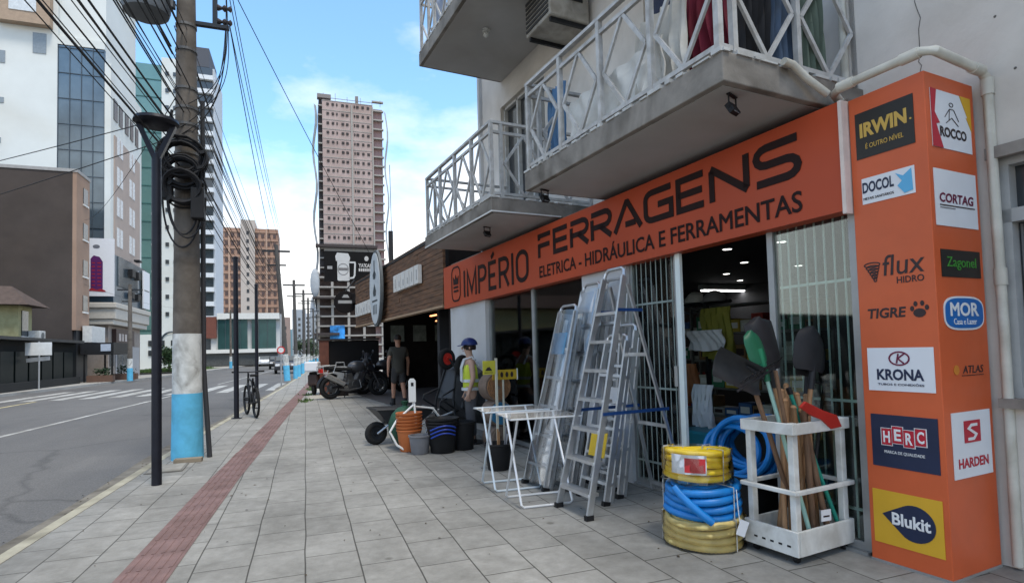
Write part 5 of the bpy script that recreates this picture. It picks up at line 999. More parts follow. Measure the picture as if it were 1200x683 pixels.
# clear plastic film round the top coil, loose at the bottom
film = glass('clear_film', (1, 1, .98), .015, .15); q = MB(); n = 48; g = random.Random(5)
for j in range(7):
    for i in range(n):
        a = 2*PI*i/n; z = -.012+j*.036; r = .229+.010*math.sin(a*9+j)+.006*math.sin(a*23+j*2)+(.018*g.random() if j == 0 else 0); q.v.append(Vector((r*math.cos(a), r*math.sin(a), z)))
q.f = [(j*n+i, j*n+(i+1) % n, (j+1)*n+(i+1) % n, (j+1)*n+i) for j in range(6) for i in range(n)]; q.build('plastic_film', film, c3, smooth=True)
q = MB()
for j in range(6):
    for i in range(n):
        a = 2*PI*i/n; z = .004+j*.04; r = .274+.006*math.sin(a*11+j)+.003*math.sin(a*27+j*2); q.v.append(Vector((r*math.cos(a), r*math.sin(a), z)))
q.f = [(j*n+i, j*n+(i+1) % n, (j+1)*n+(i+1) % n, (j+1)*n+i) for j in range(5) for i in range(n)]; q.build('plastic_film', film, c1, smooth=True)
# big blue hose hanging in the doorway, packs behind
bh = thing('blue_hose', 'loose loops of blue hose standing in the doorway behind the rack', 'hose', F(3.38, 3.72, .30), FA); q = MB(); g = random.Random(8)
for k in range(11): 
    r1, r2_ = .30+.03*g.uniform(-1, 1), .20+.03*g.uniform(-1, 1); cx, cz = g.uniform(-.07, .07), .22+g.uniform(-.05, .03); q.tube([(.03*k-.1+.05*math.sin(2*PI*i/30), r1*math.cos(2*PI*i/30)+cx, cz+r2_*math.sin(2*PI*i/30)) for i in range(30)], .024, 8, closed=True)
q.build('loops', h_b, bh, smooth=True)
st = thing('black_stand', 'low black crate under the loops of blue hose', 'crate', F(3.38, 3.75, 0), FA); MB().box(-.2, .2, -.25, .25, .01, .29).build('case', black_m, st, bevel=.01); MB().box(-.21, .21, -.26, .26, .25, .31).build('rim', black_m, st, bevel=.005)
# --- step ladders
def step_ladder(name, label, loc, rz, h, wb, wt, run, steps, rear, lean=0, mat=alu, spread=None, plastic=None, sticker=None):
    """front rails climb along +x from the foot; rear legs open by run"""
    t_ = thing(name, label, 'ladder', loc, rz); t_.rotation_euler.y = lean; tx_ = run*.5 if rear else 0
    T = lambda f, s: Vector((tx_*f, s*((wb+(wt-wb)*f)/2), h*f)); 
    q = MB()
    for s in (-1, 1): q.bar(T(0, s), T(.965, s), .024, .05, (0, 1, 0)) if False else q.bar(T(0, s), T(.965, s), .048, .024, (0, 1, 0))
    pts = [T(.96, -1)+Vector((0, 0, 0)), T(.99, -.92), T(1.0, -.7), T(1.0, .7), T(.99, .92), T(.96, 1)]; q.tube(pts, .015, 8)
    q.build('front_rails', mat, t_, smooth=False)
    for i in range(steps):
        f = (i+.75)/(steps+1.35); a, b_ = T(f, -1), T(f, 1); MB().cbox((a+b_)/2+Vector((.02, 0, 0)), (.052, (b_-a).length/2-.012, .013)).build('step', mat, t_)
    if rear:
        q = MB(); top = h*.93
        for s in (-1, 1): q.bar((tx_+.03, s*wt/2*.9, top), (run+.0, s*wb/2*.98, .02), .026, .022, (0, 1, 0))
        for f in (.35, .68, .05):
            x = run+(tx_+.03-run)*f; y = (wb*.98+(wt*.9-wb*.98)*f)/2; q.bar((x, -y, top*f), (x, y, top*f), .02, .03)
        q.build('rear_legs', mat, t_)
    else:
        q = MB()
        for s in (-1, 1): q.bar(T(0.01, s*.86)+Vector((.075, 0, 0)), T(.93, s*.8)+Vector((.075, 0, 0)), .03, .022, (0, 1, 0))
        q.bar(T(.3, -.8)+Vector((.075, 0, 0)), T(.3, .8)+Vector((.075, 0, 0)), .02, .03); q.build('rear_legs', mat, t_)
    if spread:
        for f in spread:
            x0 = tx_*f; x1 = run+(tx_+.03-run)*(f/.93); q = MB(); y = (wb+(wt-wb)*f)/2+.012
            for s in (-1, 1): q.bar((x0-.02, s*y, h*f), (x1+.06, s*y*.96, h*f), .012, .026)
            q.build('blue_spreader', m('spreader_blue', (.012, .05, .17), .5), t_)
    q = MB()
    for s in (-1, 1): q.cbox(T(0.01, s), (.034, .02, .02)); 
    q.build('foot', black_m, t_)
    if sticker:
        f, mt_ = sticker; p = T(f, 0); q = MB(); q.cbox(p+Vector((-.034, 0, 0)), (.003, wb*.3, .11), Matrix.Rotation(math.atan2(tx_, h), 3, 'Y')); q.build('label', mt_, t_)
    if plastic:
        q = MB(); g = random.Random(3); n = 10; k = 14; vs = []
        for j in range(k+1):
            f = .03+.94*j/k
            for i in range(n):
                a = 2*PI*i/n; w_ = (wb+(wt-wb)*f)/2+.02+g.uniform(0, .012); q.v.append(T(f, 0)+Vector((.04+(.09+g.uniform(-.01, .012))*math.cos(a), w_*max(-1, min(1, 1.25*math.sin(a))), 0)))
        q.f = [(j*n+i, j*n+(i+1) % n, (j+1)*n+(i+1) % n, (j+1)*n+i) for j in range(k) for i in range(n)]; q.build('plastic_wrap', plastic, t_, smooth=True)
    return t_
step_ladder('step_ladder', 'tall open aluminium step ladder with blue spreaders at the front', F(4.05, 2.5), FA, 2.02, .46, .28, 1.02, 7, True, spread=(.40, .82))
wrapm = glass('ladder_film', (.9, .92, .94), .13, .25); yl = m('label_yellow', (.62, .42, .03), .5)
def leaning(label, s, n0, nt, h, wb, wt, steps, plastic=None, sticker=None):
    return step_ladder('step_ladder', label, F(s, n0, 0), FA, math.hypot(h, nt-n0), wb, wt, .1, steps, False, math.atan2(nt-n0, h), plastic=plastic, sticker=sticker)
leaning('shorter film wrapped ladder leaning nearest the drying racks', 5.0, 2.66, 3.12, 1.78, .42, .30, 5, wrapm, (.78, m('label_blue', (.10, .25, .40), .5)))
leaning('taller film wrapped ladder leaning behind the shorter wrapped one', 4.92, 2.86, 3.36, 2.0, .44, .3, 6, wrapm, (.9, k_w))
leaning('bare aluminium ladder leaning upright against the white pier', 4.66, 3.2, 3.46, 2.02, .40, .30, 6)
0 and leaning('second bare aluminium ladder leaning beside the white pier', 4.78, 3.02, 3.42, 2.0, .38, .28, 6)
leaning('small folded ladder with a yellow label behind the open step ladder', 4.30, 2.86, 3.2, 1.45, .40, .30, 5, None, (.33, yl))
leaning('narrow folded ladder with a white label between the open one and the pier', 4.42, 3.1, 3.4, 1.55, .38, .28, 5, None, (.55, k_w))
# --- drying racks
def drying_rack(label, loc, rz, col):
    t_ = thing('drying_rack', label, 'drying rack', loc, rz, 'folding drying racks before the shop'); L_, Wd, H = .52, .5, .76; q = MB()
    q.tube([(-L_/2-.06, -Wd/2, H), (L_/2+.06, -Wd/2, H), (L_/2+.06, Wd/2, H), (-L_/2-.06, Wd/2, H)], .0078, 8, closed=True); q.build('top_frame', col, t_, smooth=True)
    q = MB()
    for i in range(6): y = -Wd/2+Wd*(i+1)/7; q.tube([(-L_/2-.06, y, H+.003), (L_/2+.06, y, H+.003)], .0016, 5)
    q.build('lines', steel, t_)
    for s in (-1, 1):
        x = L_/2-(.0 if s < 0 else .03); y0, y1 = -s*.19, s*.24
        q = MB(); q.tube([(-x, y1, H), (-x, y0*1.0, .03), (-x+.02, y0*1.03, .012), (x-.02, y0*1.03, .012), (x, y0, .03), (x, y1, H)], .0105, 8); q.build('leg_frame', col, t_, smooth=True)
    return t_
drying_rack('white wire drying rack nearer the step ladder', (1.95, 4.78, 0), rad(-4), m('rack_white', (.62, .63, .64), .35, .3, var=.05)); drying_rack('white wire drying rack farther back by the black bin', (1.92, 5.42, 0), rad(-3), m('rack_bluewhite', (.56, .62, .66), .35, .3, var=.05))
# --- buckets and bins
def bucket(name, label, cat, loc, r0, r1, h, mat, rings=1, step=.05, handles=None, group=None):
    t_ = thing(name, label, cat, loc, group=group)
    MB().lathe([(.005, .004), (r0*.95, .003), (r0, .012), (r1, h-.03), (r1+.004, h-.028), (r1+.012, h-.02), (r1+.012, h), (r1-.006, h), (r0-.008, .02), (.005, .018)], n=28).build('body', mat, t_, smooth=True)
    if rings > 1:
        for k in range(1, rings): MB().lathe([(r1-.008, h+(k-1)*step+.002), (r1+.004, h+(k-1)*step+.008), (r1+.016, h+k*step-.022), (r1+.018, h+k*step), (r1-.004, h+k*step), (r1-.03, h+(k-1)*step)], n=28).build('nested_rim', mat, t_, smooth=True)
    if handles:
        q = MB()
        for k in range(3): z = h*(.60+.13*k); q.tube([((r0+(r1-r0)*z/h+.03)*math.cos(a), (r0+(r1-r0)*z/h+.03)*math.sin(a), z+.05*math.cos((a+1.6)*2.0)) for a in [rad(215+10*i) for i in range(10)]], .011, 6)
        q.build('handles', handles, t_, smooth=True)
    return t_
terr = m('terracotta_plastic', (.42, .12, .035), .5, var=.08)
bucket('bucket_stack', 'stack of nested terracotta orange buckets', 'buckets', (1.33, 7.95, 0), .13, .165, .30, terr, 6, .045)
bucket('bucket', 'small grey bucket in front of the orange stack', 'bucket', (1.42, 7.66, 0), .115, .14, .25, grey_m)
bucket('bucket_stack', 'black tubs with blue handles between grey bucket and bin', 'tubs', (1.72, 7.62, 0), .16, .21, .38, black_m, 3, .04, m('handle_blue', (.02, .05, .30), .4))
bucket('bin', 'plain black bin beside the tubs with blue handles', 'bin', (2.03, 7.72, 0), .14, .17, .38, black_m)
bb_ = bucket('bin', 'black bin of rods standing behind the drying racks', 'bin', (2.04, 6.22, 0), .12, .155, .30, black_m)
for i in range(6):
    a = i*1.1; r_ = thing('rod', ('short white rod', 'short wooden rod', 'short grey rod', 'tall white rod', 'tall wooden rod', 'tallest grey rod')[i]+' standing in the black bin behind the racks', 'rod', (2.04+.06*math.cos(a), 6.22+.06*math.sin(a), .03), group='rods in the black bin'); q = MB(); q.tube([(0, 0, 0), (.05*math.cos(a), .05*math.sin(a), .36+.02*i)], .012, 7); q.build('stick', (k_w, wood_h, grey_m)[i % 3], r_)
# --- wheelbarrows
def wheelbarrow(label, loc, rz, ry=0, rx=0, rim=darkmetal, tray=m('tray_grey', (.05, .052, .056), .5, .4, var=.2), legs=steel):
    t_ = thing('wheelbarrow', label, 'wheelbarrow', loc, rz); t_.rotation_euler = (rx, ry, rz)
    w_ = MB().lathe([(.125+.045*math.cos(2*PI*i/10), .045*math.sin(2*PI*i/10)) for i in range(11)], (0, 0, .17), 24, 'y').build('wheel', rubber, t_, smooth=True); MB().lathe([(.012, -.05), (.03, -.05), (.03, -.02), (.095, -.03), (.095, .03), (.03, .02), (.03, .05), (.012, .05)], (0, 0, .17), 20, 'y').build('rim', rim, w_, smooth=True)
    q = MB(); A = [(.05, .2), (.55, .17), (.55, -.17), (.05, -.2)]; vs = [(.14, .16, .30), (.60, .19, .27), (.60, -.19, .27), (.14, -.16, .30), (-.06, .27, .53), (.84, .31, .50), (.84, -.31, .50), (-.06, -.27, .53)]
    ins = [(x+(.004 if x < .3 else -.004), y*.985, z+.005) for x, y, z in vs]; q.add(vs+ins, [(0, 1, 2, 3), (0, 4, 5, 1), (1, 5, 6, 2), (2, 6, 7, 3), (3, 7, 4, 0), (8, 11, 10, 9), (8, 9, 13, 12), (9, 10, 14, 13), (10, 11, 15, 14), (11, 8, 12, 15), (4, 12, 13, 5), (5, 13, 14, 6), (6, 14, 15, 7), (7, 15, 12, 4)]); o = q.build('tray', tray, t_)
    q = MB(); q.tube([vs[4], vs[5], vs[6], vs[7]], .012, 7, closed=True); q.build('rim_bead', tray, o)
    q = MB()
    for s in (-1, 1): q.tube([(0, .075*s, .17), (.14, .13*s, .285), (.62, .20*s, .262), (1.28, .27*s, .46)], .017, 8)
    q.build('frame', legs, t_, smooth=True); q = MB()
    for s in (-1, 1): q.tube([(.45, .185*s, .265), (.60, .22*s, .02), (.66, .22*s, .02), (.74, .215*s, .29)], .015, 8)
    q.build('legs', legs, t_, smooth=True); q = MB()
    for s in (-1, 1): q.tube([(1.16, .256*s, .424), (1.30, .273*s, .466)], .022, 8)
    q.build('grips', rubber, t_); return t_
wheelbarrow('dark grey wheelbarrow standing on the pavement left of the buckets', (.97, 8.72, 0), rad(10))
wheelbarrow('upended wheelbarrow with a bright red wheel hub', (1.93, 8.72, 1.27), rad(28), rad(104), 0, m('hub_red', (.48, .03, .02), .45), legs=darkmetal)
wheelbarrow('upended wheelbarrow with a grey wheel hub beside the mannequin', (2.17, 8.60, 1.16), rad(36), rad(104), 0, grey_m, legs=darkmetal)
# white tube chassis
ch = thing('hand_truck', 'white tubular hand truck with a holed plate beside the orange buckets', 'hand truck', (1.38, 7.98, 0), rad(-5)); q = MB()
q.tube([(.02, 0, .96), (.02, .02, .6), (.3, .1, .55), (.42, .12, .38), (.42, .12, .06)], .016, 8); q.tube([(.02, -.0, .62), (-.22, -.06, .42), (-.31, -.1, .28), (-.22, -.12, .1), (-.1, -.12, .02)], .016, 8); q.tube([(.03, 0, .68), (.05, -.05, .3), (.08, -.1, .02)], .015, 8); q.build('tubes', white_m, ch, smooth=True)
q = MB(); q.prism([(-.045, .66), (.055, .66), (.055, .95), (.03, .985), (-.02, .985), (-.045, .95)], lambda u, v, w: (u, -.03+w, v), .025); p_ = q.build('plate', white_m, ch, bevel=.004); q = MB(); q.box(-.012, .024, -.034, -.031, .88, .93); q.build('slot', black_m, p_)
gb = thing('green_sack', 'dark green sack slumped behind the white hand truck', 'sack', (1.32, 8.22, 0)); q = MB(); q.sphere((0, 0, .3), .22, 14, (1.1, .8, 1.35)); q.build('body', m('sack_green', (.015, .06, .035), .6, var=.3), gb, smooth=True); q = MB(); q.lathe([(.05, .55), (.03, .6), (.06, .66)], n=10); q.build('neck', MATS['sack_green'], gb)
# --- reels of rope with the price signs
def reel(label, c, r, L_, face, body):
    t_ = thing('rope_reel', label, 'reel', c, FA, 'reels stacked by the mannequin'); MB().lathe([(.01, 0), (r*.96, 0), (r, .02), (r, L_-.02), (r*.96, L_), (.01, L_)], (0, 0, 0), 26, 'y').build('drum', body, t_, smooth=True)
    q = MB(); q.tube([((.03+(r-.05)*i/70)*math.cos(i*.55), -.008, (.03+(r-.05)*i/70)*math.sin(i*.55)) for i in range(71)], .011, 6); q.build('rope', face, t_, smooth=True); return t_
rb = m('reel_brown', (.15, .11, .085), .8, var=.25, scale=10); rf = m('rope_tan', (.24, .12, .055), .85, var=.3, scale=20)
reel('topmost brown rope reel below the yellow price sign', (2.44, 7.36, .85), .195, .26, rf, rb); reel('middle reel with a blue rope face', (2.46, 7.36, .50), .175, .28, m('rope_blue', (.03, .16, .28), .7), rb); reel('bottom grey brown rope reel on the ground', (2.46, 7.36, .165), .16, .28, rb, rb)
ps = thing('price_sign', 'small square yellow sign on a pale post by the reels', 'sign', (2.36, 7.2, 0), FA); MB().box(-.012, .018, -.01, .01, 0, 1.24).build('post', m('post_cream', (.55, .52, .42), .5), ps); bdp = MB().box(-.19, -.013, -.012, .0, 1.03, 1.21).build('board', m('sign_lime_yellow', (.52, .47, .05), .5), ps); q = MB(); q.prism([(-.16, 1.08), (-.06, 1.075), (-.07, 1.10), (-.1, 1.13), (-.13, 1.12)], lambda u, v, w: (u, -.014+w, v), .0015); q.box(-.17, -.05, -.0145, -.0122, 1.05, 1.058); q.build('print', k_ink, bdp)
ys_ = thing('price_sign', 'long yellow sign with dark numerals beside the reels', 'sign', (2.5, 7.32, .95), FA); MB().box(-.16, .2, -.01, .0, -.0, .13).build('board', m('sign_deep_yellow', (.45, .30, .02), .5), ys_); q = MB()
for i in range(4): q.prism(arc(-.1+i*.075, .065, .022, .038, 0, 340, 10), lambda u, v, w: (u, -.0125+w, v), .002)
q.build('numerals', k_ink, ys_); MB().box(.20, .215, -.012, .002, -.01, .14).build('end_strip', k_w, ys_); q = MB(); q.box(-.01, .01, 0, .02, -.95, .0); q.build('post', MATS['post_cream'], ys_)
# ================================================================ INSIDE THE SHOP
def shelf(label, s, n, w_, h, d_, levels, seed):
    t_ = thing('shelf_unit', label, 'shelf', F(s, n), FA, 'shelf units inside the shop'); mt_ = m('shelf_grey', (.16, .165, .17), .5, .4)
    q = MB(); seen = {}; nmc = ['blue', 'red', 'yellow', 'grey', 'green', 'brown', 'white']; lvn = ['lowest', 'second', 'third', 'fourth', 'top']; odn = ['first', 'second', 'third', 'fourth', 'fifth', 'sixth']
    for y in (-w_/2, w_/2-.04): q.box(0, .04, y, y+.04, .012, h); q.box(d_-.04, d_, y, y+.04, .012, h)
    q.build('uprights', mt_, t_)
    for k in range(levels): MB().box(0, d_, -w_/2, w_/2, .15+k*(h-.2)/(levels-1), .18+k*(h-.2)/(levels-1)).build('shelf', mt_, t_)
    g = random.Random(seed); cols = [(.05, .12, .3), (.35, .05, .04), (.4, .3, .05), (.3, .3, .3), (.05, .2, .12), (.2, .12, .06), (.5, .5, .48)]
    for k in range(levels-1):
        y = -w_/2+.06; z = .18+k*(h-.2)/(levels-1)
        while y < w_/2-.25:
            a, hh_ = g.uniform(.14, .28), g.uniform(.12, .3); ci = g.randrange(7); mt2 = m('goods_%d' % ci, cols[ci], .6)
            seen[(k, ci)] = seen.get((k, ci), -1)+1
            b_ = thing('goods_box', '%s %s box on the %s shelf of the %s' % (odn[min(5, seen[(k, ci)])], nmc[ci], lvn[k], ('shelf unit facing the doorway', 'deepest shelf unit', 'shelf unit behind the bars', 'side window shelf unit')[seed-1]), 'box', F(s+y+a/2, n+.05, z), FA, 'boxed goods on the shelves'); MB().box(0, d_-.1, -a/2, a/2, .002, hh_).build('carton', mt2, b_, bevel=.004); MB().box(-.003, 0, -a*.35, a*.35, hh_*.3, hh_*.75).build('print', (k_w, k_ink)[ci % 2], b_); y += a+.02
shelf('left grey shelf of goods seen through the open doorway', 6.4, 7.2, 2.4, 2.0, .4, 5, 1); shelf('right grey shelf of goods deep inside the shop', 9.3, 7.8, 2.6, 2.0, .4, 5, 2); shelf('grey shelf of goods behind the barred glass', 3.3, 7.0, 1.8, 1.9, .4, 5, 3); shelf('grey shelf of goods along the dark side window', 9.6, 4.7, 1.6, 1.5, .35, 4, 4)
led = emis('led_white', (1, .97, .92), 4)
for i, (s, n) in enumerate(((5.3, 5.7), (6.1, 6.9), (4.7, 5.95), (6.1, 8.1), (7.2, 7.7), (7.9, 8.8), (8.2, 6.2), (9.6, 5.2))):
    t_ = thing('ceiling_light', 'round recessed ceiling light inside the shop', 'ceiling light', F(s, n, 2.56), FA, 'round ceiling lights inside the shop'); MB().lathe([(.01, -.012), (.055, -.012), (.055, -.008), (.01, -.008)], n=18).build('diffuser', led, t_); MB().lathe([(.057, -.014), (.072, -.012), (.072, 0), (.057, 0)], n=18).build('ring', white_m, t_)
tl = thing('tube_light', 'long white tube light at the back of the shop ceiling', 'tube light', F(8.6, 9.2, 2.45), rad(0)); MB().box(-.62, .62, -.05, .05, -.03, -.005).build('tube', emis('tube_white', (1, 1, 1), 3), tl); MB().box(-.66, .66, -.08, .08, -.004, .1).build('housing', white_m, tl)
sp2 = thing('spot_light', 'bright round light under the sign behind the barred glass', 'spot light', F(2.72, 3.9, 2.44), FA); MB().sphere((0, 0, 0), .05, 14).build('bulb', emis('spot_white', (1, 1, 1), 5), sp2, smooth=True); q = MB(); q.tube([(0, 0, .05), (0, 0, .12)], .02, 8); q.build('holder', white_m, sp2)
lite = bpy.data.lights.new('shop_lamp', 'AREA'); lite.shape = 'RECTANGLE'; lite.size = 1.2; lite.size_y = .1; lite.energy = 3; lo_ = bpy.data.objects.new('shop_lamp', lite); COL.objects.link(lo_); lo_.location = F(8.6, 9.2, 2.40)
def drape(name, label, cat, loc, rz, w_, h, mat, seed, t=.012, group=None, taper=0, waves=5, amp=.03):
    g = random.Random(seed); q = MB(); nx_, nz_ = 22, 14; ph = g.uniform(0, 6)
    for lay in (0, 1):
        for j in range(nz_+1):
            v = j/nz_
            for i in range(nx_+1):
                u = i/nx_-.5; q.v.append(Vector(((amp*(.3+v)*math.sin(u*waves*2*PI+ph+v*1.5)+.012*math.sin(u*31+v*9)+t*lay), u*w_*(1-taper*v)+.02*math.sin(v*5+ph), -v*h*(1+.04*math.sin(u*9+ph)))))
    R1 = nx_+1; o_ = R1*(nz_+1); f = []
    for lay in (0, 1): f += [(lay*o_+j*R1+i, lay*o_+j*R1+i+1, lay*o_+(j+1)*R1+i+1, lay*o_+(j+1)*R1+i) for j in range(nz_) for i in range(nx_)]
    for j in range(nz_): f += [(j*R1, (j+1)*R1, o_+(j+1)*R1, o_+j*R1), (j*R1+nx_, (j+1)*R1+nx_, o_+(j+1)*R1+nx_, o_+j*R1+nx_)]
    for i in range(nx_): f += [(i, i+1, o_+i+1, o_+i), (nz_*R1+i, nz_*R1+i+1, o_+nz_*R1+i+1, o_+nz_*R1+i)]
    q.f = f; o = q.build(name, mat, smooth=True); o.location = loc; o.rotation_euler.z = rz; return tag(o, label, cat, group)
drape('safety_vest', 'yellow safety vest hanging just inside the doorway', 'vest', F(4.55, 4.7, 1.74), FA, .42, .55, m('vest_olive', (.20, .20, .03), .7), 1); drape('white_cloth', 'white cloth bag hanging low inside the doorway', 'bag', F(4.3, 4.2, .95), FA, .26, .42, k_w, 2); drape('display_sheet', 'white printed sheet hanging under the safety vest', 'sheet', F(4.62, 4.6, 1.5), FA, .5, .22, k_w, 3, waves=1); drape('orange_bag', 'dull orange bag hanging inside the left door edge', 'bag', F(4.6, 4.3, 1.15), FA, .3, .4, m('dull_orange', (.25, .09, .03), .7), 4)
jd = thing('display_stand', 'dark stand holding hats and vests inside the doorway', 'stand', F(4.75, 4.75), FA); q = MB(); q.tube([(0, 0, .012), (0, 0, 1.9)], .03, 8); q.tube([(0, -.35, 1.8), (0, .35, 1.8)], .02, 8); q.build('pole', darkmetal, jd); MB().lathe([(.25, .012), (.25, .04), (.02, .05)], n=18).build('base', darkmetal, jd)
for s, z, l in ((4.62, 1.93, 'grey hard hat on the dark stand inside the doorway'), (4.9, 1.94, 'pale hard hat on the dark stand inside the doorway')): h_ = thing('hard_hat', l, 'hard hat', F(s, 4.75, z-.12), FA); MB().sphere((0, 0, 0), .13, 16, (1.1, .9, .95), z0=0).build('shell', (grey_m, dwhite)[s > 4.7], h_, smooth=True); MB().lathe([(.12, -.005), (.16, -.003), (.16, .004), (.12, .008)], n=20).build('brim', (grey_m, dwhite)[s > 4.7], h_)
for i, (s, n, z, mt_, l, dims) in enumerate(((4.42, 4.0, .012, m('teal_pack', (.02, .20, .24), .4), 'teal shrink wrapped pack on the floor inside the doorway', (.18, .2, .3)), (4.2, 4.1, .312, m('teal_pack2', (.03, .22, .30), .4), 'upper blue green pack on the teal one', (.16, .2, .22)), (8.2, 4.1, .012, red_m, 'taller red crate inside the dark side window', (.2, .25, .62)), (7.75, 4.1, .012, m('red_brown', (.3, .05, .04), .6), 'shorter red brown crate inside the dark side window', (.2, .2, .48)))):
    t_ = thing('crate', l, 'crate', F(s, n, z), FA); MB().box(-dims[0], dims[0], -dims[1], dims[1], .001, dims[2]).build('case', mt_, t_, bevel=.02); MB().box(-dims[0]-.006, dims[0]+.006, -dims[1]-.006, dims[1]+.006, dims[2]*.8, dims[2]*.9).build('band', mt_, t_)
for i, (s, z, l) in enumerate(((8.55, .68, 'lower blue water jug inside the dark side window'), (8.45, 1.03, 'upper blue water jug inside the dark side window'))):
    t_ = thing('water_jug', l, 'water jug', F(s, 4.3, z)); MB().lathe([(.02, 0), (.15, .005), (.16, .03), (.16, .22), (.13, .27), (.045, .30), (.045, .335), (.01, .34)], n=20).build('body', blue_m, t_, smooth=True); MB().lathe([(.05, .31), (.05, .345), (.01, .35)], n=16).build('cap', k_w, t_)
tb = thing('jug_table', 'dark table under the blue water jugs', 'table', F(8.5, 4.3), FA); MB().box(-.25, .25, -.4, .4, .62, .678).build('top', darkmetal, tb)
for x in (-.22, .22):
    for y in (-.36, .36): MB().box(x-.02, x+.02, y-.02, y+.02, .012, .62).build('leg', darkmetal, tb)
for i in range(5):
    t_ = thing('paper_roll', 'white roll standing in a row inside the side window', 'roll', F(7.45-.13*i, 4.05+.05*(i % 2), .012), group='white rolls inside the side window'); MB().lathe([(.02, 0), (.045, 0), (.045, .78+.06*(i % 3)), (.02, .78+.06*(i % 3))], n=14).build('roll', k_w, t_); MB().lathe([(.019, .0), (.019, .80+.06*(i % 3))], n=10).build('core', rb, t_)
# ================================================================ BALCONY CLOTHES, AIR CONDITIONER, FLOODLIGHTS
cl = [('hanging_garment', 'light blue jeans hanging at the far end of the near balcony', 'jeans', (5.02, 3.05, 4.05), .34, .85, m('denim', (.10, .20, .34), .8)), ('draped_sheet', 'white sheet draped low over the near balcony rail', 'sheet', (3.75, 2.83, 3.60), 1.25, .42, m('sheet_white', (.55, .54, .50), .8)), ('draped_sheet', 'second cream sheet bunched near the balcony corner', 'sheet', (3.2, 2.86, 3.82), .55, .62, m('sheet_cream', (.50, .48, .43), .8)),
      ('hanging_garment', 'dark red garment hanging near the balcony corner', 'garment', (2.86, 3.0, 4.15), .40, .85, m('cloth_red', (.16, .015, .03), .85)), ('hanging_garment', 'dark navy garment hanging beside the red one', 'garment', (3.4, 3.2, 4.3), .55, .8, m('cloth_navy', (.03, .035, .06), .85)), ('hanging_garment', 'slate blue garment at the near end of the balcony', 'garment', (2.62, 3.45, 4.2), .3, 1.0, m('cloth_slate', (.07, .10, .15), .85)), ('hanging_garment', 'sage green garment nearest the building wall', 'garment', (2.60, 3.68, 4.2), .3, 1.0, m('cloth_sage', (.10, .13, .10), .85)), ('hanging_garment', 'black garment hanging at the balcony corner', 'garment', (2.62, 3.16, 4.1), .3, .95, m('cloth_black', (.015, .015, .017), .85)), ('hanging_garment', 'pale blue shirt on the upper far balcony', 'shirt', (8.3, 3.0, 7.0), .4, .8, m('cloth_pale', (.35, .40, .50), .85))]
for i, (nm, l, c, (s, n, z), w_, h, mt_) in enumerate(cl): drape(nm, l, c, F(s, n, z), FA+(PI/2 if i in (5, 6, 7) else 0), w_, h, mt_, 20+i, amp=.035)
cln = thing('clothes_line', 'thin line strung along the near balcony carrying clothes', 'clothes line', F(3.8, 3.05, 4.22), FA); q = MB(); q.tube([(0, -1.2, .0), (0, 0, -.02), (0, 1.28, 0)], .004, 5); q.build('cord', dwhite, cln)
ac = thing('air_conditioner', 'old boxy air conditioner unit on the wall above the near balcony', 'air conditioner', F(6.2, 3.8, 5.42), FA); MB().box(-.28, .3, -.33, .3, 0, .62).build('case', m('ac_cream', (.38, .36, .32), .6, stain=.4, scale=8), ac, bevel=.02); q = MB()
for i in range(9): q.box(-.292, -.281, -.30, .27, .05+i*.06, .085+i*.06)
q.build('front_grille', m('ac_dark', (.05, .05, .05), .6), ac); MB().box(-.25, .36, -.3, -.26, -.05, -.003).build('bracket', darkmetal, ac); MB().box(-.25, .36, .22, .26, -.05, -.003).build('bracket', darkmetal, ac); q = MB(); q.box(-.02, .2, -.34, -.331, .25, .5); q.tube([(.05, -.36, .3), (.15, -.4, .32), (.3, -.36, .5)], .02, 7); q.build('valves', darkmetal, ac)
q = MB(); q.tube([(.1, -.33, .35), (.18, -.5, .42), (.3, -.9, .5), (.34, -1.2, .7)], .03, 8); q.build('pipe', pipe_m, ac, smooth=True)
for s, n, z, l in ((2.62, 2.92, 2.95, 'black floodlight under the near corner of the close balcony'), (4.98, 2.86, 2.95, 'black floodlight under the far end of the close balcony'), (6.75, 3.0, 2.944, 'black floodlight under the farther balcony')):
    t_ = thing('floodlight', l, 'floodlight', F(s, n, z), FA+.3); q = MB(); q.tube([(-.05, 0, -.005), (-.05, 0, -.06), (-.05, .0, -.09)], .006, 6); q.tube([(.05, 0, -.005), (.05, 0, -.06), (.05, 0, -.09)], .006, 6); q.box(-.056, .056, -.012, .012, -.008, 0); q.build('bracket', black_m, t_); c_o = MB().cbox((0, 0, -.09), (.047, .02, .036), Matrix.Rotation(-.5, 3, 'X')).build('head', black_m, t_, bevel=.004); MB().cbox((0, -.02, -.1), (.036, .002, .025), Matrix.Rotation(-.5, 3, 'X')).build('lens', m('lens_grey', (.18, .19, .2), .15), c_o)
# ================================================================ RESTAURANT NEXT DOOR
RB0 = (3.5, 14.0, 0); rst = thing('restaurant', 'single storey restaurant with a long wood clad fascia beyond the shop', 'restaurant', F(14.0, 3.5), FA)
def Q(): return MB(RB0)
M, t, b, nd, lk = nodes_of('wood_cladding', rough=.7); co = nd('TexCoord'); mpn = nd('Mapping'); mpn.inputs['Scale'].default_value = (1, .9, 7); lk.new(co.outputs['Object'], mpn.inputs[0])
nz = nd('TexNoise'); nz.inputs['Scale'].default_value = 2.5; nz.inputs['Detail'].default_value = 6; lk.new(mpn.outputs[0], nz.inputs['Vector']); r = nd('ValToRGB'); r.color_ramp.elements[0].position = .3; r.color_ramp.elements[1].position = .72; r.color_ramp.elements[0].color = (.052, .024, .011, 1); r.color_ramp.elements[1].color = (.185, .088, .040, 1); lk.new(nz.outputs[0], r.inputs[0])
lk.new(r.outputs[0], b.inputs['Base Color'])
q = Q(); z = 2.2; g = random.Random(2)
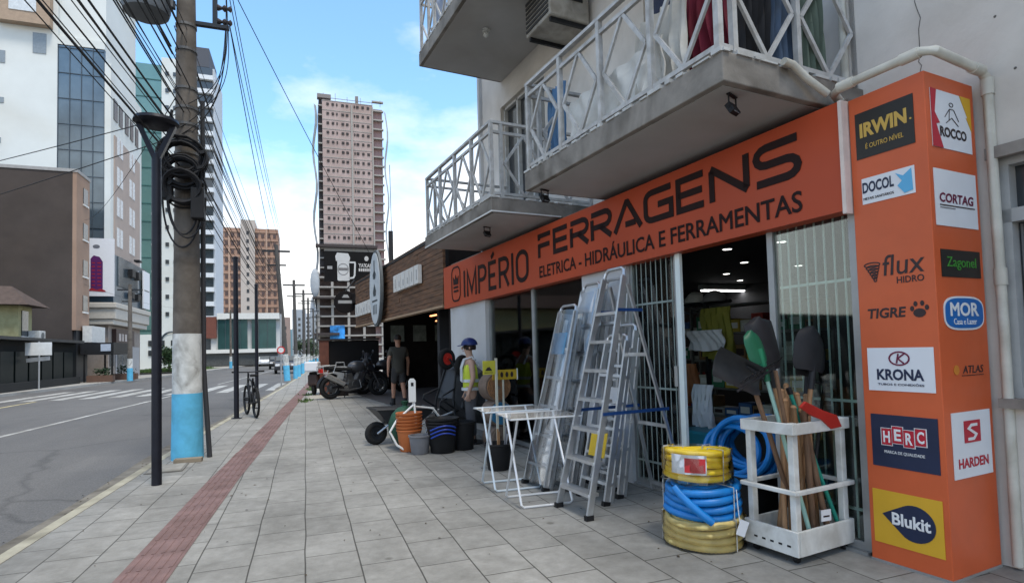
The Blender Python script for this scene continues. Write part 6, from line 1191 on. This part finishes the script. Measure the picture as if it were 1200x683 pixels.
while z < 3.5:
    h = .098; s = 9.93+g.uniform(-1.2, 0)
    while s < 18.1:
        e = min(18.1, s+g.uniform(1.6, 2.8)); a = max(9.93, s)
        if e > a+.05: q.box(3.5+g.uniform(0, .012), 3.6, a+.003, e-.003, z+.003, z+h-.004)
        s = e
    z += h
q.build('fascia', MATS['wood_cladding'], rst)
Q().box(3.56, 3.62, 9.92, 18.1, 2.19, 3.5).build('fascia_backing', black_m, rst); Q().box(3.48, 3.62, 9.92, 18.12, 2.15, 2.195).build('fascia_trim', m('trim_tan', (.32, .22, .14), .7), rst); Q().box(3.49, 3.63, 9.92, 18.12, 3.48, 3.53).build('coping', darkmetal, rst)
rdark = m('restaurant_dark', (.016, .013, .012), .8, var=.3, spec=.1); Q().box(3.62, 11, 9.95, 21.0, 3.0, 3.3).build('roof', rdark, rst); Q().box(3.62, 11, 9.9, 9.98, 0, 3.0).build('side_wall', rdark, rst); Q().box(10.9, 11, 9.98, 21, 0, 3.0).build('back_wall', rdark, rst); Q().box(3.7, 11, 9.98, 21, .008, .02).build('floor', m('restaurant_floor', (.09, .08, .075), .6), rst); Q().box(5.05, 11, 20.9, 21, 0.02, 3.0).build('end_wall', rdark, rst); windows(rst, 'end_window', m('pale_pane', (.20, .22, .19), .3, var=.5, scale=3), [(5.3+i*.85, 5.8+i*.85, 20.86, 20.895, 1.75, 2.35) for i in range(4)], RB0)
for s, n_ in ((12.2, 4.6), (14.6, 6.4)): Q().box(n_, n_+.25, s, s+.25, .02, 3.0).build('column', rdark, rst)
pg2 = m('mirrored_pane', (.10, .12, .10), .15, .2, var=.6, scale=1.2); windows(rst, 'window_pane', pg2, [(7.6, 7.64, 12.6+i*.75, 13.2+i*.75, .9, 2.2) for i in range(5)], RB0)
for i, (s, n) in enumerate(((14.9, 5.0), (14.0, 5.2), (17.4, 6.0))):
    t_ = thing('pendant_lamp', ('middle', 'nearest', 'farthest')[i]+' orange glowing strip lamp under the restaurant ceiling', 'lamp', F(s, n, 2.35), FA, 'strip lamps in the restaurant'); MB().box(-.03, .03, -.35, .35, -.03, .0).build('shade', emis('lamp_orange%d' % i, (1, .35, .14), 2.2), t_); q = MB(); q.tube([(0, -.3, 0), (0, -.3, .65)], .008, 5); q.tube([(0, .3, 0), (0, .3, .65)], .008, 5); q.build('rod', darkmetal, t_)
# fascia signs
def letter_sign(label, s0, s1, z0, z1, n=3.46):
    t_ = thing('letter_sign', label, 'sign', F((s0+s1)/2, n, (z0+z1)/2), FA); W_ = s1-s0; H = z1-z0; g = random.Random(int(s0*7)); q = MB(); k = 6
    for i in range(k):
        y = -W_/2+W_*(i+.06)/k; w_ = W_/k*.86; q.box(-.05, .03, y, y+w_, -H/2, H/2)
    q.build('letters', m('letter_white', (.62, .60, .56), .5, var=.05), t_); q = MB()
    for i in range(k):
        y = -W_/2+W_*(i+.30)/k; q.box(-.054, -.0502, y, y+W_/k*.14, -H*.3, H*.25*g.choice((1, .2))); 
    q.build('letter_gaps', m('letter_grey', (.30, .29, .28), .6), t_); return t_
letter_sign('white raised letter sign on the wood fascia nearer the orange sign', 11.15, 13.15, 2.74, 3.12); letter_sign('white raised letter sign on the wood fascia beyond the oval sign', 15.6, 17.7, 2.46, 2.82)
ov = thing('oval_sign', 'tall pale oval sign with dark emblems on the restaurant fascia', 'sign', F(14.65, 3.36, 3.0), FA); E_ = lambda k: [(.62*k*math.cos(rad(a)), .98*k*math.sin(rad(a))) for a in range(0, 360, 8)]; fo = lambda u, v, w: Vector((-.03-w, -u, v)); q = MB(); q.prism(E_(1), lambda u, v, w: Vector((.04-w, -u, v)), .06); q.build('rim', m('oval_rim', (.09, .10, .105), .5), ov); q = MB(); q.prism(E_(.93), fo, .01); q.build('face', m('oval_face', (.50, .53, .54), .5, var=.12, scale=4), ov)
f3 = lambda u, v, w: fo(u, v, w+.012); q = MB(); q.prism([(-.04, .45), (-.04, .72), (.04, .72), (.04, .45), (.16, .36), (.1, .24), (-.1, .24), (-.16, .36)], f3, .004); q.prism([(0, .12), (.16, -.08), (.11, -.2), (-.11, -.2), (-.16, -.08)], f3, .004); q.prism([(-.28, -.30), (.28, -.30), (.28, -.34), (-.28, -.34)], f3, .004)
for x in (-.16, 0, .16): q.prism([(x-.03, -.42), (x+.03, -.42), (x+.03, -.66), (x-.03, -.66)], f3, .004)
q.build('emblem', m('oval_ink', (.035, .045, .05), .5), ov)
# billboard with the beer mug
bl = thing('billboard', 'black billboard with a white beer mug and pale lettering above the restaurant end', 'billboard', (1.54, 20, 3.78)); MB().box(-.92, .95, 0, .08, 0, 1.03).build('panel', m('billboard_black', (.010, .009, .009), .7, spec=.1), bl); fb = lambda u, v, w: Vector((u, -.002-w, v)); q = MB(); q.prism([(-.50, .06), (-.46, .03), (-.14, .03), (-.10, .06), (-.12, .70), (-.50, .70)], fb, .006); ribbon(q, [(-.11, .66), (.07, .66), (.08, .60), (.06, .22), (.02, .14), (-.12, .12)], .055, fb, .006); q.prism([(-.54, .70), (-.10, .70), (-.08, .82), (-.14, .96), (-.5, .98), (-.56, .86)], fb, .008); q.build('mug', m('mug_white', (.52, .51, .49), .5, var=.05), bl)
q = MB(); ribbon(q, arc(-.31, .42, .17, .19, 0, 360, 24), .02, lambda u, v, w: fb(u, v, w+.008), .003); q.prism([(-.46, .38), (-.16, .38), (-.16, .47), (-.46, .47)], lambda u, v, w: fb(u, v, w+.008), .003); q.build('mug_emblem', m('mug_grey', (.16, .15, .145), .5), bl)
text_fit("YA'KANO", .58, .15, lambda u, v, w: Vector((.48+u, -.003-w, .56+v)), bold=.03, t=.006).build('lettering', m('billboard_pale', (.5, .47, .44), .5), bl); q = MB()
for i in range(8): q.prism([(.2+i*.07, .36), (.25+i*.07, .36), (.25+i*.07, .46), (.2+i*.07, .46)], fb, .006)
q.build('lettering', MATS['billboard_pale'], bl); q = MB(); q.prism(arc(.46, .80, .07, .085, 0, 345, 16), fb, .006); q.build('round_mark', MATS['billboard_pale'], bl); q = MB(); q.prism([(-.82, .42), (-.66, .42), (-.66, .52), (-.82, .52)], fb, .006); q.build('small_mark', m('mark_grey', (.3, .29, .28), .5), bl)
q = MB(); q.box(.55, .6, .03, .07, -1.4, 0); q.box(.88, .93, .03, .07, -1.3, 0); q.build('support', darkmetal, bl)
rs_ = thing('round_sign', 'round black sign hanging below the beer mug billboard', 'sign', (1.27, 19.6, 3.06)); MB().lathe([(.01, -.03), (.36, -.03), (.37, 0), (.36, .03), (.01, .03)], (0, 0, 0), 28, 'y').build('disc', m('sign_jet', (.010, .008, .008), .7, spec=.1), rs_); q = MB(); q.box(-.24, .24, -.036, -.031, -.05, .05); q.build('wording_bar', MATS['mark_grey'], rs_); q = MB(); q.prism([(-.12, .14), (.12, .14), (.06, .24), (-.06, .24)], lambda u, v, w: (u, -.036+w, v), .004); q.build('emblem', MATS['mark_grey'], rs_); q = MB(); q.tube([(0, 0, .36), (.3, .1, .75)], .018, 6); q.build('bracket', darkmetal, rs_)
bp_ = thing('bar_partition', 'dark bar partition with a brown end post behind the motorcycle', 'partition', (1.4, 20.3, 0)); MB().box(-.66, 1.0, 0, .12, .007, 1.80).build('panel', m('partition_dark', (.011, .010, .010), .8, spec=.1), bp_); MB().box(-.96, -.66, -.05, .35, .007, 1.82).build('end_post', m('rust_brown', (.11, .04, .026), .75, var=.2), bp_); MB().box(-1.0, 1.02, -.08, .4, 1.82, 1.87).build('top_board', m('partition_top', (.03, .025, .022), .6), bp_)
wc = thing('gas_crate', 'pale wire crate behind the motorcycle tank', 'crate', (1.05, 19.4, 0)); MB().box(-.22, .22, -.18, .18, .5, .95).build('cylinder_box', m('crate_grey', (.24, .24, .235), .6), wc, bevel=.04); q = MB(); q.box(-.24, .24, -.2, .2, .007, .5); q.build('base', rdark, wc); q = MB(); q.tube([(-.14, -.1, .95), (-.12, -.1, 1.08), (.12, -.1, 1.08), (.14, -.1, .95)], .02, 6); q.build('handle', MATS['crate_grey'], wc)
# ================================================================ MOTORCYCLE AND SCOOTER
def moto(label, loc, rz):
    t_ = thing('motorcycle', label, 'motorcycle', loc, rz); chrome = m('engine_silver', (.16, .16, .16), .35, .8, var=.15); pb = m('bike_black_paint', (.016, .016, .018), .3, .1, var=0); sv = m('tank_silver', (.09, .09, .095), .35, .5)
    for x in (0, 1.56):
        w_ = MB().lathe([(.275+.07*math.cos(2*PI*i/10), .07*math.sin(2*PI*i/10)) for i in range(11)], (x, 0, .345), 30, 'y').build('wheel', rubber, t_, smooth=True); q = MB(); q.lathe([(.2, -.045), (.225, 0), (.2, .045), (.19, 0), (.2, -.045)], (x, 0, .345), 26, 'y')
        for i in range(5): a = 2*PI*i/5; q.bar((x+.04*math.cos(a), 0, .345+.04*math.sin(a)), (x+.21*math.cos(a+.2), 0, .345+.21*math.sin(a+.2)), .03, .05)
        q.tube([(x, -.09, .345), (x, .09, .345)], .045, 10); q.build('rim', m('alloy_grey', (.2, .2, .2), .4, .6), w_); MB().lathe([(.06, -.075), (.14, -.075), (.14, -.07), (.06, -.07)], (x, 0, .345), 20, 'y').build('brake_disc', chrome, w_)
    q = MB(); q.cbox((.72, 0, .42), (.22, .17, .14)); q.tube([(.72, -.19, .42), (.72, .19, .42)], .12, 16); q.tube([(.55, -.18, .4), (.55, .18, .4)], .09, 14); q.bar((.86, 0, .5), (.98, 0, .78), .22, .2); q.bar((.62, 0, .5), (.55, 0, .74), .22, .18)
    for i in range(5): q.cbox((.90+.018*i, 0, .56+.045*i), (.13, .13, .008), Matrix.Rotation(-.4, 3, 'Y'))
    q.build('engine', chrome, t_, bevel=.015); q = MB(); q.tube([(.0, -.1, .345), (.5, -.12, .42)], .035, 8); q.tube([(.0, .1, .345), (.5, .12, .42)], .035, 8); q.tube([(.45, -.1, .5), (.5, -.1, .78), (1.2, -.05, .92), (.95, -.1, .42), (.5, -.1, .3)], .022, 8); q.tube([(.45, .1, .5), (.5, .1, .78), (1.2, .05, .92), (.95, .1, .42), (.5, .1, .3)], .022, 8); q.tube([(.5, -.1, .78), (-.2, -.1, .92)], .018, 7); q.tube([(.5, .1, .78), (-.2, .1, .92)], .018, 7); q.build('frame', pb, t_, smooth=True)
    q = MB()
    for s in (-1, 1): q.tube([(1.22, .09*s, 1.0), (1.56, .1*s, .345)], .03, 10)
    q.build('fork', sv, t_, smooth=True); q = MB(); q.sphere((.85, 0, .95), .25, 18, (1.25, .72, .72)); q.build('tank', sv, t_, smooth=True); q = MB(); q.sphere((1.16, 0, .98), .19, 16, (1.15, .9, .95)); q.prism([(1.1, .82), (1.42, .74), (1.34, .96), (1.16, 1.12)], lambda u, v, w: (u, -.16+w, v), .32); q.build('fairing', pb, t_, bevel=.03); q = MB(); q.prism([(1.14, 1.1), (1.34, 1.0), (1.2, 1.36), (1.14, 1.38)], lambda u, v, w: (u, -.12+w, v), .24); q.build('windshield', m('smoke_screen', (.03, .03, .035), .15), t_)
    MB().sphere((1.38, 0, .93), .085, 14, (.6, 1.2, 1)).build('headlight', k_w, t_, smooth=True); q = MB(); q.prism([(.1, .84), (.62, .84), (.66, .92), (.3, .95), (-.2, 1.0), (-.22, .92)], lambda u, v, w: (u, -.15+w, v), .3); q.build('seat', rubber, t_, bevel=.04)
    q = MB(); q.tube([(1.15, -.4, 1.17), (1.12, -.25, 1.2), (1.2, -.08, 1.1), (1.2, .08, 1.1), (1.12, .25, 1.2), (1.15, .4, 1.17)], .016, 8); hb = q.build('handlebar', pb, t_, smooth=True)
    for s in (-1, 1): q = MB(); q.tube([(1.14, .28*s, 1.2), (1.22, .33*s, 1.36)], .008, 6); q.sphere((1.22, .36*s, 1.40), .07, 12, (.3, 1, .7)); q.build('mirror', pb, t_, smooth=True)
    q = MB(); q.tube([(.85, -.16, .55), (.9, -.19, .3), (.5, -.2, .24), (.2, -.19, .3)], .032, 10); q.build('exhaust_pipe', chrome, t_, smooth=True); q = MB(); q.tube([(.34, -.22, .44), (-.22, -.24, .74)], [.065, .08], 14); q.build('silencer', m('silencer_silver', (.45, .45, .44), .3, .7), t_, smooth=True)
    q = MB(); q.tube([(.0, -.24, .8), (-.3, -.26, .78), (-.32, -.26, 1.0), (.08, -.24, 1.02)], .014, 7, closed=True); q.tube([(.0, .24, .8), (-.3, .26, .78), (-.32, .26, 1.0), (.08, .24, 1.02)], .014, 7, closed=True); q.tube([(-.3, -.24, .98), (-.36, 0, .98), (-.3, .24, .98)], .014, 7); q.build('pannier_rack', m('rack_pale', (.5, .5, .49), .4, .4), t_, smooth=True)
    q = MB()
    for x, a0, a1 in ((1.56, 30, 150), (0, 60, 190)): q.tube([(x+.385*math.cos(rad(a)), 0, .345+.385*math.sin(rad(a))) for a in range(a0, a1, 12)], .05, 8)
    q.build('mudguard', pb, t_, smooth=True); q = MB(); q.box(-.34, -.24, -.07, .07, .8, .92); q.build('tail_light', red_m, t_); q = MB(); q.tube([(.6, .12, .28), (.55, .3, .01)], .014, 6); q.build('side_stand', darkmetal, t_); return t_
moto('large black touring motorcycle with silver exhaust parked before the bar partition', (.70, 18.15, 0), rad(19))
moto('second dark motorcycle half hidden behind the touring one and the man', (1.75, 19.35, 0), rad(28))
sc = thing('scooter', 'small dark scooter with a white delivery box behind the motorcycle', 'scooter', (.42, 20.9, 0), rad(75)); spm = m('scooter_brown', (.05, .03, .025), .5)
for x in (-.6, .6): MB().lathe([(.15+.05*math.cos(2*PI*i/8), .05*math.sin(2*PI*i/8)) for i in range(9)], (x, 0, .2), 20, 'y').build('wheel', rubber, sc, smooth=True)
q = MB(); q.prism([(-.8, .35), (-.3, .2), (.3, .2), (.5, .3), (.45, .9), (.38, .9), (.3, .35), (-.1, .35), (-.2, .65), (-.8, .7)], lambda u, v, w: (u, -.16+w, v), .32); q.build('body', spm, sc, bevel=.05); MB().box(-.75, -.1, -.13, .13, .68, .78).build('seat', rubber, sc, bevel=.03); MB().box(-.98, -.55, -.22, .22, .80, 1.12).build('delivery_box', k_w, sc, bevel=.04); q = MB(); q.tube([(.42, 0, .9), (.40, 0, 1.05)], .025, 8); q.tube([(.36, -.32, 1.08), (.40, 0, 1.05), (.36, .32, 1.08)], .016, 7); q.build('handlebar', darkmetal, sc)
# ================================================================ PEOPLE
skin_m = m('skin', (.36, .19, .125), .6, var=.08); hair_m = m('hair_dark', (.018, .013, .011), .7)
def man(loc, rz):
    t_ = thing('person', 'man in olive grey T-shirt and dark shorts walking away from the camera', 'person', loc, rz)
    n = []; e = []
    def add(p, r, par=None):
        n.append((p, r)); 
        if par is not None: e.append((par, len(n)-1))
        return len(n)-1
    pel = add((0, 0, .95), (.14, .11)); sp1_ = add((0, .0, 1.12), (.135, .105), pel); che = add((0, .0, 1.34), (.165, .115), sp1_); nb_ = add((0, 0, 1.47), .075, che); nk = add((0, .015, 1.55), .058, nb_); h0 = add((0, .02, 1.62), .075, nk); h1 = add((0, .02, 1.70), (.082, .095), h0); h2 = add((0, .015, 1.77), .055, h1)
    for s, sw in ((-1, -.10), (1, .09)):
        sh = add((.18*s, 0, 1.42), .062, che); el = add((.265*s, -.02+sw*.3, 1.13), .047, sh); wr = add((.285*s, .02+sw, .89), .032, el); hd = add((.288*s, .035+sw, .83), (.022, .042), wr); 
        for k in range(4): add((.288*s-.004*s*k, .0+sw+.02*k, .735+.008*abs(k-1.5)), .0095, add((.290*s, .005+sw+.02*k, .785), .011, hd))
        add((.275*s, .085+sw, .77), .0105, add((.282*s, .068+sw, .81), .012, hd))
        hp = add((.09*s, 0, .89), .095, pel); st_ = .14 if s < 0 else -.12
        kn = add((.105*s, st_*.5+.03, .50), .062, hp); cf = add((.108*s, st_*.8-.02, .34), .058, kn); an = add((.11*s, st_-.03, .09), .038, cf); he = add((.11*s, st_-.02, .055), .042, an); add((.115*s, st_+.14, .035), (.045, .03), he)
    skin('body', n, e, skin_m, t_)
    sn = [((0, 0, .80), (.185, .165)), ((0, 0, .90), (.182, .165)), ((0, 0, 1.1), (.18, .155)), ((0, 0, 1.34), (.195, .145)), ((0, 0, 1.475), (.10, .085)), ((-.18, 0, 1.425), .085), ((-.235, -.01, 1.22), .075), ((.18, 0, 1.425), .085), ((.235, .0, 1.22), .075)]
    skin('shirt', sn, [(0, 1), (1, 2), (2, 3), (3, 4), (3, 5), (5, 6), (3, 7), (7, 8)], m('tshirt_olive', (.050, .047, .038), .9, var=.15), t_)
    sn = [((0, 0, 1.04), (.166, .15)), ((0, 0, .88), (.168, .155)), ((-.09, .0, .84), .115), ((-.103, .05, .55), .09), ((.09, 0, .84), .115), ((.103, -.03, .55), .09)]
    skin('shorts', sn, [(0, 1), (1, 2), (2, 3), (1, 4), (4, 5)], m('shorts_grey', (.04, .038, .038), .9, var=.15), t_)
    MB().sphere((0, .005, 1.715), .098, 18, (.92, 1.08, 1.02), z0=-.45).build('hair', hair_m, t_, smooth=True)
    for s in (-1, 1): MB().sphere((.083*s, .02, 1.665), .022, 10, (.4, .8, 1.2)).build('ear', skin_m, t_, smooth=True)
    MB().sphere((0, .112, 1.66), .016, 8, (.8, 1, 1.5)).build('nose', skin_m, t_, smooth=True)
    for s in (-1, 1):
        MB().sphere((.032*s, .10, 1.69), .011, 8).build('eye', k_w, t_, smooth=True); st_ = .14 if s < 0 else -.12; q = MB(); q.prism([(-.05, -.075), (.05, -.075), (.055, .1), (.03, .19), (-.035, .19), (-.055, .1)], lambda u, v, w: (.113*s+u, st_+v-.01, w), .075); q.build('shoe', rubber, t_, bevel=.025); q = MB(); q.lathe([(.05, .07), (.052, .19), (.046, .2)], (.11*s, st_-.03, 0), 14); q.build('sock', black_m, t_, smooth=True)
    MB().cbox((0, .108, 1.625), (.026, .006, .005)).build('mouth', m('lips', (.25, .09, .08), .6), t_)
    return t_
man((2.23, 14.8, 0), rad(8))
def mannequin(loc, rz):
    t_ = thing('mannequin', 'shop mannequin in navy cap style helmet and yellow safety vest by the white pier', 'mannequin', loc, rz); mk = m('mannequin_skin', (.40, .25, .18), .45, var=.04)
    n = []; e = []
    def add(p, r, par=None):
        n.append((p, r)); 
        if par is not None: e.append((par, len(n)-1))
        return len(n)-1
    pel = add((0, 0, .78), .125); a = add((0, 0, .92), .11, pel); che = add((0, .0, 1.12), (.135, .10), a); nb_ = add((0, 0, 1.235), .06, che); nk = add((0, .01, 1.29), .048, nb_); h0 = add((0, .03, 1.35), .066, nk); h1 = add((0, .02, 1.43), (.072, .085), h0); add((0, .01, 1.49), .05, h1)
    for s in (-1, 1):
        sh = add((.155*s, 0, 1.19), .052, che); el = add((.205*s, -.02, .95), .040, sh); wr = add((.215*s, .05, .75), .028, el); hd = add((.215*s, .065, .69), (.02, .036), wr)
        for k in range(4): add((.213*s, .03+.018*k, .615+.006*abs(k-1.5)), .0085, add((.215*s, .038+.018*k, .655), .0095, hd))
        add((.205*s, .115, .64), .0095, add((.208*s, .098, .67), .011, hd))
        hp = add((.08*s, 0, .73), .085, pel); kn = add((.09*s, .01, .41), .055, hp); an = add((.09*s, -.01, .08), .036, kn); add((.095*s, .11, .035), (.04, .028), add((.09*s, 0, .05), .038, an))
    skin('body', n, e, mk, t_)
    skin('trousers', [((0, 0, .82), (.135, .115)), ((0, 0, .72), (.135, .115)), ((-.08, 0, .68), .1), ((-.09, .01, .41), .075), ((-.09, -.01, .1), .062), ((.08, 0, .68), .1), ((.09, .01, .41), .075), ((.09, -.01, .1), .062)], [(0, 1), (1, 2), (2, 3), (3, 4), (1, 5), (5, 6), (6, 7)], m('trousers_grey', (.07, .07, .075), .9), t_)
    v_ = skin('safety_vest', [((0, 0, .70), (.155, .135)), ((0, 0, .92), (.145, .125)), ((0, 0, 1.12), (.165, .125)), ((0, 0, 1.215), (.10, .085)), ((-.13, 0, 1.19), .07), ((.13, 0, 1.19), .07)], [(0, 1), (1, 2), (2, 3), (2, 4), (2, 5)], m('vest_lime', (.50, .58, .05), .7, var=.06), t_)
    tp = m('reflective_tape', (.52, .54, .55), .35)
    for z in (.79, .91): MB().lathe([(.158, z-.022), (.160, z), (.158, z+.022)], n=24, M=Matrix.Diagonal((1, .86, 1))).build('tape', tp, v_, smooth=True)
    q = MB()
    for s in (-1, 1): q.tube([(.085*s, .133, .9), (.085*s, .132, 1.1), (.08*s, .09, 1.22), (.08*s, -.02, 1.255), (.085*s, -.12, 1.12)], .014, 6)
    q.build('shoulder_tape', tp, v_)
    nv = m('helmet_navy', (.014, .028, .12), .35, var=.05); hm_ = MB().sphere((0, .005, 1.43), .118, 20, (.88, 1.06, .95), z0=0).build('helmet', nv, t_, smooth=True); q = MB(); q.add([(x*.105, .09+.095*math.sqrt(max(0, 1-x*x)), 1.425+z-.012*(1-x*x)) for z in (0, .012) for x in [i/6-1 for i in range(13)]]+[(x*.105, .05, 1.43+z) for z in (0, .012) for x in [i/6-1 for i in range(13)]], [(i, i+1, 26+i+1, 26+i) for i in range(12)]+[(13+i, 13+i+1, 39+i+1, 39+i) for i in range(12)]+[(i, i+1, 14+i, 13+i) for i in range(12)]); q.build('peak', nv, hm_, smooth=True)
    MB().sphere((0, -.0, 1.40), .095, 16, (.86, 1.0, .9), z0=-.5, z1=.4).build('hair', hair_m, t_, smooth=True)
    MB().sphere((0, .112, 1.385), .014, 8, (.8, 1.1, 1.6)).build('nose', mk, t_, smooth=True); MB().cbox((0, .10, 1.345), (.022, .008, .005)).build('mouth', m('lips', (.25, .09, .08), .6), t_)
    for s in (-1, 1): MB().sphere((.028*s, .097, 1.41), .010, 8).build('eye', k_k, t_, smooth=True); MB().sphere((.075*s, .01, 1.39), .018, 8, (.4, .8, 1.2)).build('ear', mk, t_, smooth=True); MB().box(.05*s if s > 0 else -.13, .13 if s > 0 else -.05, -.06, .17, 0, .07).build('shoe', rubber, t_, bevel=.02)
    MB().lathe([(.22, 0), (.22, .015), (.02, .02)], n=20).build('base', darkmetal, t_); return t_
mannequin((2.29, 8.2, 0), rad(80))
